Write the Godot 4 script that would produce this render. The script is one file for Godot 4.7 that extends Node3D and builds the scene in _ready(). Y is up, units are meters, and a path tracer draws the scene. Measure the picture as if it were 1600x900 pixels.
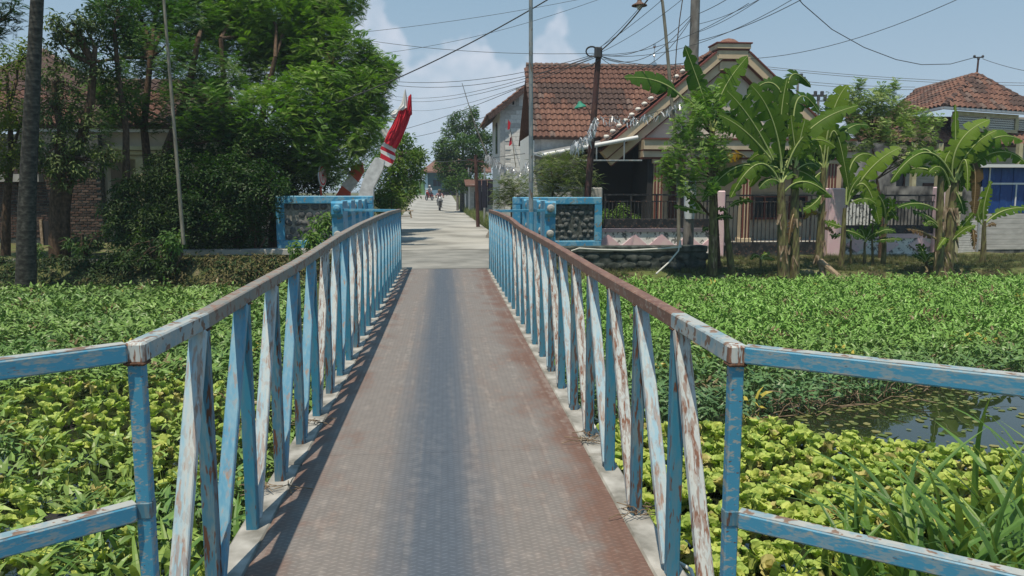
extends Node3D
# A steel footbridge over a river full of water plants, in a Javanese village at noon.
# Units are metres, the bridge runs along -z, its deck is y = 0.

const EYE := 1.49
var view_basis: Basis
var rng := RandomNumberGenerator.new()
var M := {}
var used := {}
var org := {}

# ---------------------------------------------------------------- mesh builder
class MB:
	var v := PackedVector3Array()
	var n := PackedVector3Array()
	var uv := PackedVector2Array()
	var uv2 := PackedVector2Array()
	var c := PackedColorArray()
	var col := Color.WHITE
	var coloured := false

	func tri(a: Vector3, b: Vector3, d: Vector3, na: Vector3, nb: Vector3, nd: Vector3, ua := Vector2.ZERO, ub := Vector2.ZERO, ud := Vector2.ZERO) -> void:
		if (b - a).cross(d - a).dot(na + nb + nd) > 0.0:
			v.append(a); v.append(d); v.append(b)
			n.append(na); n.append(nd); n.append(nb)
			uv.append(ua); uv.append(ud); uv.append(ub)
		else:
			v.append(a); v.append(b); v.append(d)
			n.append(na); n.append(nb); n.append(nd)
			uv.append(ua); uv.append(ub); uv.append(ud)
		c.append(col); c.append(col); c.append(col)

	func flat(a: Vector3, b: Vector3, d: Vector3, towards := Vector3.UP) -> void:
		var m := (b - a).cross(d - a).normalized()
		if m.dot(towards) < 0.0:
			m = -m
		tri(a, b, d, m, m, m)

	func quad(a: Vector3, b: Vector3, d: Vector3, e: Vector3, m: Vector3, ua := Vector2.ZERO, ub := Vector2.ZERO, ud := Vector2.ZERO, ue := Vector2.ZERO) -> void:
		tri(a, b, d, m, m, m, ua, ub, ud)
		tri(a, d, e, m, m, m, ua, ud, ue)

	func box(xf: Transform3D, s: Vector3, bev := 0.0) -> void:
		var h := s * 0.5
		var b := minf(bev, minf(h.x, minf(h.y, h.z)) * 0.9)
		for ax in 3:
			var u := (ax + 1) % 3
			var w := (ax + 2) % 3
			for sg in [-1.0, 1.0]:
				var p := []
				for k in [[-1, -1], [1, -1], [1, 1], [-1, 1]]:
					var q := Vector3.ZERO
					q[ax] = sg * h[ax]
					q[u] = k[0] * (h[u] - b)
					q[w] = k[1] * (h[w] - b)
					p.append(xf * q)
				var m := Vector3.ZERO
				m[ax] = sg
				quad(p[0], p[1], p[2], p[3], (xf.basis * m).normalized())
			if b > 0.0:
				for su in [-1.0, 1.0]:
					for sw in [-1.0, 1.0]:
						var p1 := Vector3.ZERO
						p1[u] = su * h[u]; p1[w] = sw * (h[w] - b); p1[ax] = -(h[ax] - b)
						var p2 := Vector3.ZERO
						p2[u] = su * (h[u] - b); p2[w] = sw * h[w]; p2[ax] = -(h[ax] - b)
						var p3 := p2
						p3[ax] = h[ax] - b
						var p4 := p1
						p4[ax] = h[ax] - b
						var m2 := Vector3.ZERO
						m2[u] = su; m2[w] = sw
						quad(xf * p1, xf * p2, xf * p3, xf * p4, (xf.basis * m2).normalized())
		if b > 0.0:
			for sx in [-1.0, 1.0]:
				for sy in [-1.0, 1.0]:
					for sz in [-1.0, 1.0]:
						var k := Vector3(sx, sy, sz)
						var i := (h - Vector3(b, b, b)) * k
						var m3 := (xf.basis * k).normalized()
						tri(xf * (i + Vector3(b * sx, 0, 0)), xf * (i + Vector3(0, b * sy, 0)), xf * (i + Vector3(0, 0, b * sz)), m3, m3, m3)

	func bx(lo: Vector3, hi: Vector3, bev := 0.0) -> void:
		box(Transform3D(Basis(), (lo + hi) * 0.5), (hi - lo).abs(), bev)

	func beam(a: Vector3, b: Vector3, w: float, h: float, up := Vector3.UP, bev := 0.0) -> void:
		var z := (b - a).normalized()
		var x := up.cross(z).normalized()
		box(Transform3D(Basis(x, z.cross(x), z), (a + b) * 0.5), Vector3(w, h, (b - a).length()), bev)

	func tube(pts: Array, radii: Array, sides := 8, cap := true) -> void:
		var rings := []
		var norms := []
		var x := Vector3.ZERO
		var along := 0.0
		var lens := []
		for i in pts.size():
			var t: Vector3 = (pts[mini(i + 1, pts.size() - 1)] - pts[maxi(i - 1, 0)]).normalized()
			if i == 0:
				x = t.cross(Vector3.UP if absf(t.y) < 0.9 else Vector3.RIGHT).normalized()
			else:
				x = (x - t * x.dot(t)).normalized()
				along += (pts[i] - pts[i - 1]).length()
			var y := t.cross(x)
			var r: float = radii[mini(i, radii.size() - 1)]
			var ring := []
			var nor := []
			for k in sides + 1:
				var a := TAU * k / sides
				var o := x * cos(a) + y * sin(a)
				ring.append(pts[i] + o * r)
				nor.append(o)
			rings.append(ring); norms.append(nor); lens.append(along)
		for i in pts.size() - 1:
			for k in sides:
				var a0 := Vector2(float(k) / sides, lens[i])
				var a1 := Vector2(float(k + 1) / sides, lens[i])
				var b0 := Vector2(float(k) / sides, lens[i + 1])
				var b1 := Vector2(float(k + 1) / sides, lens[i + 1])
				tri(rings[i][k], rings[i][k + 1], rings[i + 1][k + 1], norms[i][k], norms[i][k + 1], norms[i + 1][k + 1], a0, a1, b1)
				tri(rings[i][k], rings[i + 1][k + 1], rings[i + 1][k], norms[i][k], norms[i + 1][k + 1], norms[i + 1][k], a0, b1, b0)
		if cap:
			for e in [0, pts.size() - 1]:
				var o: Vector3 = (pts[e] - pts[1 if e == 0 else e - 1]).normalized()
				for k in sides:
					tri(pts[e], rings[e][k], rings[e][k + 1], o, o, o)

	func lathe(xf: Transform3D, prof: Array, sides := 16) -> void:
		for i in prof.size() - 1:
			var p: Vector2 = prof[i]
			var q: Vector2 = prof[i + 1]
			var sl := Vector2(q.y - p.y, p.x - q.x).normalized()
			for k in sides:
				var a := TAU * k / sides
				var b := TAU * (k + 1) / sides
				var da := Vector3(cos(a), 0, sin(a))
				var db := Vector3(cos(b), 0, sin(b))
				var na := (xf.basis * (da * sl.x + Vector3.UP * sl.y)).normalized()
				var nb := (xf.basis * (db * sl.x + Vector3.UP * sl.y)).normalized()
				var p1 := xf * (da * p.x + Vector3.UP * p.y)
				var p2 := xf * (db * p.x + Vector3.UP * p.y)
				var p3 := xf * (db * q.x + Vector3.UP * q.y)
				var p4 := xf * (da * q.x + Vector3.UP * q.y)
				if p.x > 0.0001:
					tri(p1, p2, p3, na, nb, nb)
				if q.x > 0.0001:
					tri(p1, p3, p4, na, nb, na)

	func blob(xf: Transform3D, rows := 5, cols := 8, rough := 0.0, sd := 1) -> void:
		var r := RandomNumberGenerator.new()
		r.seed = sd
		var g := []
		for i in rows + 1:
			var ring := []
			var th := PI * i / rows
			for k in cols:
				var ph := TAU * k / cols
				var s := 1.0 + r.randf_range(-rough, rough)
				ring.append(Vector3(sin(th) * cos(ph), cos(th), sin(th) * sin(ph)) * s)
			if i == 0 or i == rows:
				for k in cols:
					ring[k] = ring[0]
			g.append(ring)
		var inv := xf.basis.inverse().transposed()
		for i in rows:
			for k in cols:
				var k2 := (k + 1) % cols
				var a: Vector3 = g[i][k]
				var b: Vector3 = g[i][k2]
				var d: Vector3 = g[i + 1][k2]
				var e: Vector3 = g[i + 1][k]
				var na := (inv * a).normalized()
				var nb := (inv * b).normalized()
				var nd := (inv * d).normalized()
				var ne := (inv * e).normalized()
				if i > 0:
					tri(xf * a, xf * b, xf * d, na, nb, nd)
				if i < rows - 1:
					tri(xf * a, xf * d, xf * e, na, nd, ne)

	# polygon of points that lie in one plane, drawn out along depth
	func slab(p: Array, depth: Vector3) -> void:
		var o: Vector3 = p[0]
		var up := depth.normalized()
		var ux: Vector3 = (p[1] - o).normalized()
		ux = (ux - up * ux.dot(up)).normalized()
		var uy := up.cross(ux)
		var flat2 := PackedVector2Array()
		var mid := Vector3.ZERO
		for q in p:
			flat2.append(Vector2((q - o).dot(ux), (q - o).dot(uy)))
			mid += q / p.size()
		var ids := Geometry2D.triangulate_polygon(flat2)
		for i in range(0, ids.size(), 3):
			tri(p[ids[i]], p[ids[i + 1]], p[ids[i + 2]], -up, -up, -up)
			tri(p[ids[i]] + depth, p[ids[i + 1]] + depth, p[ids[i + 2]] + depth, up, up, up)
		var cw := Geometry2D.is_polygon_clockwise(flat2)
		for i in p.size():
			var a: Vector3 = p[i]
			var b: Vector3 = p[(i + 1) % p.size()]
			var m := (b - a).cross(up).normalized()
			if cw:
				m = -m
			quad(a, b, b + depth, a + depth, m)

	func mesh(o := Vector3.ZERO) -> ArrayMesh:
		var arr := []
		arr.resize(Mesh.ARRAY_MAX)
		if o != Vector3.ZERO:
			for i in v.size():
				v[i] -= o
		arr[Mesh.ARRAY_VERTEX] = v
		arr[Mesh.ARRAY_NORMAL] = n
		arr[Mesh.ARRAY_TEX_UV] = uv
		if uv2.size() == v.size():
			arr[Mesh.ARRAY_TEX_UV2] = uv2
		if coloured:
			arr[Mesh.ARRAY_COLOR] = c
		var m := ArrayMesh.new()
		m.add_surface_from_arrays(Mesh.PRIMITIVE_TRIANGLES, arr)
		return m

# ---------------------------------------------------------------- scene helpers
# the point that is d metres ahead, at that place of a 1600 x 900 picture taken from the bridge end
func at(px: float, py: float, d: float) -> Vector3:
	var ray := view_basis * Vector3((px - 800.0) / 1200.0, (450.0 - py) / 1200.0, -1.0)
	return Vector3(0, EYE, 0) + ray * (d / -ray.z)

func named(parent: Node, called: String) -> String:
	var key := str(parent.get_instance_id()) + called
	var k: int = used.get(key, 0)
	used[key] = k + 1
	return called if k == 0 else "%s_%03d" % [called, k]

func tag(o: Node, label: String, category: String, group := "") -> void:
	o.set_meta("label", label)
	o.set_meta("category", category)
	if group:
		o.set_meta("group", group)

func thing(called: String, label: String, category: String, base: Vector3, group := "") -> Node3D:
	var o := Node3D.new()
	o.name = named(self, called)
	add_child(o, true)
	o.position = base
	org[o] = base
	tag(o, label, category, group)
	return o

func part(called: String, mb: MB, mat: Material, parent: Node3D, label := "") -> MeshInstance3D:
	var o := MeshInstance3D.new()
	o.name = named(parent, called)
	o.mesh = mb.mesh(org[parent])
	o.material_override = mat
	parent.add_child(o, true)
	org[o] = org[parent]
	if label:
		o.set_meta("label", label)
	return o

func put(called: String, m: Mesh, mat: Material, parent: Node3D, xf: Transform3D) -> MeshInstance3D:
	var o := MeshInstance3D.new()
	o.name = named(parent, called)
	o.mesh = m
	o.material_override = mat
	o.transform = Transform3D(xf.basis, xf.origin - org[parent])
	parent.add_child(o, true)
	return o

func single(called: String, mb: MB, mat: Material, label: String, category: String, base: Vector3, group := "") -> MeshInstance3D:
	var o := MeshInstance3D.new()
	o.name = named(self, called)
	o.mesh = mb.mesh(base)
	o.material_override = mat
	o.position = base
	add_child(o, true)
	org[o] = base
	tag(o, label, category, group)
	return o

func struct(called: String, mb: MB, mat: Material, label: String, category: String) -> MeshInstance3D:
	var o := single(called, mb, mat, label, category, Vector3.ZERO)
	o.set_meta("kind", "structure")
	return o

func many(called: String, m: Mesh, mat: Material, xfs: Array, cols: Array, parent: Node3D = null) -> MultiMeshInstance3D:
	var o := MultiMeshInstance3D.new()
	var mm := MultiMesh.new()
	mm.transform_format = MultiMesh.TRANSFORM_3D
	mm.use_colors = true
	mm.mesh = m
	mm.instance_count = xfs.size()
	var off: Vector3 = org[parent] if parent else Vector3.ZERO
	for i in xfs.size():
		var t: Transform3D = xfs[i]
		t.origin -= off
		mm.set_instance_transform(i, t)
		mm.set_instance_color(i, cols[i])
	o.multimesh = mm
	o.material_override = mat
	o.name = named(parent if parent else self, called)
	if parent:
		parent.add_child(o, true)
	else:
		add_child(o, true)
	o.set_meta("kind", "stuff")
	return o

func rot(yaw: float, pitch := 0.0, roll := 0.0) -> Basis:
	return Basis.from_euler(Vector3(pitch, yaw, roll))

func rnd(a: float, b: float) -> float:
	return rng.randf_range(a, b)

func lin(r: float, g: float, b: float) -> Color:
	return Color(r, g, b).linear_to_srgb()

# ---------------------------------------------------------------- materials
func plain(key: String, r: float, g: float, b: float, rough := 0.7, metal := 0.0) -> StandardMaterial3D:
	var m := StandardMaterial3D.new()
	m.albedo_color = lin(r, g, b)
	m.roughness = rough
	m.metallic = metal
	m.metallic_specular = 0.4
	m.resource_name = key
	M[key] = m
	return m

func noise_tex(sd: int, freq: float, oct: int, ramp: Array, size := 256, kind := FastNoiseLite.TYPE_SIMPLEX_SMOOTH) -> NoiseTexture2D:
	var f := FastNoiseLite.new()
	f.seed = sd
	f.noise_type = kind
	f.frequency = freq
	f.fractal_octaves = oct
	var t := NoiseTexture2D.new()
	t.width = size
	t.height = size
	t.seamless = true
	t.noise = f
	if ramp.size():
		var g := Gradient.new()
		var offs := PackedFloat32Array()
		var cols := PackedColorArray()
		for e in ramp:
			offs.append(e[0]); cols.append(e[1])
		g.offsets = offs
		g.colors = cols
		t.color_ramp = g
	return t

# a mottled material: ramp = [[offset, colour], ...], tile = metres that one texture covers
func mottle(key: String, ramp: Array, tile: float, rough := 0.85, freq := 0.02, oct := 5, bump := 0.0, stretch := 1.0, kind := FastNoiseLite.TYPE_SIMPLEX_SMOOTH) -> StandardMaterial3D:
	var m := StandardMaterial3D.new()
	m.albedo_texture = noise_tex(key.hash() % 9999, freq, oct, ramp, 256, kind)
	m.uv1_triplanar = true
	m.uv1_world_triplanar = true
	m.uv1_scale = Vector3(1.0 / tile, 1.0 / tile / stretch, 1.0 / tile)
	m.roughness = rough
	m.metallic_specular = 0.35
	if bump > 0.0:
		m.heightmap_enabled = true
		m.heightmap_texture = m.albedo_texture
		m.heightmap_scale = bump
	m.resource_name = key
	M[key] = m
	return m

func leafmat(key: String, rough := 0.5, trans := 0.5, tex: Texture2D = null) -> StandardMaterial3D:
	var m := StandardMaterial3D.new()
	m.vertex_color_use_as_albedo = true
	m.roughness = rough
	m.metallic_specular = 0.4
	m.backlight_enabled = true
	m.backlight = Color(0.85, 1.0, 0.4) * trans
	m.backlight.a = 1.0
	m.cull_mode = BaseMaterial3D.CULL_DISABLED
	if tex:
		m.albedo_texture = tex
	m.resource_name = key
	M[key] = m
	return m

func bytes_of(sd: int, freq: float, oct: int, w: int, h: int, kind := FastNoiseLite.TYPE_SIMPLEX_SMOOTH) -> PackedByteArray:
	var f := FastNoiseLite.new()
	f.seed = sd
	f.noise_type = kind
	f.frequency = freq
	f.fractal_octaves = oct
	var im := f.get_seamless_image(w, h)
	im.convert(Image.FORMAT_L8)
	return im.get_data()

# worn paint: base coat, sun-bleached and chalky patches, rust that eats through in ragged spots
func paint(key: String, base: Color, fade: Color, rust: Color, fade_at: float, rust_at: float, tile := 0.6, stretch := 2.2, size := 256, soft := 0.10) -> StandardMaterial3D:
	var sd: int = key.hash() % 9999
	var a := bytes_of(sd, 0.012, 4, size, size)
	var b := bytes_of(sd + 7, 0.05, 4, size, size)
	var e := bytes_of(sd + 13, 0.018, 5, size, size)
	var px := PackedByteArray()
	px.resize(size * size * 3)
	var ro := PackedByteArray()
	ro.resize(size * size)
	for i in size * size:
		var fine: float = b[i] / 255.0
		var f := clampf((a[i] / 255.0 * 0.65 + fine * 0.35 - fade_at) / soft + 0.5, 0.0, 1.0)
		var r := clampf((e[i] / 255.0 * 0.6 + fine * 0.4 - rust_at) / 0.05 + 0.5, 0.0, 1.0)
		var q := base.lerp(fade, f * (0.75 + 0.25 * fine)).lerp(rust * (0.6 + 0.8 * fine), r)
		var s := q.linear_to_srgb()
		px[i * 3] = int(clampf(s.r, 0, 1) * 255.0)
		px[i * 3 + 1] = int(clampf(s.g, 0, 1) * 255.0)
		px[i * 3 + 2] = int(clampf(s.b, 0, 1) * 255.0)
		ro[i] = int(110 + 60 * f + 80 * r)
	var m := StandardMaterial3D.new()
	m.albedo_texture = ImageTexture.create_from_image(Image.create_from_data(size, size, false, Image.FORMAT_RGB8, px))
	m.roughness_texture = ImageTexture.create_from_image(Image.create_from_data(size, size, false, Image.FORMAT_L8, ro))
	m.roughness_texture_channel = BaseMaterial3D.TEXTURE_CHANNEL_RED
	m.roughness = 1.0
	m.metallic_specular = 0.4
	m.uv1_triplanar = true
	m.uv1_world_triplanar = true
	m.uv1_scale = Vector3(1.0 / tile, 1.0 / tile / stretch, 1.0 / tile)
	m.resource_name = key
	M[key] = m
	return m

# ---------------------------------------------------------------- build
func _ready() -> void:
	rng.seed = 20
	# camera
	var theta := atan(150.0 / 1200.0)
	var psi := atan(105.0 * cos(theta) / 1200.0)
	view_basis = Basis(Vector3.UP, -psi) * Basis(Vector3.RIGHT, -theta)
	var cam := Camera3D.new()
	cam.name = "camera"
	add_child(cam)
	cam.transform = Transform3D(view_basis, Vector3(0, EYE, 0))
	cam.fov = rad_to_deg(2.0 * atan(450.0 / 1200.0))
	cam.near = 0.05
	cam.far = 2000.0
	cam.current = true
	# sky, air and exposure
	var env := Environment.new()
	env.background_mode = Environment.BG_SKY
	env.sky = Sky.new()
	env.sky.sky_material = make_sky()
	env.background_energy_multiplier = 1.0
	env.tonemap_mode = Environment.TONE_MAPPER_LINEAR
	env.tonemap_exposure = 1.12
	env.sdfgi_enabled = true
	env.ssao_enabled = true
	env.ssil_enabled = true
	env.fog_enabled = true
	env.fog_light_color = Color(0.80, 0.87, 0.95)
	env.fog_density = 0.0008
	var we := WorldEnvironment.new()
	we.name = "world_environment"
	we.environment = env
	add_child(we)
	# the sun, high behind the left shoulder
	var sun := DirectionalLight3D.new()
	sun.name = "sun"
	sun.light_energy = 1.35
	sun.light_color = Color(1.0, 0.95, 0.86)
	sun.light_angular_distance = 0.5
	sun.shadow_enabled = true
	add_child(sun)
	sun.look_at_from_position(Vector3.ZERO, Vector3(0.17, -1.05, -0.30), Vector3.FORWARD)

	materials()
	terrain()
	road()
	abutments()
	bridge()
	left_house()
	front_house()
	block_house()
	hip_house()
	yard_wall()
	shop_stall()
	far_houses()
	poles_and_wires()
	river_plants()
	bank_plants()
	left_trees()
	right_trees()
	banana_grove()
	street_things()


func make_sky() -> ProceduralSkyMaterial:
	var s := ProceduralSkyMaterial.new()
	s.sky_top_color = lin(0.165, 0.315, 0.465)
	s.sky_horizon_color = lin(0.48, 0.575, 0.66)
	s.sky_curve = 0.15
	s.ground_horizon_color = lin(0.30, 0.34, 0.34)
	s.ground_bottom_color = lin(0.16, 0.18, 0.14)
	# heaps of fair-weather cloud low over the horizon, thinning upwards
	var w := 2048
	var h := 1024
	var im := Image.create(w, h, false, Image.FORMAT_RGBA8)
	im.fill(Color(1, 1, 1, 0))
	var f := FastNoiseLite.new()
	f.seed = 11
	f.frequency = 1.0
	f.fractal_octaves = 6
	f.fractal_gain = 0.55
	var g := FastNoiseLite.new()
	g.seed = 5
	g.frequency = 1.0
	g.fractal_octaves = 3
	for y in range(380, 513):
		var el := (0.5 - (y + 0.5) / h) * 180.0
		for x in w:
			var az := wrapf((x + 0.5) / w * 360.0, -180.0, 180.0)
			var ca := Vector3(cos(deg_to_rad(az)), sin(deg_to_rad(az)), 0) * 9.0
			var top := 3.0 + 5.0 * g.get_noise_3d(ca.x, ca.y, 3.0)
			top += 7.5 * smoothstep(-20.0, -13.0, az) * (1.0 - smoothstep(9.0, 13.0, az)) + 3.6 * exp(-pow((az + 5.8) / 2.0, 2.0)) + 1.8 * exp(-pow((az - 2.0) / 1.5, 2.0)) + 1.9 * exp(-pow((az - 8.0) / 1.3, 2.0))
			var k := f.get_noise_3d(ca.x * 2.0, ca.y * 2.0, el * 0.32)
			var edge := clampf((top + k * 2.4 - el) / 0.9, 0.0, 1.0)
			var body := clampf(0.72 + 0.6 * f.get_noise_3d(ca.x * 3.1, ca.y * 3.1, el * 0.6 + 40.0), 0.15, 1.0)
			var a := edge * edge * (3.0 - 2.0 * edge) * body * clampf((el - 1.0) / 9.0, 0.0, 1.0)
			if a > 0.004:
				im.set_pixel(x, y, Color(0.60, 0.52, 0.48, a * 0.75))
	s.sky_cover = ImageTexture.create_from_image(im)
	s.sky_cover_modulate = Color(1, 1, 1, 1)
	return s


func materials() -> void:
	var blue := Color(0.04, 0.20, 0.31)
	var pale := Color(0.36, 0.50, 0.60)
	var chalk := Color(0.52, 0.525, 0.505)
	var rust := Color(0.105, 0.052, 0.036)
	paint("blue_post", blue, Color(0.085, 0.20, 0.27), rust, 0.52, 0.67, 0.45, 5.0, 512, 0.2)
	paint("blue_rusty", Color(0.06, 0.175, 0.26), Color(0.15, 0.21, 0.235), rust, 0.50, 0.585, 0.36, 6.0, 512, 0.2)
	paint("chalky", Color(0.27, 0.46, 0.58), chalk, Color(0.29, 0.20, 0.165), 0.46, 0.605, 0.42, 6.0, 512, 0.35)
	paint("chalky_rusty", Color(0.40, 0.47, 0.50), chalk, Color(0.20, 0.105, 0.075), 0.40, 0.555, 0.32, 6.0, 512, 0.35)
	paint("pale_blue_paint", Color(0.085, 0.27, 0.42), Color(0.22, 0.37, 0.46), Color(0.30, 0.22, 0.18), 0.52, 0.66, 0.5, 3.0, 512, 0.3)
	paint("chalky_top", Color(0.20, 0.31, 0.38), Color(0.39, 0.40, 0.39), Color(0.17, 0.115, 0.09), 0.42, 0.62, 0.5, 1.0, 256, 0.3)
	paint("rail_grey", Color(0.17, 0.19, 0.195), Color(0.26, 0.235, 0.21), Color(0.21, 0.135, 0.11), 0.45, 0.60, 0.9, 1.0, 512, 0.35)
	paint("rail_rust", Color(0.165, 0.082, 0.06), Color(0.225, 0.135, 0.105), Color(0.26, 0.21, 0.185), 0.5, 0.64, 0.6, 1.0, 512, 0.3)
	paint("rail_pale", Color(0.19, 0.25, 0.29), Color(0.33, 0.335, 0.32), rust, 0.46, 0.70, 0.5, 1.0, 512, 0.2)
	paint("rail_blue", Color(0.055, 0.245, 0.395), Color(0.30, 0.315, 0.30), rust, 0.555, 0.76, 0.5, 0.45, 512, 0.10)
	paint("parapet_blue", Color(0.055, 0.26, 0.44), Color(0.17, 0.36, 0.48), Color(0.18, 0.19, 0.18), 0.55, 0.70, 1.2, 1.0)
	paint("red_iron", Color(0.075, 0.033, 0.03), Color(0.11, 0.06, 0.05), Color(0.05, 0.03, 0.028), 0.5, 0.6, 0.8, 3.0)
	paint("steel_grey", Color(0.14, 0.18, 0.21), Color(0.26, 0.28, 0.29), Color(0.12, 0.08, 0.06), 0.5, 0.72, 0.8, 3.0)
	paint("black_iron", Color(0.022, 0.025, 0.03), Color(0.06, 0.06, 0.065), Color(0.14, 0.08, 0.06), 0.55, 0.68, 0.8, 1.0)
	paint("pink_wall", Color(0.74, 0.52, 0.58), Color(0.76, 0.60, 0.62), Color(0.32, 0.28, 0.27), 0.55, 0.76, 1.6, 1.0, 256, 0.3)
	paint("white_wall", Color(0.78, 0.79, 0.78), Color(0.64, 0.65, 0.64), Color(0.17, 0.18, 0.18), 0.5, 0.60, 1.3, 1.0, 256, 0.3)
	mottle("concrete", [[0.0, lin(0.20, 0.195, 0.185)], [0.45, lin(0.33, 0.325, 0.31)], [1.0, lin(0.44, 0.43, 0.41)]], 3.1, 0.9, 0.012, 6, 0.3)
	mottle("road_slab", [[0.1, lin(0.21, 0.205, 0.19)], [0.5, lin(0.335, 0.33, 0.31)], [0.9, lin(0.42, 0.41, 0.39)]], 6.5, 0.9, 0.010, 6, 0.4)
	mottle("road_old", [[0.1, lin(0.16, 0.16, 0.15)], [0.5, lin(0.22, 0.22, 0.21)], [0.9, lin(0.29, 0.285, 0.27)]], 4.0, 0.9, 0.014, 6, 0.5)
	mottle("kerb", [[0.1, lin(0.16, 0.155, 0.14)], [0.5, lin(0.30, 0.29, 0.27)], [0.9, lin(0.42, 0.41, 0.39)]], 0.9, 0.9, 0.016, 6, 0.4)
	mottle("mossy", [[0.15, lin(0.025, 0.032, 0.028)], [0.5, lin(0.06, 0.072, 0.066)], [0.85, lin(0.13, 0.14, 0.13)]], 1.4, 0.95, 0.016, 5, 1.5)
	mottle("stained", [[0.15, lin(0.05, 0.05, 0.052)], [0.5, lin(0.20, 0.195, 0.19)], [0.9, lin(0.34, 0.33, 0.31)]], 2.2, 0.92, 0.014, 5, 0.5, 1.6)
	mottle("mortar", [[0.1, lin(0.15, 0.145, 0.13)], [0.9, lin(0.36, 0.34, 0.31)]], 0.7, 0.95, 0.02, 5, 1.5)
	mottle("mortar_dark", [[0.1, lin(0.03, 0.035, 0.032)], [0.9, lin(0.13, 0.14, 0.13)]], 0.7, 0.95, 0.02, 5, 1.5)
	mottle("stone", [[0.1, lin(0.045, 0.05, 0.055)], [0.9, lin(0.15, 0.155, 0.16)]], 0.4, 0.85, 0.02, 4, 0.5)
	mottle("stone_dark", [[0.1, lin(0.03, 0.036, 0.038)], [0.6, lin(0.10, 0.11, 0.11)], [1.0, lin(0.22, 0.225, 0.22)]], 0.4, 0.85, 0.02, 4, 0.5)
	mottle("earth", [[0.1, lin(0.07, 0.06, 0.035)], [0.45, lin(0.12, 0.115, 0.05)], [0.6, lin(0.09, 0.12, 0.035)], [0.9, lin(0.19, 0.16, 0.11)]], 3.3, 1.0, 0.012, 6, 3.0)
	mottle("sand", [[0.1, lin(0.14, 0.125, 0.11)], [0.9, lin(0.30, 0.28, 0.25)]], 1.2, 1.0, 0.02, 6, 2.0)
	for k in [["tile_brown", 0.15, 0.078, 0.061], ["tile_orange", 0.195, 0.103, 0.078], ["tile_dark", 0.09, 0.058, 0.051], ["tile_grey", 0.165, 0.115, 0.10]]:
		mottle(k[0], [[0.1, lin(k[1] * 0.45, k[2] * 0.5, k[3] * 0.55)], [0.5, lin(k[1], k[2], k[3])], [0.9, lin(k[1] * 1.35, k[2] * 1.4, k[3] * 1.4)]], 0.5, 0.85, 0.02, 4)
	for k in [["brick_red", 0.09, 0.056, 0.045], ["brick_dark", 0.055, 0.042, 0.037], ["brick_pale", 0.12, 0.085, 0.07]]:
		mottle(k[0], [[0.1, lin(k[1] * 0.6, k[2] * 0.6, k[3] * 0.6)], [0.9, lin(k[1] * 1.3, k[2] * 1.3, k[3] * 1.3)]], 0.3, 0.92, 0.02, 4)
	mottle("block_white", [[0.1, lin(0.62, 0.62, 0.62)], [0.9, lin(0.76, 0.76, 0.75)]], 0.9, 0.95, 0.02, 5)
	mottle("block_grey", [[0.1, lin(0.43, 0.43, 0.43)], [0.9, lin(0.56, 0.56, 0.555)]], 0.9, 0.95, 0.02, 5)
	mottle("cream", [[0.1, lin(0.46, 0.38, 0.27)], [0.9, lin(0.58, 0.49, 0.36)]], 2.0, 0.8, 0.014, 5)
	mottle("beige", [[0.1, lin(0.48, 0.40, 0.31)], [0.9, lin(0.58, 0.49, 0.385)]], 2.4, 0.85, 0.014, 5)
	mottle("tan", [[0.1, lin(0.50, 0.40, 0.275)], [0.9, lin(0.60, 0.485, 0.345)]], 2.2, 0.85, 0.014, 5)
	mottle("greige", [[0.05, lin(0.44, 0.39, 0.33)], [0.35, lin(0.60, 0.54, 0.46)], [0.9, lin(0.68, 0.615, 0.53)]], 2.6, 0.85, 0.012, 5)
	mottle("yellow_cream", [[0.1, lin(0.40, 0.36, 0.22)], [0.9, lin(0.54, 0.50, 0.34)]], 1.6, 0.8, 0.014, 5)
	mottle("weld_rust", [[0.1, lin(0.05, 0.03, 0.022)], [0.9, lin(0.16, 0.085, 0.055)]], 0.1, 0.95, 0.03, 4)
	plain("trim_red", 0.15, 0.045, 0.035, 0.6)
	plain("trim_white", 0.62, 0.60, 0.56, 0.6)
	plain("door_wood", 0.06, 0.022, 0.016, 0.5)
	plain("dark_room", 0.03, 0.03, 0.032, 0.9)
	plain("glass_dark", 0.02, 0.024, 0.03, 0.08)
	mottle("bark_grey", [[0.1, lin(0.05, 0.045, 0.04)], [0.9, lin(0.17, 0.155, 0.135)]], 0.5, 0.95, 0.025, 5, 2.0, 2.0)
	mottle("bark_brown", [[0.1, lin(0.045, 0.03, 0.02)], [0.9, lin(0.16, 0.105, 0.07)]], 0.5, 0.95, 0.025, 5, 2.0, 2.0)
	mottle("palm_bark", [[0.1, lin(0.02, 0.02, 0.018)], [0.6, lin(0.055, 0.054, 0.048)], [0.95, lin(0.13, 0.125, 0.11)]], 0.9, 0.95, 0.022, 5, 0.8, 0.6)
	mottle("pole_concrete", [[0.1, lin(0.13, 0.12, 0.115)], [0.9, lin(0.26, 0.245, 0.235)]], 0.8, 0.9, 0.02, 5, 0.5, 2.5)
	mottle("stem_banana", [[0.1, lin(0.05, 0.035, 0.02)], [0.45, lin(0.12, 0.10, 0.055)], [0.65, lin(0.16, 0.17, 0.06)], [0.9, lin(0.26, 0.20, 0.12)]], 0.45, 0.7, 0.02, 5, 1.5, 4.0)
	mottle("stem_dry", [[0.1, lin(0.06, 0.04, 0.025)], [0.5, lin(0.18, 0.13, 0.085)], [0.9, lin(0.36, 0.29, 0.21)]], 0.4, 0.9, 0.02, 5, 2.0, 3.0)
	mottle("bamboo", [[0.1, lin(0.16, 0.15, 0.12)], [0.9, lin(0.30, 0.28, 0.24)]], 0.6, 0.7, 0.02, 4, 0.0, 3.0)
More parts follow.
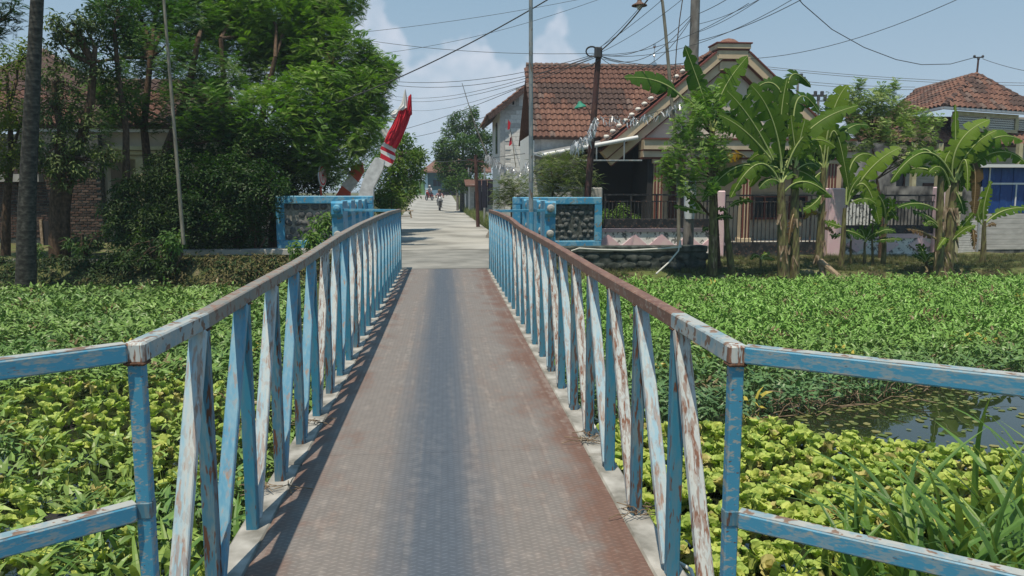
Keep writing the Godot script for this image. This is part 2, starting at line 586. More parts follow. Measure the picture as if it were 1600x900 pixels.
	mottle("lumber", [[0.1, lin(0.20, 0.14, 0.09)], [0.9, lin(0.42, 0.33, 0.24)]], 0.5, 0.9, 0.02, 4)
	paint("tarp_blue", Color(0.012, 0.055, 0.22), Color(0.03, 0.09, 0.28), Color(0.03, 0.05, 0.12), 0.6, 0.75, 1.5, 2.0)
	mottle("plaster_grey", [[0.1, lin(0.36, 0.355, 0.345)], [0.9, lin(0.50, 0.49, 0.48)]], 2.0, 0.92, 0.014, 5, 0.3, 0.3)
	plain("metal_white", 0.66, 0.67, 0.68, 0.45)
	plain("zinc", 0.42, 0.43, 0.44, 0.4, 0.5)
	plain("wire_black", 0.06, 0.06, 0.065, 0.6)
	plain("wire_brown", 0.10, 0.075, 0.06, 0.7)
	plain("hose_white", 0.55, 0.55, 0.52, 0.6)
	plain("flag_red", 0.50, 0.02, 0.04, 0.75)
	plain("flag_white", 0.66, 0.66, 0.66, 0.75)
	plain("paint_orange", 0.50, 0.085, 0.045, 0.7)
	mottle("paint_white", [[0.1, lin(0.46, 0.46, 0.46)], [0.9, lin(0.66, 0.66, 0.66)]], 1.0, 0.8, 0.02, 5)
	plain("tinsel", 0.62, 0.64, 0.68, 0.4, 0.6)
	plain("plastic_wrap", 0.55, 0.60, 0.66, 0.3)
	plain("lamp_green", 0.03, 0.22, 0.15, 0.5)
	plain("lamp_brown", 0.13, 0.075, 0.055, 0.6)
	plain("bulb_glass", 0.6, 0.6, 0.58, 0.2)
	plain("rubber", 0.02, 0.02, 0.022, 0.8)
	plain("bike_dark", 0.03, 0.03, 0.035, 0.3)
	plain("bike_red", 0.28, 0.02, 0.02, 0.3)
	plain("chrome", 0.6, 0.6, 0.6, 0.2, 0.9)
	plain("glass_lamp", 0.7, 0.7, 0.72, 0.15)
	plain("helmet", 0.12, 0.10, 0.06, 0.3)
	plain("helmet_grey", 0.5, 0.5, 0.52, 0.35)
	plain("teal_wall", 0.05, 0.12, 0.14, 0.8)
	plain("pale_blue", 0.36, 0.52, 0.60, 0.8)
	plain("net_green", 0.14, 0.30, 0.12, 0.9)
	plain("cloth_dark", 0.025, 0.028, 0.05, 0.9)
	leafmat("leaf", 0.5, 0.9)
	leafmat("leaf_dull", 0.6, 0.7)
	leafmat("leaf_water", 0.40, 0.35)
	leafmat("leaf_lettuce", 0.7, 0.6)
	leafmat("grass", 0.45, 0.5)
	var skin := plain("figure", 1, 1, 1, 0.8)
	skin.vertex_color_use_as_albedo = true
	var wm := plain("water", 0.018, 0.024, 0.012, 0.012)
	wm.metallic_specular = 0.75
	wm.normal_enabled = true
	wm.normal_texture = noise_tex(4, 0.012, 3, [])
	wm.normal_texture.as_normal_map = true
	wm.normal_texture.bump_strength = 0.6
	wm.uv1_triplanar = true
	wm.uv1_world_triplanar = true
	wm.uv1_scale = Vector3(0.35, 0.35, 0.35)
	wm.normal_scale = 0.06
	# banana blade: fine ribs that run from the midrib to the edge
	var rib := Image.create(8, 128, false, Image.FORMAT_RGB8)
	var rr := RandomNumberGenerator.new()
	rr.seed = 3
	for y in 128:
		var s := 0.86 + 0.14 * sin(y * TAU / 8.0) * 0.5 + rr.randf_range(-0.08, 0.08)
		for x in 8:
			rib.set_pixel(x, y, Color(s, s, s))
	var bm := leafmat("banana", 0.42, 0.85, ImageTexture.create_from_image(rib))
	bm.metallic_specular = 0.22
	bm.roughness = 0.5
	bm.backlight = Color(0.85, 1.0, 0.25)
	# tread plate: raised lugs, worn paler on top; the second layer is rust, polish and dirt over the whole walkway
	var n := 128
	var hi := Image.create(n, n, false, Image.FORMAT_L8)
	var al := Image.create(n, n, false, Image.FORMAT_RGB8)
	for y in n:
		for x in n:
			var cx := x % 64
			var cy := (y + (32 if x >= 64 else 0)) % 64
			var sl := 0.34 if x < 64 else -0.34
			var dx := (cx - 32.0)
			var dy := (cy - 32.0) - dx * sl
			var e := 1.0 - clampf((pow(dx / 29.0, 2.0) + pow(dy / 9.0, 2.0)), 0.0, 1.0)
			var u := clampf(e * 2.2, 0.0, 1.0)
			hi.set_pixel(x, y, Color(u, u, u))
			var b := 0.88 + 0.12 * u
			al.set_pixel(x, y, Color(b, b, b))
	var nm: Image = hi.duplicate()
	nm.convert(Image.FORMAT_RGBA8)
	nm.bump_map_to_normal_map(3.0)
	var tm := plain("tread", 1, 1, 1, 0.62)
	tm.albedo_texture = ImageTexture.create_from_image(al)
	tm.normal_enabled = true
	tm.normal_texture = ImageTexture.create_from_image(nm)
	tm.normal_scale = 0.4
	tm.detail_enabled = true
	tm.detail_blend_mode = BaseMaterial3D.BLEND_MODE_MUL
	tm.detail_uv_layer = BaseMaterial3D.DETAIL_UV_2
	tm.detail_albedo = ImageTexture.create_from_image(walkway_wear())
	tm.metallic_specular = 0.4


func walkway_wear() -> Image:
	var w := 320
	var h := 1920
	var big := bytes_of(71, 0.012, 5, w, h)
	var fine := bytes_of(72, 0.06, 4, w, h)
	var f := FastNoiseLite.new()
	f.seed = 9
	f.frequency = 0.02
	f.fractal_octaves = 4
	var px := PackedByteArray()
	px.resize(w * h * 3)
	for y in h:
		for x in w:
			var i := y * w + x
			var s := absf((x + 0.5) / w - 0.47) * 2.0
			var a: float = big[i] / 255.0 - 0.5
			var b: float = fine[i] / 255.0 - 0.5
			var scuff := f.get_noise_2d(x * 0.30 + 300.0, y * 1.3) + 0.7 * f.get_noise_2d(x * 0.9, y * 0.35)
			var streak := f.get_noise_2d(x * 2.6 + 900.0, y * 0.10)
			var edge := clampf((s + a * 0.45 + b * 0.2 - 0.66) / 0.35, 0.0, 1.0)
			var track := clampf(1.12 - (s + a * 0.04 + streak * 0.05) / 0.42, 0.0, 1.0)
			track = track * track * (3.0 - 2.0 * track)
			var q := Color(0.242, 0.218, 0.207)
			q = q.lerp(Color(0.19, 0.108, 0.083), edge * 0.95)
			q = q.lerp(Color(0.21, 0.145, 0.12), clampf(a * 1.2 + b + streak * 0.8, 0.0, 1.0) * 0.5)
			q = q.lerp(Color(0.103, 0.124, 0.160), track * 0.98)
			q = q.lerp(Color(0.43, 0.40, 0.375), clampf((streak * 1.0 + scuff * 0.22 + b * 1.0 - 0.22) * 0.6, 0.0, 0.26) * (1.0 - track * 0.8))
			q *= 1.0 + 0.22 * b
			var o := q.linear_to_srgb()
			px[i * 3] = int(clampf(o.r, 0, 1) * 255.0)
			px[i * 3 + 1] = int(clampf(o.g, 0, 1) * 255.0)
			px[i * 3 + 2] = int(clampf(o.b, 0, 1) * 255.0)
	return Image.create_from_data(w, h, false, Image.FORMAT_RGB8, px)

# ---------------------------------------------------------------- ground, water, road
func road_x(d: float) -> float:
	return -0.016 * maxf(0.0, d - 20.0)

func road_y(d: float) -> float:
	return 1.05 * smoothstep(58.0, 112.0, d) if d > 58.0 else 0.0

func ground(x: float, d: float) -> float:
	if d < 2.0:
		return lerpf(-0.06, -1.7, smoothstep(0.6, 2.0, d))
	var side := -0.12 if x < 0.0 else -0.58
	if x > 0.0:
		side = lerpf(-0.58, -0.50, smoothstep(19.0, 22.0, d))
	var far := smoothstep(45.0, 75.0, d)
	side = lerpf(side, road_y(d) - 0.15, far)
	var y := lerpf(-1.7, side, smoothstep(17.2 if x < 0.0 else 17.8, 19.3, d))
	if d > 15.0:
		var k := 1.0 - smoothstep(2.2 + far * 1.5, 3.4 + far * 3.0, absf(x - road_x(d)))
		y = lerpf(y, road_y(d) - 0.06, k * smoothstep(14.8, 15.3, d))
	return y

func terrain() -> void:
	var xs := [-400.0, -120.0, -60.0, -36.0, -26.0]
	for i in 65:
		xs.append(-20.0 + i * 0.625)
	xs.append_array([26.0, 36.0, 60.0, 120.0, 400.0])
	var ds := [-60.0, -20.0, -5.0, 0.0, 0.6, 1.0, 1.4, 2.0, 3.0, 8.0, 13.0, 14.7]
	for i in 28:
		ds.append(15.0 + i * 0.25)
	ds.append_array([22.5, 24.0, 26.0, 30.0, 36.0, 45.0, 52.0, 60.0, 68.0, 76.0, 84.0, 92.0, 100.0, 112.0, 150.0, 260.0, 600.0])
	var b := MB.new()
	var p := []
	for d in ds:
		var row := []
		for x in xs:
			var h := ground(x, d)
			if d > 17.0 and d < 40.0 and absf(x) > 3.4:
				h += 0.07 * sin(x * 2.1 + d * 1.3) * sin(x * 0.9 - d * 2.3)
			row.append(Vector3(x, h, -d))
		p.append(row)
	var nor := []
	for i in ds.size():
		var row := []
		for k in xs.size():
			var dx: Vector3 = p[i][mini(k + 1, xs.size() - 1)] - p[i][maxi(k - 1, 0)]
			var dz: Vector3 = p[mini(i + 1, ds.size() - 1)][k] - p[maxi(i - 1, 0)][k]
			row.append(dx.cross(dz).normalized())
		nor.append(row)
	for i in ds.size() - 1:
		for k in xs.size() - 1:
			b.tri(p[i][k], p[i][k + 1], p[i + 1][k + 1], nor[i][k], nor[i][k + 1], nor[i + 1][k + 1])
			b.tri(p[i][k], p[i + 1][k + 1], p[i + 1][k], nor[i][k], nor[i + 1][k + 1], nor[i + 1][k])
	struct("ground", b, M.earth, "brown and green earth of the river banks and yards", "ground")
	var w := MB.new()
	w.quad(Vector3(-60, -0.85, -0.5), Vector3(60, -0.85, -0.5), Vector3(60, -0.85, -19.5), Vector3(-60, -0.85, -19.5), Vector3.UP)
	struct("river_water", w, M.water, "still dark river water mirroring the banana grove", "water")

func road() -> void:
	var o := thing("village_road", "pale concrete village road in slabs running from the bridge to the far trees", "road", Vector3.ZERO)
	o.set_meta("kind", "structure")
	var cut := [15.02, 17.5, 20.0]
	while cut[-1] < 118.0:
		cut.append(cut[-1] + 2.6 + cut[-1] * 0.03)
	for i in cut.size() - 1:
		var b := MB.new()
		var d0: float = cut[i] + 0.012
		var d1: float = cut[i + 1] - 0.012
		var wl := 1.72 if d0 < 19.0 else 1.95 + 0.012 * (d0 - 20.0)
		var wr := 1.72 if d0 < 19.0 else 1.80 + 0.006 * (d0 - 20.0)
		var e := rnd(-0.006, 0.006)
		var q := []
		for c in [[-wl, d0], [wr, d0], [wr, d1], [-wl, d1]]:
			q.append(Vector3(road_x(c[1]) + c[0], road_y(c[1]) + e, -c[1]))
		b.slab([q[0], q[1], q[2], q[3]], Vector3(0, -0.14, 0))
		part("slab", b, M.road_old if d0 < 19.9 else M.road_slab, o)
	var side := MB.new()
	side.bx(Vector3(-60, 0.86, -122), Vector3(60, 0.98, -118.6))
	struct("cross_road", side, M.road_slab, "far road that crosses at the end of the village road", "road")

# ---------------------------------------------------------------- bridge
func rail_top(left: bool, d: float) -> float:
	var t := [[2.2, 1.070], [2.8, 1.062], [3.8, 1.078], [4.7, 1.09], [5.5, 1.115], [6.3, 1.14], [8.0, 1.172], [9.7, 1.185], [12.2, 1.192], [15.0, 1.165]]
	if not left:
		t = [[2.2, 1.032], [2.8, 1.037], [4.3, 1.048], [5.3, 1.065], [6.5, 1.083], [8.9, 1.098], [10.2, 1.15], [12.5, 1.165], [15.0, 1.150]]
	for i in t.size() - 1:
		if d <= t[i + 1][0]:
			return lerpf(t[i][1], t[i + 1][1], clampf((d - t[i][0]) / (t[i + 1][0] - t[i][0]), 0, 1))
	return t[-1][1]

func bridge() -> void:
	var o := thing("footbridge", "narrow steel footbridge with rusty tread plate deck and a polished grey track", "bridge", Vector3(0, 0, -8))
	var cut := [0.6, 2.55, 4.3, 6.06, 7.8, 9.6, 11.4, 13.2, 15.0]
	for i in cut.size() - 1:
		var b := MB.new()
		var d0: float = cut[i] + 0.0004
		var d1: float = cut[i + 1] - 0.0004
		var y := -0.0006 * (i % 2)
		b.slab([Vector3(-0.80, y, -d0), Vector3(0.80, y, -d0), Vector3(0.80, y, -d1), Vector3(-0.80, y, -d1)], Vector3(0, -0.008, 0))
		for p in b.v:
			b.uv2.append(Vector2(p.x / 1.6 + 0.5, -p.z / 15.0))
		for k in b.v.size():
			b.uv[k] = Vector2(b.v[k].x / 0.064, b.v[k].z / 0.064)
		part("deck_plate", b, M.tread, o)
	for s in [-1.0, 1.0]:
		var e := 0.0
		for i in 8:
			var b := MB.new()
			var d0 := 0.6 + i * 1.8
			b.box(Transform3D(Basis(), Vector3(s * 0.872, -0.055 + rnd(-0.006, 0.0), -d0 - 0.9)), Vector3(0.136, 0.105, 1.785), 0.012)
			part("edge_strip", b, M.kerb, o)
		var g := MB.new()
		g.bx(Vector3(s * 0.72 - 0.06, -0.42, -15.0), Vector3(s * 0.72 + 0.06, -0.115, -0.6))
		part("girder", g, M.blue_rusty, o)
	for d in [5.0, 10.2]:
		for x in [-0.7, 0.7]:
			var b := MB.new()
			b.tube([Vector3(x, -1.8, -d), Vector3(x, -0.42, -d)], [0.11], 10)
			part("pier", b, M.mossy, o)
	railing(true)
	railing(false)

func railing(left: bool) -> void:
	var s := -1.0 if left else 1.0
	var x := s * 0.875
	var o := thing("bridge_railing", "left steel railing with worn blue posts and a weathered grey handrail" if left else "right steel railing with worn blue posts and a rust brown handrail", "railing", Vector3(x, 0, -8.5))
	var n := 22
	var ds := [2.22]
	for i in n:
		ds.append(2.80 + i * (15.0 - 2.80) / (n - 1))
	for i in ds.size() - 1:
		var d0: float = ds[i]
		var d1: float = ds[i + 1]
		var a := Vector3(x, rail_top(left, d0) - 0.029, -d0)
		var b2 := Vector3(x, rail_top(left, d1) - 0.029, -d1)
		var mb := MB.new()
		mb.beam(a, b2 + (b2 - a).normalized() * 0.006, 0.058, 0.058, Vector3.UP, 0.005)
		part("handrail", mb, M.chalky_top if i == 0 else (M.rail_grey if left else M.rail_rust), o)
	for i in ds.size():
		var d: float = ds[i]
		var top := rail_top(left, d) - 0.058
		var mb := MB.new()
		mb.beam(Vector3(x, -0.1 if i else -0.35, -d), Vector3(x, top, -d), 0.050 if i else 0.042, 0.048 if i else 0.038, Vector3.BACK, 0.004)
		var m: Material = M.blue_post if i > 9 or (i * 5 + (0 if left else 3)) % 8 < 4 else M.blue_rusty
		if i == 0:
			m = M.rail_blue
		part("post", mb, m, o)
		if i < 9:
			var wb := MB.new()
			for k in 7:
				var wx: float = x + (-0.022 + 0.0073 * k)
				wb.blob(Transform3D(Basis.from_scale(Vector3(0.007, 0.005 + 0.002 * (k % 2), 0.006)), Vector3(wx, top - 0.001, -d + 0.025)), 4, 6)
				wb.blob(Transform3D(Basis.from_scale(Vector3(0.006, 0.005, 0.007)), Vector3(x - s * 0.026, top - 0.002, -d - 0.022 + 0.008 * k)), 4, 6)
			var wp2 := part("weld", wb, M.weld_rust, o)
			wp2.set_meta("kind", "stuff")
		if i > 0:
			var dp: float = ds[i - 1]
			var br := MB.new()
			var dx := -s * 0.004
			br.beam(Vector3(x + dx, 0.02 if i > 1 else -0.18, -dp - 0.032), Vector3(x + dx, top + 0.002, -d + 0.042), 0.055, 0.036, Vector3.RIGHT.cross(Vector3.UP), 0.004)
			part("brace", br, M.pale_blue_paint if (i > 13 or (left and i in [2, 4, 5, 8])) else [M.chalky_rusty, M.chalky, M.chalky_rusty, M.chalky][(i + (0 if left else 1)) % 4], o)
	# the wing that flares out at the near end
	var c0 := Vector3(x, rail_top(left, 2.22), -2.22)
	var dir := Vector3(s * 0.80, 0, 0.62).normalized()
	var mid_h := -0.492 if left else -0.545
	for h in [-0.027, mid_h]:
		var mb := MB.new()
		var a := c0 + Vector3(0, h, 0) + dir * 0.03
		mb.beam(a, a + dir * 1.35, 0.046, 0.052, Vector3.UP, 0.005)
		var wr := part("wing_rail", mb, M.rail_blue, o)
		var worn := MB.new()
		worn.beam(a + Vector3(0, 0.0265, 0), a + dir * 1.35 + Vector3(0, 0.0265, 0), 0.039, 0.004, Vector3.UP, 0.001)
		part("worn_top", worn, M.chalky_top, wr)
	for h in [-0.029, mid_h]:
		var jb := MB.new()
		var jc := c0 + Vector3(0, h, 0)
		jb.box(Transform3D(Basis(Vector3.UP, 0.0), jc + Vector3(0, 0, 0.0005)), Vector3(0.0585 if h > -0.1 else 0.047, 0.0585 if h > -0.1 else 0.055, 0.0505 if h > -0.1 else 0.043), 0.006)
		part("joint", jb, M.chalky_rusty if h > -0.1 else M.blue_rusty, o)
	var e := c0 + dir * 1.40
	var wp := MB.new()
	wp.beam(Vector3(e.x, -0.5, e.z), Vector3(e.x, c0.y, e.z), 0.06, 0.06, Vector3.BACK, 0.005)
	part("wing_post", wp, M.rail_blue, o)
	# bar from the far end of the handrail to the parapet
	var bar := MB.new()
	var y := rail_top(left, 15.0) - 0.03
	bar.beam(Vector3(x + s * 0.03, y, -14.97), Vector3(s * 2.0, y + 0.005, -15.35), 0.05, 0.05, Vector3.UP, 0.004)
	part("tie_bar", bar, M.parapet_blue, o)

# ---------------------------------------------------------------- stone panels, parapet blocks, retaining walls
func abutments() -> void:
	for s in [-1.0, 1.0]:
		var left: bool = s < 0.0
		var a: Vector3
		var b: Vector3
		if left:
			a = at(433, 388, 20.0)
			b = at(582, 306, 20.0)
		else:
			a = at(802, 388, 20.0)
			b = at(941, 308, 20.0)
		var o := thing("stone_panel", "blue framed wall panel of grey river cobbles on the left bank" if left else "blue framed wall panel of dark mossy cobbles on the right bank", "wall", Vector3((a.x + b.x) * 0.5, a.y, -20))
		var t := 0.20 if left else 0.19
		var zf := -20.0
		var back := MB.new()
		back.bx(Vector3(a.x + t, a.y + t, zf - 0.30), Vector3(b.x - t, b.y - t, zf - 0.09))
		part("mortar", back, M.mortar if left else M.mortar_dark, o)
		for k in 4:
			var f := MB.new()
			if k == 0:
				f.bx(Vector3(a.x, b.y - t, zf - 0.34), Vector3(b.x, b.y, zf), 0.02)
			elif k == 1:
				f.bx(Vector3(a.x, a.y - 0.3, zf - 0.34), Vector3(b.x, a.y + t, zf), 0.02)
			else:
				var x0 := a.x if k == 2 else b.x - t
				f.bx(Vector3(x0, a.y + t, zf - 0.335), Vector3(x0 + t, b.y - t, zf - 0.002), 0.0)
			part("frame", f, M.parapet_blue, o)
		# cobbles set in rows, each its own stone
		var cols := 9 if left else 10
		var rows := 5 if left else 6
		var cw := (b.x - a.x - 2 * t) / cols
		var ch := (b.y - a.y - 2 * t) / rows
		var shapes := []
		for k in 6:
			var sb := MB.new()
			sb.blob(Transform3D(), 5, 7, 0.16, 50 + k)
			shapes.append(sb.mesh())
		for r in rows:
			for c in cols:
				if rng.randf() < 0.08:
					continue
				var p := Vector3(a.x + t + cw * (c + 0.5 + rnd(-0.24, 0.24) + (0.25 if r % 2 else -0.1)), a.y + t + ch * (r + 0.5 + rnd(-0.2, 0.2)), zf - 0.09)
				p.x = clampf(p.x, a.x + t + cw * 0.4, b.x - t - cw * 0.4)
				var bs := rot(0, 0, rnd(-0.5, 0.5)).scaled(Vector3.ONE)
				var sc := Vector3(cw * rnd(0.30, 0.56), ch * rnd(0.30, 0.55), rnd(0.03, 0.06))
				put("cobble", shapes[rng.randi() % 6], M.stone if left else M.stone_dark, o, Transform3D(bs * Basis.from_scale(sc), p))
		# four flared blocks that carry two pipes, in line with the road edge
		var px: float = s * 2.10
		for k in 4:
			var d := 15.45 + k * 1.38
			var g := thing("parapet_block", ["blue flared parapet block at the bridge end of the ", "second blue parapet block from the bridge on the ", "third blue parapet block from the bridge on the ", "blue parapet block nearest the cobble panel on the "][k] + ("left side" if left else "right side"), "parapet block", Vector3(px, 0, -d), "parapet blocks with round pipes beside the road")
			var f := MB.new()
			var xo: float = px + s * 0.11
			f.slab([Vector3(xo, -0.35, -d + 0.10), Vector3(xo, 0.98, -d + 0.10), Vector3(xo, 1.06, -d + 0.17), Vector3(xo, 1.27, -d + 0.17), Vector3(xo, 1.31, -d + 0.10), Vector3(xo, 1.31, -d - 0.62), Vector3(xo, -0.35, -d - 0.62)], Vector3(-s * 0.22, 0, 0))
			part("block", f, M.parapet_blue, g)
			for y in [1.17, 0.66]:
				var pipe := MB.new()
				var zz := -d + (0.23 if y > 1.0 else 0.17)
				var last := -d - (1.20 if k < 3 else 0.9)
				pipe.lathe(Transform3D(Basis(Vector3.RIGHT, Vector3.FORWARD, Vector3.UP), Vector3(px, y, zz)), [Vector2(0.0, -0.035), Vector2(0.055, -0.02), Vector2(0.075, 0.01), Vector2(0.075, zz - last)], 14)
				part("pipe", pipe, M.parapet_blue if k == 0 and y > 1.0 and left else M.concrete, g)
	# abutment under the approach
	var ab := MB.new()
	ab.bx(Vector3(-2.4, -1.9, -20.6), Vector3(2.4, -0.16, -15.03), 0.02)
	ab.bx(Vector3(-2.6, -1.9, -0.55), Vector3(2.6, -0.1, 2.0), 0.02)
	struct("bridge_abutment", ab, M.mossy, "dark concrete abutments that carry both ends of the bridge", "abutment")
	var ap := MB.new()
	ap.bx(Vector3(-1.2, -0.10, -0.59), Vector3(1.2, 0.0, 3.0))
	struct("near_pavement", ap, M.concrete, "concrete landing at the near end of the bridge", "pavement")
	for k in 2:
		var left2 := k == 0
		var d := 19.7
		var p := at(285, 381, d) if left2 else at(941, 386, d)
		var q := at(440, 389, d) if left2 else at(1105, 384, d)
		if not left2:
			p.x = 2.3
		else:
			q.x = -2.2
		var w := thing("retaining_wall", "low river wall with a pale cap below the left cobble panel" if left2 else "dark mossy river wall with a concrete cap below the pink fence", "wall", Vector3((p.x + q.x) * 0.5, -1.2, -d))
		var cap := MB.new()
		cap.bx(Vector3(p.x, q.y - 0.16, -d - 0.42), Vector3(q.x, q.y, -d + 0.05), 0.02)
		part("cap", cap, M.concrete if left2 else M.mossy, w)
		var body := MB.new()
		body.bx(Vector3(p.x + 0.02, -1.6, -d - 0.36), Vector3(q.x - 0.02, q.y - 0.16, -d))
		part("wall", body, M.mossy, w)
		var n := 40
		for i in n:
			var r := MB.new()
			var c := Vector3(lerpf(p.x, q.x, (i % 10 + 0.5) / 10.0) + rnd(-0.1, 0.1), q.y - 0.30 - 0.2 * (i / 10) + rnd(-0.04, 0.04), -d + 0.01)
			r.blob(Transform3D(Basis.from_scale(Vector3(absf(q.x - p.x) / 21.0, 0.10, 0.025)), c), 4, 7, 0.1, i)
			part("stone", r, M.mossy, w)
	var lw := thing("retaining_wall", "long low wall with a pale ledge below the brick house on the far left", "wall", Vector3(-9.5, -1.0, -19.2))
	var l0 := at(-120, 404, 19.2)
	var l1 := at(240, 405, 19.2)
	var lb := MB.new()
	lb.bx(Vector3(l0.x, l1.y - 0.1, -19.6), Vector3(l1.x, l1.y, -19.15), 0.02)
	part("cap", lb, M.concrete, lw)
	var lc := MB.new()
	lc.bx(Vector3(l0.x, -1.6, -19.55), Vector3(l1.x, l1.y - 0.1, -19.2))
	part("wall", lc, M.mossy, lw)

# ---------------------------------------------------------------- roofs and houses
# one curved clay tile: its back edge at v = len, its lip at v = 0, standing proud of the roof by its own thickness
func tile_mesh(w: float, l: float) -> ArrayMesh:
	var b := MB.new()
	var xs := [-0.5, -0.25, 0.0, 0.22, 0.40, 0.5]
	var hs := [0.0, 0.34, 0.42, 0.16, -0.05, 0.02]
	var t := 0.028
	for i in 5:
		var x0: float = xs[i] * w
		var x1: float = xs[i + 1] * w
		var h0: float = hs[i] * w * 0.62
		var h1: float = hs[i + 1] * w * 0.62
		var lift := 0.06
		var a := Vector3(x0, h0 + lift, 0)
		var c := Vector3(x1, h1 + lift, 0)
		var d := Vector3(x1, h1 + 0.012, -l * 1.12)
		var e := Vector3(x0, h0 + 0.012, -l * 1.12)
		var m := Vector3(-(h1 - h0), x1 - x0, 0).normalized()
		b.quad(a, c, d, e, m)
		b.quad(a, c, c - Vector3(0, t + 0.02, 0), a - Vector3(0, t + 0.02, 0), Vector3.BACK)
	return b.mesh()

# a roof face a-b along the eave, c-d along the ridge (c above b, d above a), laid with tiles
func tiled(o: Node3D, a: Vector3, b: Vector3, c: Vector3, d: Vector3, w: float, l: float, most: int, mats: Array, picked := false) -> int:
	var u := (b - a).normalized()
	var nrm := u.cross((d - a)).normalized()
	if nrm.y < 0.0:
		nrm = -nrm
	var up := nrm.cross(u)
	if up.y < 0.0:
		up = -up
	var slab := MB.new()
	slab.slab([a, b, c, d], -nrm * 0.12)
	part("roof", slab, M.tile_dark, o)
	var q := PackedVector2Array()
	for p in [a, b, c, d]:
		q.append(Vector2((p - a).dot(u), (p - a).dot(up)))
	var m := tile_mesh(w, l)
	var basis := Basis(u, nrm, -up)
	if basis.determinant() < 0.0:
		basis = Basis(-u, nrm, -up)
	var lo := minf(0.0, q[3].x)
	var hi := maxf(q[1].x, q[2].x)
	var height := maxf(q[2].y, q[3].y)
	var laid := 0
	var patches := FastNoiseLite.new()
	patches.seed = int(absf(a.x * 100.0)) + 3
	patches.frequency = 0.45
	patches.fractal_octaves = 3
	var rest := []
	var tints := []
	var row := 0
	var v := -0.06
	while v < height - l * 0.3:
		var x := lo + w * 0.5
		while x < hi:
			if Geometry2D.is_point_in_polygon(Vector2(x, maxf(v, 0.01) + l * 0.3), q):
				var xf := Transform3D(basis * rot(rnd(-0.04, 0.04), rnd(-0.02, 0.02)), a + u * x + up * v + nrm * (0.01 + rnd(0, 0.012)))
				var soot := patches.get_noise_2d(x * 1.0, v * 0.7) + rnd(-0.14, 0.14)
				var mat: Material = mats[2 if soot > 0.17 else (1 if soot < -0.22 else [0, 0, 0, 3, 0, 1][rng.randi() % 6])]
				if laid < most:
					put("tile", m, mat, o, xf)
				else:
					rest.append(xf)
					var g := rnd(0.6, 1.25)
					tints.append(Color(g, g, g))
				laid += 1
			x += w
		v += l
		row += 1
	if rest.size():
		many("tiles", m, mats[0], rest, tints, o)
	return laid

func ridge_caps(o: Node3D, a: Vector3, b: Vector3, r: float, mat: Material, step := 0.36) -> void:
	var n := int((b - a).length() / step)
	var z := (b - a).normalized()
	for i in n:
		var mb := MB.new()
		var p := a + z * step * (i + 0.5)
		mb.tube([p - z * step * 0.54 + Vector3(0, 0.02, 0), p + z * step * 0.5], [r * 1.08, r * 0.92], 7)
		part("ridge_tile", mb, mat, o)

func wall_box(o: Node3D, called: String, x0: float, x1: float, y0: float, y1: float, d: float, thick: float, mat: Material) -> MeshInstance3D:
	var b := MB.new()
	b.bx(Vector3(x0, y0, -d - thick), Vector3(x1, y1, -d))
	return part(called, b, mat, o)

func tiles4() -> Array:
	return [M.tile_brown, M.tile_orange, M.tile_dark, M.tile_grey]

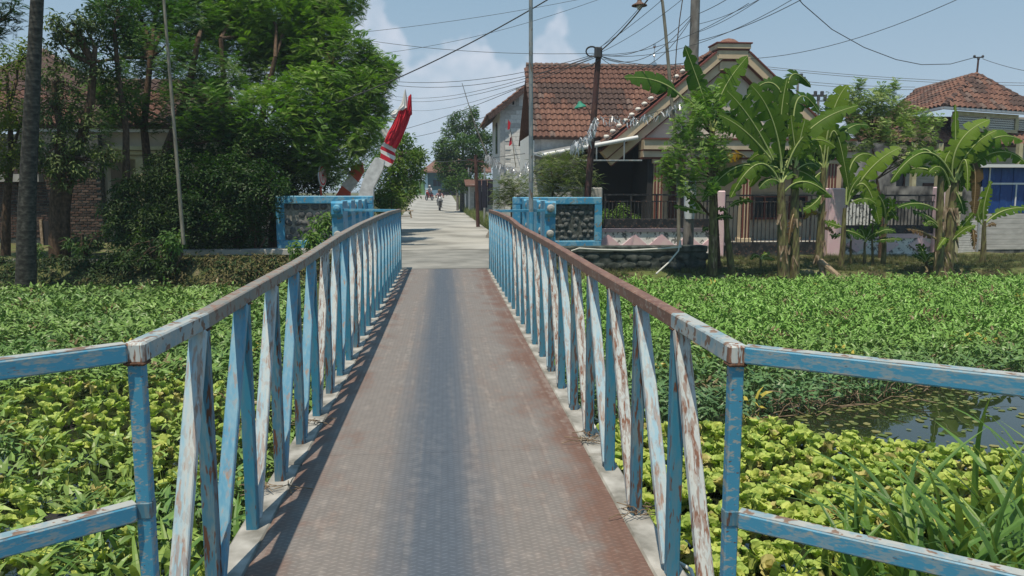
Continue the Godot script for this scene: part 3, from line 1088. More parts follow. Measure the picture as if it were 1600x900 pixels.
func left_house() -> void:
	var o := thing("village_house", "shaded house with brown tile roof, cream porch and brick side behind the left trees", "house", Vector3(-11, -0.1, -26))
	var e0 := at(-160, 197, 25.5)
	var e1 := at(372, 197, 25.5)
	var r1 := at(350, 130, 28.5)
	var r0 := at(140, 130, 28.5)
	tiled(o, Vector3(e0.x, e1.y, e0.z), e1, r1, Vector3(r0.x - 4.0, r1.y, r0.z), 0.26, 0.36, 300, [M.tile_dark, M.tile_dark, M.tile_brown, M.tile_dark])
	ridge_caps(o, Vector3(r0.x, r1.y + 0.02, r0.z), r1, 0.10, M.tile_grey)
	# the taller hip on the far left
	var ap := at(62, 76, 30.5)
	var h1 := at(150, 135, 28.0)
	var h0 := at(-60, 140, 28.0)
	var hip := MB.new()
	hip.slab([Vector3(h0.x, h1.y, h0.z), h1, ap], Vector3(0, -0.1, -0.1))
	hip.slab([h1, h1 + Vector3(-0.6, 0.2, -4.0), ap], Vector3(-0.1, -0.1, 0))
	part("hip_roof", hip, M.tile_dark, o)
	ridge_caps(o, h1, ap, 0.10, M.tile_grey)
	var g := 0.0
	var fx0 := at(150, 230, 25.9).x
	var fx1 := at(368, 230, 25.9).x
	var fy := at(300, 201, 25.9).y
	wall_box(o, "fascia", e0.x, fx1, fy - 0.14, fy, 25.62, 0.1, M.trim_white)
	var c := MB.new()
	for k in 3:
		var y: float = at(260, 229 + k * 7, 26.0).y
		c.bx(Vector3(fx0, y - 0.13, -26.6), Vector3(fx1, y, -25.75 - k * 0.1), 0.01)
	part("cornice", c, M.yellow_cream, o)
	wall_box(o, "wall", fx0, fx1, -0.3, fy - 0.1, 28.6, 0.25, M.yellow_cream)
	wall_box(o, "wall", fx0, fx1, at(260, 232, 26).y, fy - 0.14, 25.95, 0.2, M.beige)
	for px in [163, 222, 300, 362]:
		var x := at(px, 300, 25.9).x
		wall_box(o, "column", x - 0.14, x + 0.14, -0.3, at(260, 247, 26).y, 25.85, 0.28, M.trim_white if px == 163 else M.yellow_cream)
	wall_box(o, "door", at(250, 300, 28.5).x, at(285, 300, 28.5).x, -0.2, 2.0, 28.55, 0.08, M.door_wood)
	# side wing of bare brick
	var bx0 := at(-60, 300, 25.4).x
	var bx1 := at(158, 300, 25.4).x
	wall_box(o, "mortar", bx0, bx1, -0.3, e1.y - 0.3, 25.42, 0.3, M.mortar_dark)
	var bm := MB.new()
	bm.bx(Vector3(-0.105, -0.03, -0.05), Vector3(0.105, 0.03, 0.02), 0.006)
	var brick := bm.mesh()
	var x1 := bx1 - 0.12
	var n := 0
	for r in 26:
		for k in 11:
			var p := Vector3(x1 - k * 0.235 - (0.117 if r % 2 else 0.0), 0.10 + r * 0.083, -25.42)
			put("brick", brick, [M.brick_red, M.brick_dark, M.brick_pale][rng.randi() % 3], o, Transform3D(rot(rnd(-0.03, 0.03)), p + Vector3(0, 0, rnd(-0.01, 0.01))))
			n += 1
	var xf := []
	var tc := []
	for r in 26:
		for k in 17:
			xf.append(Transform3D(Basis(), Vector3(x1 - (k + 11) * 0.235 - (0.117 if r % 2 else 0.0), 0.10 + r * 0.083, -25.42)))
			var s := rnd(0.6, 1.3)
			tc.append(Color(s, s, s))
	many("bricks", brick, M.brick_red, xf, tc, o)
	wall_box(o, "lintel", at(-30, 270, 25.2).x, at(62, 270, 25.2).x, at(30, 284, 25.2).y, at(30, 272, 25.2).y, 25.1, 0.3, M.concrete)
	wall_box(o, "doorway", at(62, 300, 25.3).x, at(84, 300, 25.3).x, -0.2, at(60, 345, 25.3).y, 25.33, 0.1, M.dark_room)
	wall_box(o, "doorpost", at(58, 300, 25.3).x, at(62, 300, 25.3).x, -0.2, at(60, 343, 25.3).y, 25.28, 0.15, M.lumber)
	wall_box(o, "house_body", bx0, fx1, -0.3, e1.y + 0.4, 28.9, 3.0, M.beige)

func front_house() -> void:
	var o := thing("gable_house", "greige house with a tall gable banded in cream and dark red behind the banana plants", "house", Vector3(9.5, -0.5, -28))
	var d := 28.0
	var l0 := at(935, 236, d)
	var l1 := at(1112, 84, d)
	var r1 := at(1166, 84, d)
	var r0 := at(1324, 238, d)
	r0.y = l0.y
	r1.y = l1.y
	var g := -0.55
	# gable wall
	var wl := MB.new()
	var cy := at(1150, 219, d).y
	var k0 := (cy - l0.y) / (l1.y - l0.y)
	wl.slab([Vector3(lerpf(l0.x, l1.x, k0) + 0.5, cy, -d), Vector3(l1.x + 0.1, l1.y - 0.45, -d), Vector3(r1.x - 0.1, l1.y - 0.45, -d), Vector3(lerpf(r0.x, r1.x, k0) - 0.5, cy, -d)], Vector3(0, 0, -0.3))
	part("gable_wall", wl, M.greige, o)
	# the left part of the gable wall stands forward in a darker tan
	# bands that follow both slopes
	for side in 2:
		var a: Vector3 = l0 if side == 0 else r0
		var b: Vector3 = l1 if side == 0 else r1
		var dir := (b - a).normalized()
		var inw := Vector3(dir.y, -dir.x, 0) * (1.0 if side == 0 else -1.0)
		if inw.y > 0.0:
			inw = -inw
		var at_off := 0.0
		for band in [[0.05, "trim_red", 0.50], [0.31, "tan", 0.44], [0.045, "trim_red", 0.38], [0.27, "tan", 0.30], [0.05, "trim_red", 0.22]]:
			var w: float = band[0]
			var mb := MB.new()
			var p := a + inw * at_off
			var q := b + inw * at_off
			var s := dir * (at_off * 0.5)
			mb.slab([p, q + s * (1.0 if side == 0 else 1.0), q + inw * w + s, p + inw * w], Vector3(0, 0, band[2]))
			part("barge_band", mb, M[band[1]], o)
			at_off += w
	# cap on top of the gable
	var yy := at(1140, 70, d).y
	for c in [[0.30, 0.05, "trim_red", 0.56], [0.25, 0.17, "tan", 0.52], [0.22, 0.05, "trim_red", 0.50], [0.18, 0.30, "tan", 0.46], [0.14, 0.06, "trim_red", 0.42], [0.10, 0.32, "tan", 0.36], [0.05, 0.07, "trim_red", 0.30]]:
		var mb := MB.new()
		mb.bx(Vector3(l1.x - c[0] + 0.28, yy - c[1], -d - 0.4), Vector3(r1.x + c[0] - 0.28, yy, -d + c[3]), 0.01)
		part("cap_moulding", mb, M[c[2]], o)
		yy -= c[1] + 0.001
	var fin := MB.new()
	fin.lathe(Transform3D(Basis(), at(1138, 71, d + 0.4)), [Vector2(0.42, 0), Vector2(0.36, 0.10), Vector2(0.22, 0.2), Vector2(0, 0.26)], 10)
	part("ridge_end", fin, M.tile_orange, o)
	# roof behind the gable
	var back := Vector3(0, 0, -9.0)
	var lift := Vector3(0, 0.04, 0)
	var n := tiled(o, l0 + back + lift, l0 + lift + Vector3(0, 0, 0.1), l1 + lift + Vector3(0, 0, 0.1), l1 + back + lift, 0.27, 0.36, 180, tiles4())
	var rs := MB.new()
	rs.slab([r0, r1, r1 + back, r0 + back], Vector3(-0.1, -0.1, 0))
	rs.slab([l1, r1, r1 + back, l1 + back], Vector3(0, -0.1, 0))
	part("roof", rs, M.tile_brown, o)
	var rim := (r1 - r0).normalized()
	for i in 17:
		var mb := MB.new()
		var p := r0 + rim * (0.15 + i * 0.32) + Vector3(0.03, 0.05, 0.1)
		mb.tube([p - rim * 0.17, p + rim * 0.17], [0.10, 0.085], 7)
		part("verge_tile", mb, tiles4()[i % 4], o)
	# white mortar pats along the left verge
	for i in 13:
		var mb := MB.new()
		var p := l0.lerp(l1, 0.10 + i * 0.056) + Vector3(-0.12, 0.17, 0.0)
		mb.blob(Transform3D(Basis.from_scale(Vector3(0.11, 0.075, 0.14)), p), 5, 7, 0.12, i)
		part("verge_mortar", mb, M.trim_white, o)
	# cornice and porch
	var x0 := at(1003, 230, 27.6).x
	var x1 := at(1332, 230, 27.6).x
	var ct := at(1150, 217, 27.6).y
	for c in [[0.06, "trim_red", 0.30], [0.34, "cream", 0.24], [0.05, "trim_red", 0.16], [0.22, "beige", 0.12], [0.06, "trim_red", 0.06]]:
		wall_box(o, "cornice", x0, x1, ct - c[0], ct, 27.55 - c[2], 0.5 + c[2], M[c[1]])
		ct -= c[0]
	for px in [1027, 1165, 1297]:
		var x := at(px, 300, 27.7).x
		wall_box(o, "column", x - 0.17, x + 0.17, g, ct, 27.6, 0.34, M.cream)
		var base := MB.new()
		base.bx(Vector3(x - 0.23, g, -27.98), Vector3(x + 0.23, g + 0.35, -27.56), 0.02)
		base.bx(Vector3(x - 0.25, ct - 0.16, -27.99), Vector3(x + 0.25, ct, -27.55), 0.02)
		part("column_block", base, M.cream, o)
		for s in [-0.12, 0.0, 0.12]:
			wall_box(o, "stripe", x + s - 0.032, x + s + 0.032, g + 0.35, ct - 0.16, 27.575, 0.03, M.trim_red)
	wall_box(o, "wall", at(1000, 300, 29.5).x, at(1330, 300, 29.5).x, g, ct + 0.3, 29.5, 0.25, M.beige)
	wall_box(o, "porch_floor", x0, x1, g, g + 0.2, 27.3, 2.2, M.concrete)
	var dr := MB.new()
	dr.bx(Vector3(at(1046, 300, 29.4).x, g + 0.2, -29.5), Vector3(at(1078, 300, 29.4).x, at(1060, 272, 29.4).y, -29.42))
	var door := part("door", dr, M.door_wood, o)
	var wn := thing_window(o, at(1172, 343, 29.4), at(1217, 305, 29.4), 29.45, M.trim_red)
	var wn2 := thing_window(o, at(1232, 343, 29.4), at(1262, 305, 29.4), 29.45, M.trim_red)
	wall_box(o, "vent", at(1066, 202, 27.99).x, at(1082, 202, 27.99).x, at(1070, 209, 28).y, at(1070, 196, 28).y, 27.98, 0.05, M.dark_room)
	# the long roof on the left with its plain wall
	var e0 := at(832, 214, 29.6)
	var e1 := at(1010, 214, 29.6)
	var t0 := at(832, 104, 33.0)
	var t1 := at(1075, 104, 33.0)
	e1.y = e0.y
	t1.y = t0.y
	t0.x = e0.x + 0.12
	tiled(o, e0, Vector3(t1.x, e0.y, e0.z), t1, t0, 0.222, 0.345, 300, tiles4())
	ridge_caps(o, t0 + Vector3(0, 0.04, 0), t1 + Vector3(0, 0.04, 0), 0.11, M.tile_grey, 0.40)
	var bs := MB.new()
	bs.slab([t0, t1, t1 + Vector3(0, -3.0, -3.4), t0 + Vector3(0, -3.0, -3.4)], Vector3(0, -0.1, -0.05))
	part("roof", bs, M.tile_brown, o)
	wall_box(o, "wall", e0.x + 0.15, at(1000, 240, 30).x, g, e0.y + 0.25, 30.0, 6.0, M.block_white)
	wall_box(o, "corner_post", e0.x + 0.12, e0.x + 0.38, g, e0.y, 29.95, 0.1, M.block_grey)
	var vg := MB.new()
	vg.slab([e0 + Vector3(-0.02, -0.12, 0), t0 + Vector3(-0.02, -0.12, 0), t0 + Vector3(-0.02, 0.1, 0), e0 + Vector3(-0.02, 0.1, 0)], Vector3(0.1, 0, 0))
	part("verge_board", vg, M.tile_dark, o)
	var fi := MB.new()
	fi.lathe(Transform3D(Basis(), at(1022, 103, 33.0)), [Vector2(0.13, 0), Vector2(0.11, 0.12), Vector2(0.025, 0.2), Vector2(0.02, 0.36), Vector2(0.055, 0.42), Vector2(0.02, 0.48), Vector2(0.02, 0.72), Vector2(0.07, 0.80), Vector2(0.05, 0.9), Vector2(0, 0.93)], 12)
	part("finial", fi, M.chrome, o)
	# carport: a sheet roof, its thin posts and the dark room below
	var p0 := at(846, 243, 27.0)
	var p1 := at(996, 215, 27.0)
	var cp := MB.new()
	var bk := Vector3(0, 0.25, -2.9)
	cp.slab([p0, p1, p1 + bk, p0 + bk], Vector3(0, -0.06, 0))
	part("carport_roof", cp, M.zinc, o)
	var gut := MB.new()
	gut.tube([p0 + Vector3(0, 0.0, 0.06), p1 + Vector3(0, 0.0, 0.06)], [0.075], 8)
	part("gutter", gut, M.metal_white, o)
	for px in [932, 975]:
		var x := at(px, 250, 26.9)
		var mb := MB.new()
		var top: float = lerpf(p0.y, p1.y, (px - 846.0) / 150.0)
		mb.tube([Vector3(x.x, at(px, 251, 26.9).y, x.z), Vector3(x.x, top, x.z)], [0.03], 6)
		part("hanger", mb, M.steel_grey, o)
	var hb := MB.new()
	hb.tube([at(905, 251, 26.9), at(1003, 251, 26.9)], [0.035], 6)
	part("crossbar", hb, M.steel_grey, o)
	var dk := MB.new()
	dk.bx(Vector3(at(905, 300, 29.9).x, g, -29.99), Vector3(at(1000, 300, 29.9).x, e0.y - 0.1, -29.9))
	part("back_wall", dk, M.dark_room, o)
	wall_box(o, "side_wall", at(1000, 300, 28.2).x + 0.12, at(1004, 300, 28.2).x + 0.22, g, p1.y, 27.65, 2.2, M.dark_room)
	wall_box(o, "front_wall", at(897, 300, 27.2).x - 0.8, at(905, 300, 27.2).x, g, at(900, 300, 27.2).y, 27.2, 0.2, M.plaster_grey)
	wall_box(o, "house_body", at(1003, 300, 30).x, at(1326, 300, 30).x, g, cy - 0.2, 29.8, 6.0, M.beige)

func thing_window(o: Node3D, lo: Vector3, hi: Vector3, d: float, frame: Material) -> Node3D:
	var f := MB.new()
	var t := 0.08
	f.bx(Vector3(lo.x, lo.y, -d), Vector3(hi.x, lo.y + t, -d + 0.08))
	f.bx(Vector3(lo.x, hi.y - t, -d), Vector3(hi.x, hi.y, -d + 0.08))
	f.bx(Vector3(lo.x, lo.y + t, -d), Vector3(lo.x + t, hi.y - t, -d + 0.078))
	f.bx(Vector3(hi.x - t, lo.y + t, -d), Vector3(hi.x, hi.y - t, -d + 0.078))
	var mx := (lo.x + hi.x) * 0.5
	f.bx(Vector3(mx - 0.03, lo.y + t, -d), Vector3(mx + 0.03, hi.y - t, -d + 0.07))
	var w := part("window", f, frame, o)
	for k in 2:
		var p := MB.new()
		p.bx(Vector3(lo.x + t if k == 0 else mx + 0.03, lo.y + t, -d + 0.002), Vector3(mx - 0.03 if k == 0 else hi.x - t, hi.y - t, -d + 0.03))
		part("pane", p, M.glass_dark, w)
	return w

func block_house() -> void:
	var o := thing("block_house", "unplastered white block house with a tiled gable beside the road", "house", Vector3(5, 0, -44))
	var d := 42.0
	var x0 := at(782, 300, d).x
	var x1 := x0 + 4.2
	var top := at(800, 166, d).y
	wall_box(o, "wall", x0, x1, -0.3, top, d, 7.0, M.block_grey)
	# blocks of the front wall
	var bw := 0.60
	var bh := 0.235
	var bm := MB.new()
	bm.bx(Vector3(-bw * 0.485, -bh * 0.46, -0.05), Vector3(bw * 0.485, bh * 0.46, 0.02), 0.008)
	var mesh := bm.mesh()
	var rows := int((top - 0.5) / bh)
	for r in rows:
		for c in 4:
			var p := Vector3(x0 + 0.55 + c * bw + (bw * 0.5 if r % 2 else 0.0), top - 0.32 - r * bh, -d)
			put("block", mesh, M.block_white if rng.randf() < 0.7 else M.block_grey, o, Transform3D(Basis(), p))
	wall_box(o, "tie_column", x0 - 0.02, x0 + 0.22, -0.3, top, d - 0.03, 0.2, M.block_grey)
	wall_box(o, "tie_beam", x0 - 0.02, x1, top - 0.2, top + 0.02, d - 0.04, 0.2, M.plaster_grey)
	var ev := at(764, 180, 41.6)
	var ap := at(846, 116, 41.6)
	var gb := MB.new()
	gb.slab([Vector3(x0, top, -d), Vector3(ap.x, ap.y - 0.25, -d), Vector3(x1 + 2.4, top, -d)], Vector3(0, 0, -0.25))
	part("gable_wall", gb, M.block_white, o)
	for px in [802, 822]:
		var x := at(px, 160, d).x
		wall_box(o, "vent", x - 0.05, x + 0.05, top + 0.08, top + 0.42, d - 0.03, 0.05, M.dark_room)
	wall_box(o, "tie_column", at(806, 150, d).x, at(811, 150, d).x, top, top + 0.95, d - 0.035, 0.1, M.plaster_grey)
	var bk := Vector3(0, 0, -8.5)
	tiled(o, ev + bk, ev, ap, ap + bk, 0.27, 0.36, 60, tiles4())
	var rs := MB.new()
	rs.slab([ap, Vector3(2.0 * ap.x - ev.x, ev.y, ev.z), Vector3(2.0 * ap.x - ev.x, ev.y, ev.z) + bk, ap + bk], Vector3(0, -0.12, 0))
	part("roof", rs, M.tile_brown, o)
	var bb := MB.new()
	bb.beam(ev + Vector3(0, -0.12, 0.02), ap + Vector3(0, -0.12, 0.02), 0.06, 0.24)
	part("barge_board", bb, M.tile_dark, o)
	# tall side window with a grey reveal
	var sw := MB.new()
	sw.bx(Vector3(x0 - 0.05, at(780, 240, 44.5).y, -45.3), Vector3(x0 + 0.02, at(780, 192, 44.5).y, -44.3))
	part("window", sw, M.glass_dark, o)

func hip_house() -> void:
	var o := thing("hip_house", "house with an orange tiled hip roof and lattice porch frieze behind the right banana plants", "house", Vector3(23, -0.5, -34))
	var a := at(1475, 166, 31.0)
	var b := at(1640, 166, 33.5)
	b.y = a.y
	var apx := at(1525, 117, 34.0)
	tiled(o, a, b, apx, apx + Vector3(-0.02, 0, 0), 0.34, 0.34, 120, tiles4())
	var rd := at(1432, 137, 39.5)
	rd.y = apx.y
	var far := a + (rd - apx)
	tiled(o, far, a, apx, rd, 0.34, 0.36, 170, tiles4())
	ridge_caps(o, a, apx, 0.12, M.tile_dark, 0.34)
	ridge_caps(o, b, apx, 0.12, M.tile_dark, 0.34)
	ridge_caps(o, rd, apx, 0.12, M.tile_grey, 0.36)
	var gut := MB.new()
	gut.beam(a + Vector3(-0.1, -0.07, 0.08), b + Vector3(0, -0.07, 0.08), 0.14, 0.10)
	gut.beam(a + Vector3(-0.1, -0.075, 0.08), far + Vector3(-0.1, -0.075, 0), 0.13, 0.10)
	part("gutter", gut, M.zinc, o)
	# porch beam, frieze and lower roof
	var rt := (b - a).normalized()
	var p0 := at(1494, 190, 31.4)
	var L := 4.2
	var yt := a.y - 0.14
	for bandy in [[yt - 0.16, yt], [yt - 0.80, yt - 0.66]]:
		var mb := MB.new()
		mb.slab([Vector3(p0.x, bandy[0], p0.z), Vector3(p0.x, bandy[0], p0.z) + rt * L, Vector3(p0.x, bandy[1], p0.z) + rt * L, Vector3(p0.x, bandy[1], p0.z)], Vector3(0, 0, -0.3))
		part("beam", mb, M.yellow_cream, o)
	for k in 3:
		var q := p0 + rt * (0.10 + k * 2.05)
		var mb := MB.new()
		mb.slab([Vector3(q.x, yt - 0.66, q.z - 0.08), Vector3(q.x, yt - 0.66, q.z - 0.08) + rt * 1.85, Vector3(q.x, yt - 0.16, q.z - 0.08) + rt * 1.85, Vector3(q.x, yt - 0.16, q.z - 0.08)], Vector3(0, 0, -0.06))
		var fr := part("frieze", mb, M.trim_white, o)
		var holes := MB.new()
		for i in 22:
			for j in 5:
				var c := q + rt * (0.08 + i * 0.083 + (0.04 if j % 2 else 0.0)) + Vector3(0, yt - 0.60 + j * 0.095 - q.y, -0.07)
				holes.box(Transform3D(rot(0, 0, 0.7 if (i + j) % 2 else -0.7), c), Vector3(0.04, 0.018, 0.03))
		var hm := part("lattice_opening", holes, M.dark_room, fr)
		hm.set_meta("kind", "stuff")
		var st := MB.new()
		var s := p0 + rt * (k * 2.05)
		st.box(Transform3D(Basis(), Vector3(s.x, yt - 0.41, s.z - 0.1)), Vector3(0.16, 0.49, 0.25))
		part("beam_post", st, M.yellow_cream, o)
	var c0 := at(1345, 222, 31.0)
	var c1 := at(1640, 219, 32.6)
	c1.y = c0.y
	var up := Vector3(0.2, 1.15, -1.7)
	tiled(o, c0, c1, c1 + up, c0 + up, 0.34, 0.36, 130, tiles4())
	var g := -0.55
	for px in [1350, 1427, 1466, 1590]:
		var x := at(px, 270, 31.4)
		wall_box(o, "column", x.x - 0.09, x.x + 0.09, g, c0.y, 31.3, 0.2, M.yellow_cream)
	wall_box(o, "wall", at(1335, 270, 34).x, at(1660, 270, 34).x, g, c0.y + 0.4, 34.0, 5.0, M.plaster_grey)
	wall_box(o, "door", at(1445, 270, 33.9).x, at(1468, 270, 33.9).x, g, 1.9, 33.95, 0.06, M.door_wood)
	thing_window(o, at(1375, 300, 33.9), at(1415, 262, 33.9), 33.94, M.door_wood)
	wall_box(o, "upper_wall", a.x + 0.3, b.x + 1.0, c0.y, a.y - 0.1, 34.2, 4.0, M.plaster_grey)
	# weathered wall of boards on the left
	var sl := thing("board_wall", "stained grey wall and board siding between gable house and hip roofed house", "wall", Vector3(18.2, -0.5, -29))
	for k in 5:
		var mb := MB.new()
		var y1: float = at(1340, 264 + k * 8, 29).y
		mb.box(Transform3D(rot(0, 0.12), Vector3(at(1341, 270, 29).x, y1 - 0.1, -29)), Vector3(0.95, 0.21, 0.03))
		part("plank", mb, M.plaster_grey, sl)
	wall_box(sl, "wall", at(1318, 250, 29.4).x, at(1400, 250, 29.4).x, g, at(1350, 222, 29.4).y, 29.3, 0.2, M.stained)

func yard_wall() -> void:
	var d := 23.0
	var g := -0.62
	# left length: dark railing over a low pink and white wall
	var o := thing("yard_wall", "low pink and white garden wall with a dark steel railing behind the river wall", "wall", at(1030, 400, d))
	var x0 := at(943, 330, d).x
	var x1 := at(1117, 330, d).x
	var yt := at(1030, 357, d).y
	wall_box(o, "wall", x0, x1, g, yt - 0.10, d, 0.15, M.white_wall)
	wall_box(o, "coping", x0, x1, yt - 0.10, yt, d - 0.04, 0.23, M.pink_wall)
	for k in 5:
		var c := Vector3(x0 + 0.15 + k * 0.83, yt - 0.13, -d)
		var mb := MB.new()
		mb.slab([c + Vector3(-0.42, -0.40, 0), c + Vector3(0.42, -0.40, 0), c + Vector3(0, -0.04, 0)], Vector3(0, 0, 0.03))
		part("triangle", mb, M.pink_wall, o)
	rails(o, x0, x1, yt + 0.03, at(1030, 303, d).y, d - 0.06, 0.115, true)
	# gate
	var gt := thing("yard_gate", "dark steel yard gate of thin bars over a solid sheet between pink pillars", "gate", at(1205, 405, d))
	var g0 := at(1131, 330, d).x
	var g1 := at(1288, 330, d).x
	var yb := at(1205, 404, d).y
	var ys := at(1205, 378, d).y
	var sh := MB.new()
	sh.bx(Vector3(g0, yb, -d - 0.03), Vector3(g1, ys, -d), 0.006)
	part("sheet", sh, M.black_iron, gt)
	rails(gt, g0, g1, ys + 0.002, at(1205, 304, d).y, d, 0.13, false)
	var tr := MB.new()
	tr.bx(Vector3(g0 + 0.3, yb - 0.09, -d - 0.05), Vector3(g1 - 0.1, yb - 0.01, -d + 0.05))
	part("track", tr, M.metal_white, gt)
	# pillars
	var pil := [[1122, 298, 0.14, "thin pink pillar left of the yard gate"], [1303, 294, 0.27, "broad pink pillar right of the yard gate"], [1464, 292, 0.10, "thin pink pillar at the right end of the diamond wall"], [1485, 290, 0.20, "cream pillar beside the white roller door"]]
	for i in 4:
		var p: Array = pil[i]
		var c := at(p[0], 350, d - 0.1)
		var mb := MB.new()
		mb.bx(Vector3(c.x - p[2], g - 0.1, c.z - 0.2), Vector3(c.x + p[2], at(p[0], p[1], d).y, c.z + 0.2), 0.03)
		single("gate_pillar", mb, M.yellow_cream if i == 3 else M.pink_wall, p[3], "pillar", Vector3(c.x, g, c.z), "" if i == 3 else "pink pillars of the yard wall")
	# right length with the diamonds
	var r := thing("yard_wall", "white garden wall with raised pink diamonds and a dark railing", "wall", at(1390, 405, d))
	var r0 := at(1318, 330, d).x
	var r1 := at(1462, 330, d).x
	var yc := at(1390, 366, d).y
	wall_box(r, "wall", r0, r1, g + 0.18, yc - 0.12, d, 0.15, M.white_wall)
	wall_box(r, "plinth", r0, r1, g - 0.1, g + 0.18, d - 0.05, 0.25, M.plaster_grey)
	wall_box(r, "coping", r0, r1, yc - 0.12, yc, d - 0.05, 0.25, M.pink_wall)
	for px in [1338, 1386, 1436]:
		var c := at(px, 382, d)
		var mb := MB.new()
		mb.slab([c + Vector3(-0.36, 0, 0), c + Vector3(0, -0.25, 0), c + Vector3(0.36, 0, 0), c + Vector3(0, 0.25, 0)], Vector3(0, 0, 0.06))
		part("diamond", mb, M.pink_wall, r)
	rails(r, r0, r1, yc + 0.02, at(1390, 304, d).y, d - 0.05, 0.115, true)
	var st := thing("stained_wall", "weathered grey concrete wall with dark streaks behind the diamond wall railing", "wall", at(1420, 400, 24.6))
	wall_box(st, "wall", at(1384, 330, 24.6).x, at(1470, 330, 24.6).x, g, at(1420, 291, 24.6).y, 24.6, 0.2, M.stained)
	wall_box(st, "wall", at(1318, 330, 24.8).x, at(1384, 330, 24.8).x, g, at(1350, 312, 24.8).y, 24.8, 0.2, M.white_wall)
	# stepped stump of a wall and a concrete block left of the railing
	var cb := MB.new()
	var q := at(917, 300, 22.6)
	cb.bx(Vector3(q.x - 0.45, g, -23.0), Vector3(q.x + 0.45, at(917, 293, 22.6).y, -22.5), 0.03)
	single("wall_end", cb, M.plaster_grey, "square concrete wall end beside the leaning rusty pole", "pillar", Vector3(q.x, g, -22.75))

func rails(o: Node3D, x0: float, x1: float, y0: float, y1: float, d: float, step: float, band: bool) -> void:
	var h := MB.new()
	h.bx(Vector3(x0, y1 - 0.05, -d - 0.025), Vector3(x1, y1, -d + 0.025))
	h.bx(Vector3(x0, y1 - 0.24, -d - 0.02), Vector3(x1, y1 - 0.205, -d + 0.02))
	part("top_rail", h, M.black_iron, o)
	var yb := y0
	if band:
		var b := MB.new()
		b.bx(Vector3(x0, y0, -d - 0.03), Vector3(x1, y0 + 0.27, -d + 0.03), 0.006)
		part("sheet_band", b, M.black_iron, o)
		yb = y0 + 0.27
	var n := int((x1 - x0) / step)
	for i in n + 1:
		var x := x0 + 0.04 + i * (x1 - x0 - 0.08) / n
		var thick := 0.022 if i % 7 == 0 else 0.011
		var b := MB.new()
		b.bx(Vector3(x - thick, yb, -d - thick), Vector3(x + thick, y1 - 0.05 if i % 7 == 0 else y1 - 0.24, -d + thick))
		part("bar", b, M.black_iron, o)

func shop_stall() -> void:
	var o := thing("shop_stall", "closed stall with blue shutters in a white frame above a grey plank wall", "stall", at(1570, 405, 24))
	var d := 24.0
	var x0 := at(1532, 330, d).x
	var x1 := x0 + 3.4
	var y0 := at(1560, 333, d).y
	var y1 := at(1560, 262, d).y
	for k in 16:
		var b := MB.new()
		var w := (x1 - x0) / 16.0
		b.bx(Vector3(x0 + k * w + 0.004, y0, -d - 0.04), Vector3(x0 + (k + 1) * w - 0.004, y1, -d - (0.0 if k % 2 else 0.014)), 0.004)
		part("shutter_panel", b, M.tarp_blue, o)
	for e in [[x0, x1, y1, y1 + 0.10, 0.30], [x0 + 0.25, x1, at(1580, 287, d).y - 0.03, at(1580, 287, d).y + 0.03, 0.03]]:
		var b := MB.new()
		b.bx(Vector3(e[0] - 0.5 if e[4] > 0.1 else e[0], e[2], -d - 0.1), Vector3(e[1], e[3], -d + e[4]))
		part("frame_bar", b, M.metal_white, o)
	for px in [1544, 1587]:
		var x := at(px, 300, d).x
		var b := MB.new()
		b.bx(Vector3(x - 0.02, y0, -d), Vector3(x + 0.02, y1 if px == 1544 else at(1580, 287, d).y - 0.03, -d + 0.028))
		part("frame_bar", b, M.metal_white, o)
	var yb := at(1560, 390, d).y
	for k in 7:
		var b := MB.new()
		var h := (y0 - 0.02 - yb) / 7.0
		b.bx(Vector3(x0, yb + k * h + 0.003, -d - 0.06), Vector3(x1, yb + (k + 1) * h - 0.003, -d + 0.02), 0.006)
		part("plank", b, M.plaster_grey, o)
	wall_box(o, "base", x0 - 0.05, x1, -0.7, yb, d, 0.2, M.stained)
	wall_box(o, "body", x0, x1, -0.6, y1, d + 0.1, 2.2, M.dark_room)
	var r := thing("roller_door", "narrow pale grey ribbed roller door beside the blue stall", "door", at(1514, 405, 23.6))
	var rx0 := at(1500, 330, 23.6).x
	var rx1 := at(1529, 330, 23.6).x
	var ry0 := at(1514, 407, 23.6).y
	var ry1 := at(1514, 345, 23.6).y
	var n := 16
	for k in n:
		var b := MB.new()
		var h := (ry1 - ry0) / n
		b.bx(Vector3(rx0, ry0 + k * h + 0.002, -23.64), Vector3(rx1, ry0 + (k + 1) * h - 0.002, -23.60), 0.01)
		part("slat", b, M.block_grey, r)
	for x in [rx0 - 0.06, rx1]:
		wall_box(r, "side_post", x, x + 0.06, ry0, at(1514, 292, 23.6).y, 23.56, 0.1, M.zinc)
	wall_box(r, "upper_sheet", rx0, rx1, ry1, at(1514, 292, 23.6).y, 23.62, 0.05, M.stained)

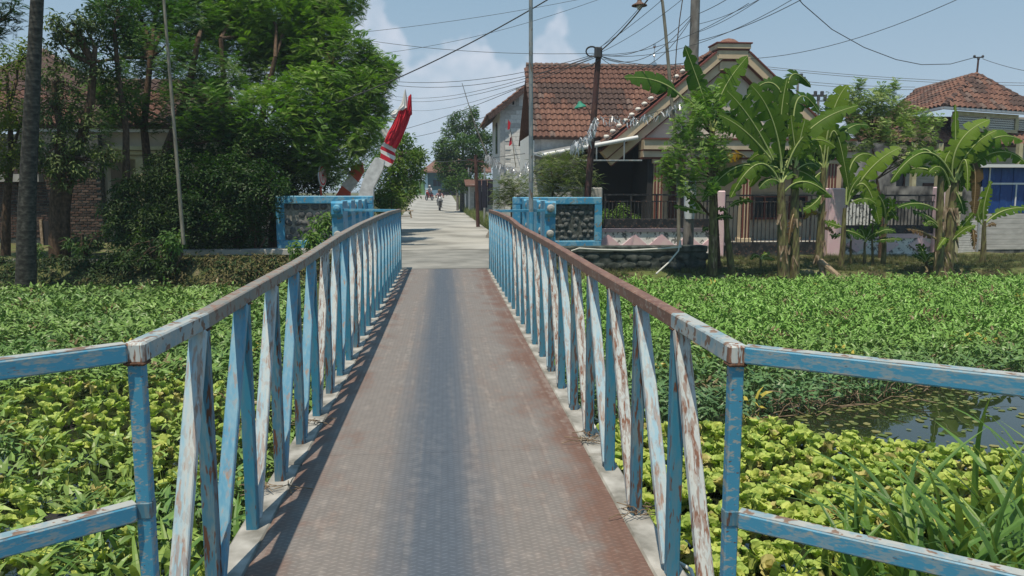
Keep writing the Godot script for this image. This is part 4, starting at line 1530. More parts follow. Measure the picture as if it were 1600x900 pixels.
func far_houses() -> void:
	var o := thing("corner_house", "small teal house with an orange roof at the far end of the road", "house", Vector3(-1.0, 0.95, -112))
	var d := 112.0
	var g := 0.95
	var x0 := at(664, 290, d).x
	var x1 := at(735, 290, d).x
	var ye := at(690, 268, d).y
	wall_box(o, "wall", x0 + 0.3, x1, g, ye, d, 8.0, M.teal_wall)
	wall_box(o, "corner_post", x0, x0 + 0.4, g, ye, d - 0.4, 0.4, M.pale_blue)
	wall_box(o, "fascia", x0 - 0.4, x1, ye - 0.35, ye, d - 0.6, 0.3, M.teal_wall)
	wall_box(o, "dado", x0 + 0.4, x1, g, g + 0.8, d - 0.05, 0.2, M.pale_blue)
	thing_window(o, at(676, 292, d), at(690, 280, d), d - 0.05, M.teal_wall)
	thing_window(o, at(694, 292, d), at(708, 280, d), d - 0.05, M.teal_wall)
	var rf := MB.new()
	var e0 := Vector3(x0 - 0.6, ye, -d + 1.0)
	var e1 := Vector3(x1 + 3.0, ye, -d + 1.0)
	var t0 := at(682, 248, d + 4)
	rf.slab([e0, e1, Vector3(e1.x, t0.y, t0.z), t0], Vector3(0, -0.2, 0))
	rf.slab([e0, t0, Vector3(e0.x, ye, -d - 9)], Vector3(0, -0.2, 0))
	part("roof", rf, M.tile_orange, o)
	wall_box(o, "dark_doorway", at(684, 297, d).x, at(714, 297, d).x, g, at(690, 296, d).y, d - 0.06, 0.1, M.dark_room)
	var n := thing("field_fence", "green netting fence left of the far corner house", "fence", at(652, 305, 116))
	for k in 6:
		var b := MB.new()
		var p := at(622 + k * 8.5, 305, 116)
		b.bx(Vector3(p.x - 0.05, g - 0.3, p.z), Vector3(p.x + 0.05, g + 2.3, p.z + 0.1))
		part("post", b, M.zinc, n)
	var nb := MB.new()
	nb.bx(Vector3(at(618, 300, 116).x, g - 0.1, -116.12), Vector3(at(664, 300, 116).x, g + 2.2, -116.06))
	part("netting", nb, M.net_green, n)
	# low sheds on the right of the road
	for k in 3:
		var dd: float = [52.0, 60.0, 70.0][k]
		var s := thing("roadside_shed", ["grey sheet shed nearest the block house", "pale sheet shed beyond the grey shed", "small far shed under the road tree"][k], "shed", at(742 - k * 9, 318 - k * 4, dd))
		var sx: float = at(734 - k * 6, 300, dd).x
		var h: float = [2.3, 2.1, 2.0][k]
		var y: float = ground(sx + 1.0, dd)
		wall_box(s, "wall", sx, sx + 3.0, y, y + h, dd, 3.0, [M.plaster_grey, M.zinc, M.plaster_grey][k])
		wall_box(s, "door", sx + 0.3, sx + 1.1, y, y + 1.8, dd - 0.02, 0.05, M.dark_room)
		var b := MB.new()
		b.box(Transform3D(rot(0, 0.12), Vector3(sx + 1.5, y + h + 0.1, -dd - 1.4)), Vector3(3.6, 0.08, 3.8))
		part("roof", b, M.tile_brown if k != 1 else M.zinc, s)

# ---------------------------------------------------------------- poles and cables
func pole(called: String, label: String, a: Vector3, b: Vector3, r0: float, r1: float, mat: Material, group := "") -> Node3D:
	var o := thing(called, label, "pole", a, group)
	var mb := MB.new()
	var pts := []
	var rr := []
	for i in 9:
		pts.append(a.lerp(b, i / 8.0))
		rr.append(lerpf(r0, r1, i / 8.0))
	mb.tube(pts, rr, 10)
	part("shaft", mb, mat, o)
	return o

func cable(label: String, a: Vector3, b: Vector3, sag: float, r: float, mat: Material, group := "cables strung between the poles") -> void:
	var mb := MB.new()
	var pts := []
	for i in 15:
		var t := i / 14.0
		pts.append(a.lerp(b, t) - Vector3(0, sag * 4.0 * t * (1.0 - t), 0))
	mb.tube(pts, [r * 0.72], 5, false)
	single("overhead_cable", mb, mat, label, "cable", a, group)

func beyond(a: Vector3, b: Vector3, k: float) -> Vector3:
	return b + (b - a) * k

func poles_and_wires() -> void:
	# blue steel pole tied to the bridge rail
	var a := at(830, 378, 15.1)
	var b := at(829, 0, 15.1)
	a.y = -0.2
	var bp := pole("steel_pole", "tall thin blue grey steel pole beside the right end of the bridge rail", a, b + Vector3(0, 1.2, 0), 0.048, 0.036, M.steel_grey)
	var lw := MB.new()
	lw.tube([a, Vector3(a.x, 1.1, a.z)], [0.052], 10)
	part("sleeve", lw, M.parapet_blue, bp)
	# concrete utility pole
	var u := at(1075, 384, 20.4)
	u.y = -0.1
	var ut := at(1085, 0, 20.4)
	var up := pole("utility_pole", "thick grey concrete utility pole rising behind the feathery shrub", u, ut + Vector3(0.03, 1.5, 0), 0.145, 0.115, M.pole_concrete)
	var wr := MB.new()
	var wa := at(1077, 342, 20.35)
	var wb := at(1079, 282, 20.35)
	wr.tube([wa, wa.lerp(wb, 0.3), wa.lerp(wb, 0.6), wb], [0.13, 0.155, 0.165, 0.15], 9, false)
	part("plastic_wrap", wr, M.plastic_wrap, up)
	# leaning rusty pole with its coils
	var r0 := at(917, 306, 21.0)
	var r1 := at(936, 76, 21.0)
	var rp := pole("rusty_pole", "leaning rust red pole wrapped in tinsel with a cable coil on top", Vector3(r0.x - 0.1, -0.4, r0.z), r1, 0.105, 0.075, M.red_iron)
	var cl := MB.new()
	for k in 3:
		var c := r1 + Vector3(-0.22, -0.10, 0.1 + k * 0.02)
		var ring := []
		for i in 15:
			var an := TAU * i / 14.0
			ring.append(c + Vector3(cos(an) * (0.14 + 0.015 * k), sin(an) * (0.12 + 0.01 * k), 0.02 * sin(an * 2.0 + k)))
		cl.tube(ring, [0.011], 5, false)
	part("cable_coil", cl, M.wire_black, rp)
	var cp := MB.new()
	cp.box(Transform3D(rot(0.3), r1 + Vector3(-0.04, -0.12, 0.1)), Vector3(0.2, 0.28, 0.12), 0.02)
	cp.tube([r1 + Vector3(-0.02, -0.3, 0.1), r1 + Vector3(-0.2, -0.45, 0.1), r1 + Vector3(-0.5, -0.52, 0.1)], [0.02], 5)
	part("clamp", cp, M.wire_black, rp)
	# green lamp shade on a bent arm from the rusty pole
	var gl := thing("street_lamp", "small green shade lamp on a bent rod from the rusty pole", "lamp", at(907, 166, 20.9))
	var sh := MB.new()
	sh.lathe(Transform3D(rot(0, 0, 0.18), at(907, 168, 20.9)), [Vector2(0.17, 0), Vector2(0.155, 0.03), Vector2(0.07, 0.10), Vector2(0.04, 0.16), Vector2(0, 0.17)], 14)
	part("lamp_shade", sh, M.lamp_green, gl)
	var am := MB.new()
	am.tube([at(908, 158, 20.9), at(914, 164, 20.9), at(922, 178, 20.95), at(925, 184, 21.0)], [0.012], 5)
	part("arm", am, M.wire_brown, gl)
	# thin bent lamp post in front of the concrete pole
	var l0 := at(1061, 388, 19.9)
	l0.y = -0.15
	var pts := [l0, at(1060, 300, 19.9), at(1055, 220, 19.9), at(1047, 130, 19.9), at(1040, 50, 19.9), at(1035, 2, 19.9), at(1026, -16, 19.9), at(1008, -22, 19.9), at(1000, -14, 19.9)]
	var lp := thing("lamp_post", "thin bent grey lamp post with a brown saucer lamp at the top edge", "lamp", l0)
	var mb := MB.new()
	mb.tube(pts, [0.05, 0.05, 0.048, 0.046, 0.042, 0.04, 0.03, 0.025, 0.025], 8)
	part("post", mb, M.bamboo, lp)
	var s2 := MB.new()
	var lc := at(999, 8, 19.9)
	s2.lathe(Transform3D(Basis(), lc), [Vector2(0.20, -0.02), Vector2(0.195, 0.0), Vector2(0.08, 0.06), Vector2(0.055, 0.10), Vector2(0.05, 0.32), Vector2(0, 0.36)], 16)
	part("lamp_shade", s2, M.lamp_brown, lp)
	var bu := MB.new()
	bu.blob(Transform3D(Basis.from_scale(Vector3(0.07, 0.085, 0.07)), lc + Vector3(0, -0.04, 0)), 6, 10)
	part("bulb", bu, M.bulb_glass, lp)
	# leaning bamboo on the left bank
	var b0 := at(287, 382, 18.6)
	var b1 := at(256, 0, 18.6)
	pole("bamboo_pole", "thin leaning bamboo pole standing on the left river wall", b0, beyond(b0, b1, 0.1), 0.045, 0.03, M.bamboo)
	# far poles along the road
	for k in [[747, 335, 743, 242, 33.0, 0.085, "red_iron", "dark red iron pole with cross arms beside the road"], [757, 335, 757, 262, 36.0, 0.05, "zinc", "thin grey pole beside the hanging dark cloth"], [715, 316, 714, 252, 62.0, 0.11, "pole_concrete", "far grey concrete pole under the road tree"], [733, 318, 732, 262, 56.0, 0.07, "zinc", "thin far pole by the sheds with a small flag"]]:
		var p := at(k[0], k[1], k[4])
		p.y = ground(p.x, k[4]) - 0.1
		var o := pole("roadside_pole", k[7], p, at(k[2], k[3], k[4]), k[5], k[5] * 0.85, M[k[6]])
		if k[0] == 747:
			var arm := MB.new()
			arm.beam(at(730, 249, 33.0), at(760, 254, 33.0), 0.05, 0.06)
			part("cross_arm", arm, M.red_iron, o)
	var rodb := thing("leaning_bamboo", "long bare bamboo rod leaning out above the tinsel heap", "pole", at(765, 250, 32.5))
	var rb := MB.new()
	rb.tube([at(765, 252, 32.5), at(742, 195, 32.4), at(722, 130, 32.2)], [0.035, 0.025, 0.012], 6)
	part("rod", rb, M.bamboo, rodb)
	# far poles at the right
	for k in [[1247, 122, 200, 60.0], [1279, 150, 215, 55.0]]:
		var t := at(k[0], k[1], k[3])
		var base := Vector3(t.x, -0.5, t.z)
		var o := pole("utility_pole", "far pole with a transformer just right of the gable" if k[0] == 1247 else "far pole with a transformer beside the small leafy tree", base, t, 0.12, 0.09, M.pole_concrete)
		var tb := MB.new()
		for i in 5:
			tb.box(Transform3D(rot(i * 0.7), t + Vector3(-0.5 + i * 0.25, -0.1 + 0.25 * (i % 2), 0)), Vector3(0.22, 0.4, 0.2), 0.03)
		tb.beam(t + Vector3(-0.9, -0.35, 0), t + Vector3(0.9, -0.35, 0), 0.08, 0.08)
		part("transformer", tb, M.wire_black, o)
	# mast on the hip roof
	var m0 := at(1526, 120, 34.0)
	var m1 := at(1529, 90, 34.0)
	var ms := pole("roof_mast", "short iron mast with cable clamps on top of the hip roof", m0, m1, 0.045, 0.04, M.red_iron)
	var mc := MB.new()
	mc.beam(m1 + Vector3(-0.2, 0, 0), m1 + Vector3(0.2, 0.02, 0), 0.06, 0.05)
	for i in 3:
		mc.blob(Transform3D(Basis.from_scale(Vector3(0.06, 0.07, 0.06)), m1 + Vector3(-0.2 + i * 0.2, 0.05 - 0.1 * (i % 2), 0)), 5, 7)
	part("clamp", mc, M.wire_black, ms)
	# cables
	var hub := r1 + Vector3(0, -0.12, 0)
	var near: Material = M.wire_black
	var c := [
		[at(400, 64, 26), at(940, -8, 26), 0.2, 0.010, "high thin cable across the sky above the road"],
		[at(480, 46, 26), hub, 0.25, 0.010, "cable from the left trees to the top of the rusty pole"],
		[at(590, 84, 30), at(1000, -25, 24), 0.3, 0.010, "thin cable rising to the right behind the blue pole"],
		[at(480, 176, 22), at(875, -12, 18), 0.22, 0.022, "thick dark cable slanting up across the sky over the road"],
		[at(560, 120, 30), hub, 0.45, 0.012, "sagging double cable into the rusty pole, upper strand"],
		[at(560, 123, 30), hub + Vector3(0, -0.05, 0), 0.55, 0.012, "sagging double cable into the rusty pole, lower strand"],
		[at(600, 152, 60), hub + Vector3(0, -0.08, 0), 0.7, 0.014, "distant cable that climbs from the far road to the rusty pole"],
		[at(600, 146, 60), hub + Vector3(0, -0.02, 0), 0.7, 0.014, "upper distant cable from the far road to the rusty pole"],
		[at(640, 172, 70), at(925, 92, 21), 0.5, 0.014, "lower distant cable passing behind the blue pole"],
		[at(620, 205, 55), at(850, 120, 38), 0.2, 0.022, "dark cable above the road towards the block house"],
		[at(620, 218, 60), at(770, 178, 42), 0.2, 0.02, "lower cable above the road to the eave of the block house"],
		[at(650, 252, 62), at(820, 240, 33), 0.15, 0.02, "pale low cable through the road tree"],
		[hub + Vector3(0, 0.03, 0), at(1022, -14, 18), 0.1, 0.024, "thick brown cable from the rusty pole up to the lamp"],
		[hub + Vector3(0, 0.12, 0), at(1005, 5, 19), 0.05, 0.010, "thin cable from the top of the rusty pole to the lamp"],
		[hub + Vector3(0, 0.14, 0), at(1040, -5, 19.5), 0.05, 0.010, "thin cable from the top of the rusty pole to the bent post"],
		[hub, at(1072, -6, 19.5), 0.1, 0.010, "straight cable from the rusty pole to the left of the concrete pole"],
		[hub + Vector3(0, -0.04, 0), at(1080, 24, 20.3), 0.35, 0.012, "sagging cable between rusty and concrete pole, first"],
		[hub + Vector3(0, -0.05, 0), at(1080, 28, 20.3), 0.55, 0.012, "sagging cable between rusty and concrete pole, second"],
		[hub + Vector3(0, -0.08, 0), at(1080, 30, 20.3), 0.75, 0.012, "deeply sagging cable between rusty and concrete pole"],
		[hub + Vector3(0, -0.03, 0), at(1170, 5, 17), 0.3, 0.010, "long cable from the rusty pole past the concrete pole"],
		[hub + Vector3(0, -0.05, 0), at(1240, -2, 16), 0.4, 0.010, "longest low cable from the rusty pole to the upper right"],
		[hub + Vector3(0, -0.06, 0), at(1080, 97, 20.6), 0.15, 0.014, "level double cable from the rusty pole to the concrete pole"],
		[hub + Vector3(0, -0.12, 0), at(1100, 104, 24), 0.15, 0.010, "level thin cable just above the long tiled roof"],
		[at(1090, 22, 20.4), at(1150, -10, 18), 0.03, 0.012, "cable leaving the concrete pole to the upper right, first"],
		[at(1090, 38, 20.4), at(1200, -9, 17), 0.08, 0.010, "cable leaving the concrete pole to the upper right, second"],
		[at(1092, 50, 20.4), at(1190, -3, 17), 0.06, 0.010, "cable leaving the concrete pole to the upper right, third"],
		[at(1090, 64, 20.4), at(1262, -6, 16), 0.10, 0.012, "lowest cable leaving the concrete pole to the upper right"],
		[at(1170, 92, 27.5), at(1520, -12, 20), 0.35, 0.014, "cable rising from the gable cap to the upper right"],
		[at(1195, 104, 70), at(1620, 130, 70), 0.3, 0.03, "far power line above the hip roof, upper"],
		[at(1195, 107, 71), at(1620, 134, 71), 0.3, 0.03, "far power line above the hip roof, second"],
		[at(1210, 122, 72), at(1430, 136, 72), 0.2, 0.03, "far power line behind the banana leaves, third"],
		[at(1210, 126, 73), at(1430, 140, 73), 0.2, 0.03, "far power line behind the banana leaves, lowest"],
		[m1 + Vector3(0.2, -0.05, 0), at(1640, 116, 32), 0.1, 0.016, "cable leaving the roof mast to the right edge"],
	]
	for k in c:
		cable(k[4], k[0], k[1], k[2], k[3], near if k[3] < 0.023 else M.wire_brown)
	var dr := MB.new()
	dr.tube([at(1240, -12, 27), at(1254, 6, 27), at(1300, 46, 28.5), at(1350, 74, 30), at(1400, 93, 31), at(1440, 101, 32), at(1485, 100, 33), m1 + Vector3(-0.2, 0, 0)], [0.016], 5, false)
	single("overhead_cable", dr, near, "long drooping cable that hangs down to the mast on the hip roof", "cable", m1)
	var dw := MB.new()
	dw.tube([at(1067, -5, 20), at(1062, 30, 20), at(1057, 75, 20), at(1055, 110, 20), at(1050, 140, 20)], [0.014], 5, false)
	single("overhead_cable", dw, M.wire_brown, "thin cord that hangs down beside the bent lamp post", "cable", at(1050, 140, 20))
	# tinsel garland from the rusty pole to the shrub
	tinsel("tinsel_garland", "silver tinsel garland between the rusty pole and the feathery shrub", [at(930, 185, 20.8), at(960, 183, 20.5), at(990, 186, 20.2), at(1015, 178, 20.0), at(1045, 168, 19.9), at(1070, 155, 19.8)], 150, 0.18)
	tinsel("tinsel_garland", "ragged silver foil hanging from the middle of the rusty pole", [at(928, 186, 20.8), at(926, 205, 20.8), at(915, 212, 20.6), at(903, 222, 20.6), at(896, 230, 20.6)], 170, 0.26)
	tinsel("tinsel_heap", "heap of silver tinsel hanging by the roadside poles", [at(760, 240, 32.0), at(770, 246, 32.0), at(785, 258, 32.0), at(800, 262, 32.0), at(812, 272, 31.5), at(835, 240, 30)], 260, 0.42)
	# white hose on the right bank
	var hs := MB.new()
	hs.tube([at(893, 392, 19.3), at(905, 388, 19.2), at(935, 390, 19.2), at(985, 391, 19.2), at(1040, 388, 19.2), at(1064, 386, 19.2), at(1063, 376, 19.4)], [0.022], 6)
	hs.tube([at(1063, 376, 19.3), at(1060, 392, 19.15), at(1045, 410, 19.0), at(1025, 428, 18.7)], [0.022], 6)
	single("garden_hose", hs, M.hose_white, "white hose looped over the dark river wall to the water", "hose", at(1063, 386, 19.2))
	var h2 := MB.new()
	var hp := []
	for i in 26:
		var d := 2.6 + i * 0.25
		hp.append(Vector3(0.935 + 0.035 * sin(i * 1.7), -0.04 + 0.03 * sin(i * 2.3), -d))
	h2.tube(hp, [0.009], 6)
	single("hose", h2, M.hose_white, "thin white hose lying along the right edge of the bridge", "hose", Vector3(0.93, 0, -5))

func tinsel(called: String, label: String, pts: Array, n: int, l: float) -> void:
	var mb := MB.new()
	for i in n:
		var t := rng.randf() * (pts.size() - 1.001)
		var p: Vector3 = pts[int(t)].lerp(pts[int(t) + 1], t - int(t)) + Vector3(rnd(-0.1, 0.1), rnd(-0.12, 0.05), rnd(-0.15, 0.15))
		var a := rnd(0, TAU)
		var w := Vector3(cos(a), rnd(-0.4, 0.4), sin(a)) * rnd(0.008, 0.022)
		var q := p + Vector3(rnd(-0.10, 0.10), -rnd(0.3, 1.0) * l, rnd(-0.1, 0.1))
		var m := (q - p).cross(w).normalized()
		var bend := m * rnd(-0.05, 0.05)
		var mid := p.lerp(q, 0.5) + bend
		mb.quad(p - w, p + w, mid + w, mid - w, m)
		mb.quad(mid - w, mid + w, q + w * 0.4, q - w * 0.4, (m + w).normalized())
	var cord := MB.new()
	var o := thing(called, label, "tinsel", pts[0])
	var s := part("strips", mb, M.tinsel, o)
	s.set_meta("kind", "stuff")
	cord.tube(pts, [0.008], 4, false)
	part("cord", cord, M.wire_black, o)

# ---------------------------------------------------------------- leaves
func kite(b: MB, base: Vector3, dir: Vector3, side: Vector3, l: float, w: float, fold := 0.25, droop := 0.15) -> void:
	var up := side.cross(dir).normalized()
	if up.y < 0.0:
		up = -up
	var mid := base + dir * l * 0.45
	var tip := base + dir * l - up * l * droop
	var lm := mid + side * w * 0.5 + up * w * fold
	var rm := mid - side * w * 0.5 + up * w * fold
	b.flat(base, lm, mid, up)
	b.flat(lm, tip, mid, up)
	b.flat(base, mid, rm, up)
	b.flat(rm, mid, tip, up)

func frond(b: MB, base: Vector3, dir: Vector3, l: float, pairs: int, pin := 0.42) -> void:
	var side := dir.cross(Vector3.UP).normalized()
	if side.length() < 0.1:
		side = Vector3.RIGHT
	for i in pairs:
		var t := (i + 0.7) / pairs
		var p := base + dir * l * t - Vector3.UP * l * 0.35 * t * t
		var pl := l * pin * sin(PI * (0.22 + 0.68 * t))
		for s in [-1.0, 1.0]:
			var d2: Vector3 = (side * s * 0.86 + dir * 0.5 - Vector3.UP * 0.25).normalized()
			var w := dir * pl * 0.14
			var up: Vector3 = d2.cross(dir).normalized()
			if up.y < 0.0:
				up = -up
			var m: Vector3 = p + d2 * pl * 0.5
			b.flat(p, m + w, m - w, up)
			b.flat(m + w, p + d2 * pl, m - w, up)

func feather_spray(sd: int, pairs := 7, l := 0.34, pin := 0.42) -> ArrayMesh:
	var r := RandomNumberGenerator.new()
	r.seed = sd
	var b := MB.new()
	var tw := Vector3(0, 0, 0)
	for i in 8:
		var t := i / 7.0
		var a := i * 2.4 + r.randf_range(-0.3, 0.3)
		var p := Vector3(0.02 * sin(i * 1.3), -0.18 + 0.42 * t, 0.02 * cos(i))
		var d := Vector3(cos(a), r.randf_range(-0.25, 0.45) + 0.35 * t, sin(a)).normalized()
		frond(b, p, d, l * r.randf_range(0.8, 1.15), pairs, pin)
	return b.mesh()

func broad_spray(sd: int, n: int, l: float, w: float, droop := 0.2) -> ArrayMesh:
	var r := RandomNumberGenerator.new()
	r.seed = sd
	var b := MB.new()
	for i in n:
		var t := float(i) / n
		var a := i * 2.4 + r.randf_range(-0.4, 0.4)
		var p := Vector3(r.randf_range(-0.05, 0.05), -0.2 + 0.42 * t, r.randf_range(-0.05, 0.05))
		var d := Vector3(cos(a), r.randf_range(-0.5, 0.5), sin(a)).normalized()
		var s := d.cross(Vector3(r.randf_range(-0.4, 0.4), 1, r.randf_range(-0.4, 0.4))).normalized()
		kite(b, p + d * 0.06, d, s, l * r.randf_range(0.75, 1.2), w * r.randf_range(0.8, 1.2), 0.22, droop)
	return b.mesh()

func shade_of(c0: Color, c1: Color) -> Color:
	var c := c0.lerp(c1, rng.randf())
	var k := rnd(0.8, 1.2)
	return Color(c.r * k, c.g * k, c.b * k)

# lobes: [px, py, d, radius in picture pixels]; trunks: arrays of points from the ground up
func tree(called: String, label: String, category: String, group: String, base: Vector3, trunks: Array, r0: float, lobes: Array, spray: Mesh, mat: Material, cols: Array, dens: float, size: float, bark: Material, twigs := 4, tilt := 0.0) -> Node3D:
	var o := thing(called, label, category, base, group)
	var joints := []
	for t in trunks:
		var mb := MB.new()
		var rr := []
		for i in t.size():
			rr.append(lerpf(r0, r0 * 0.4, float(i) / maxf(1.0, t.size() - 1)))
			if i > 0:
				joints.append(t[i])
		mb.tube(t, rr, 9)
		part("trunk", mb, bark, o)
	var xf := []
	var cc := []
	var limbs := MB.new()
	for lb in lobes:
		var dist: float = lb[2] + (tilt * (170.0 - lb[1]))
		var c := at(lb[0], lb[1], dist)
		var rad: float = lb[3] * dist / 1200.0
		if joints.size():
			var best: Vector3 = joints[0]
			for j in joints:
				if (j - c).length() + maxf(0.0, j.y - c.y) * 2.0 < (best - c).length() + maxf(0.0, best.y - c.y) * 2.0:
					best = j
			var mid := best.lerp(c, 0.5) + Vector3(rnd(-0.2, 0.2), rnd(-0.1, 0.25), rnd(-0.2, 0.2))
			limbs.tube([best, mid, c], [r0 * 0.38, r0 * 0.28, r0 * 0.15], 6)
			for k in twigs:
				var e := c + Vector3(rnd(-1, 1), rnd(-0.6, 1), rnd(-1, 1)).normalized() * rad * 0.85
				limbs.tube([c.lerp(mid, 0.3), c.lerp(e, 0.5) + Vector3(0, rnd(-0.1, 0.1), 0), e], [r0 * 0.12, r0 * 0.08, 0.008], 5)
		var n := int(dens * rad * rad) + 3
		var lobe_tone := rnd(0.85, 1.15)
		for i in n:
			var v := Vector3(rnd(-1, 1), rnd(-1, 1), rnd(-1, 1))
			while v.length() > 1.0:
				v = Vector3(rnd(-1, 1), rnd(-1, 1), rnd(-1, 1))
			v = v.normalized() * pow(v.length(), 0.55)
			var p := c + v * Vector3(rad, rad * 0.85, rad)
			var s := size * rnd(0.7, 1.25)
			xf.append(Transform3D(rot(rnd(0, TAU), rnd(-0.5, 0.5) + v.z * 0.4, rnd(-0.5, 0.5) - v.x * 0.5) * Basis.from_scale(Vector3(s, s, s)), p))
			var q := shade_of(cols[0], cols[1])
			cc.append(Color(q.r * lobe_tone, q.g * lobe_tone, q.b * lobe_tone))
	if limbs.v.size():
		part("branches", limbs, bark, o)
	many("crown", spray, mat, xf, cc, o)
	return o

# ---------------------------------------------------------------- river plants
func on_plane(px: float, py: float, y: float) -> Vector3:
	var ray := view_basis * Vector3((px - 800.0) / 1200.0, (450.0 - py) / 1200.0, -1.0)
	return Vector3(0, EYE, 0) + ray * ((y - EYE) / ray.y)

func spinach_clump(sd: int) -> ArrayMesh:
	var r := RandomNumberGenerator.new()
	r.seed = sd
	var b := MB.new()
	for i in 10:
		var a := i * 2.4 + r.randf_range(-0.5, 0.5)
		var h := r.randf_range(0.07, 0.22)
		var out := Vector3(cos(a), 0, sin(a))
		var p0 := out * r.randf_range(0.01, 0.12)
		var p := p0 + out * r.randf_range(0.02, 0.10) + Vector3(0, h, 0)
		var w0 := out.cross(Vector3.UP) * 0.005
		b.flat(p0 - w0, p0 + w0, p, out)
		var d := (out * r.randf_range(0.5, 1.0) + Vector3(0, r.randf_range(-0.15, 0.75), 0)).normalized()
		var s := d.cross(Vector3.UP + Vector3(r.randf_range(-0.5, 0.5), 0, r.randf_range(-0.5, 0.5))).normalized()
		var up := s.cross(d).normalized()
		if up.y < 0.0:
			up = -up
		var l := r.randf_range(0.085, 0.145)
		var w := l * r.randf_range(0.32, 0.48)
		var mid := p + d * l * 0.45 - up * l * 0.02
		var tip := p + d * l - up * l * 0.16
		for sg in [-1.0, 1.0]:
			var lobe: Vector3 = p - d * l * 0.12 + s * sg * w * 0.5 + up * w * 0.10
			var half: Vector3 = mid + s * sg * w * 0.42 + up * w * 0.16
			b.flat(p, lobe, half, up)
			b.flat(p, half, mid, up)
			b.flat(mid, half, tip, up)
	return b.mesh()

func lettuce(sd: int) -> ArrayMesh:
	var r := RandomNumberGenerator.new()
	r.seed = sd
	var b := MB.new()
	b.coloured = true
	for i in 11:
		var a := i * 2.4 + r.randf_range(-0.2, 0.2)
		var inner := i > 6
		var tilt := r.randf_range(1.0, 1.4) if inner else r.randf_range(0.6, 1.2)
		var out := Vector3(cos(a), 0, sin(a))
		var d := (out * cos(tilt) + Vector3.UP * sin(tilt)).normalized()
		var s := out.cross(Vector3.UP).normalized()
		var up := (Vector3.UP * cos(tilt) - out * sin(tilt)).normalized()
		var l := r.randf_range(0.085, 0.125) * (0.8 if inner else 1.0)
		var rows := []
		for j in 4:
			var t := j / 3.0
			var w: float = [0.014, 0.036, 0.058, 0.048][j] * l / 0.125
			var c := out * 0.015 + d * l * t + up * l * (0.10 * sin(t * PI) - 0.08 * t * t)
			var row := []
			for k in 3:
				var e := (k - 1.0)
				row.append(c + s * w * e + up * w * (0.55 * absf(e) + r.randf_range(-0.22, 0.22)) + d * l * (0.0 if j < 3 else -0.08 * absf(e)))
			rows.append(row)
		var tone := r.randf_range(0.8, 1.15)
		b.col = Color(tone, tone, tone * 0.9)
		for j in 3:
			for k in 2:
				b.flat(rows[j][k], rows[j][k + 1], rows[j + 1][k + 1], up)
				b.flat(rows[j][k], rows[j + 1][k + 1], rows[j + 1][k], up)
	return b.mesh()

func blade_mesh(sd: int, l: float, w: float, arch: float) -> ArrayMesh:
	var r := RandomNumberGenerator.new()
	r.seed = sd
	var b := MB.new()
	var n := 8
	var rows := []
	for i in n + 1:
		var t := float(i) / n
		var p := Vector3(0, l * (t - 0.18 * arch * t * t * t), l * arch * (0.25 * t + 0.55 * t * t * t))
		var ww := w * pow(1.0 - t, 0.6) * (0.65 + 0.35 * minf(1.0, t * 5.0))
		rows.append([p - Vector3(ww * 0.5, 0, 0), p + Vector3(0, -ww * 0.12, -ww * 0.16), p + Vector3(ww * 0.5, 0, 0)])
	for i in n:
		var t0: Vector3 = rows[i + 1][1] - rows[i][1]
		var m := Vector3.RIGHT.cross(t0).normalized()
		for k in 2:
			var mm := (m + Vector3(0.4 if k else -0.4, 0, 0)).normalized()
			b.quad(rows[i][k], rows[i][k + 1], rows[i + 1][k + 1], rows[i + 1][k], mm)
	return b.mesh()

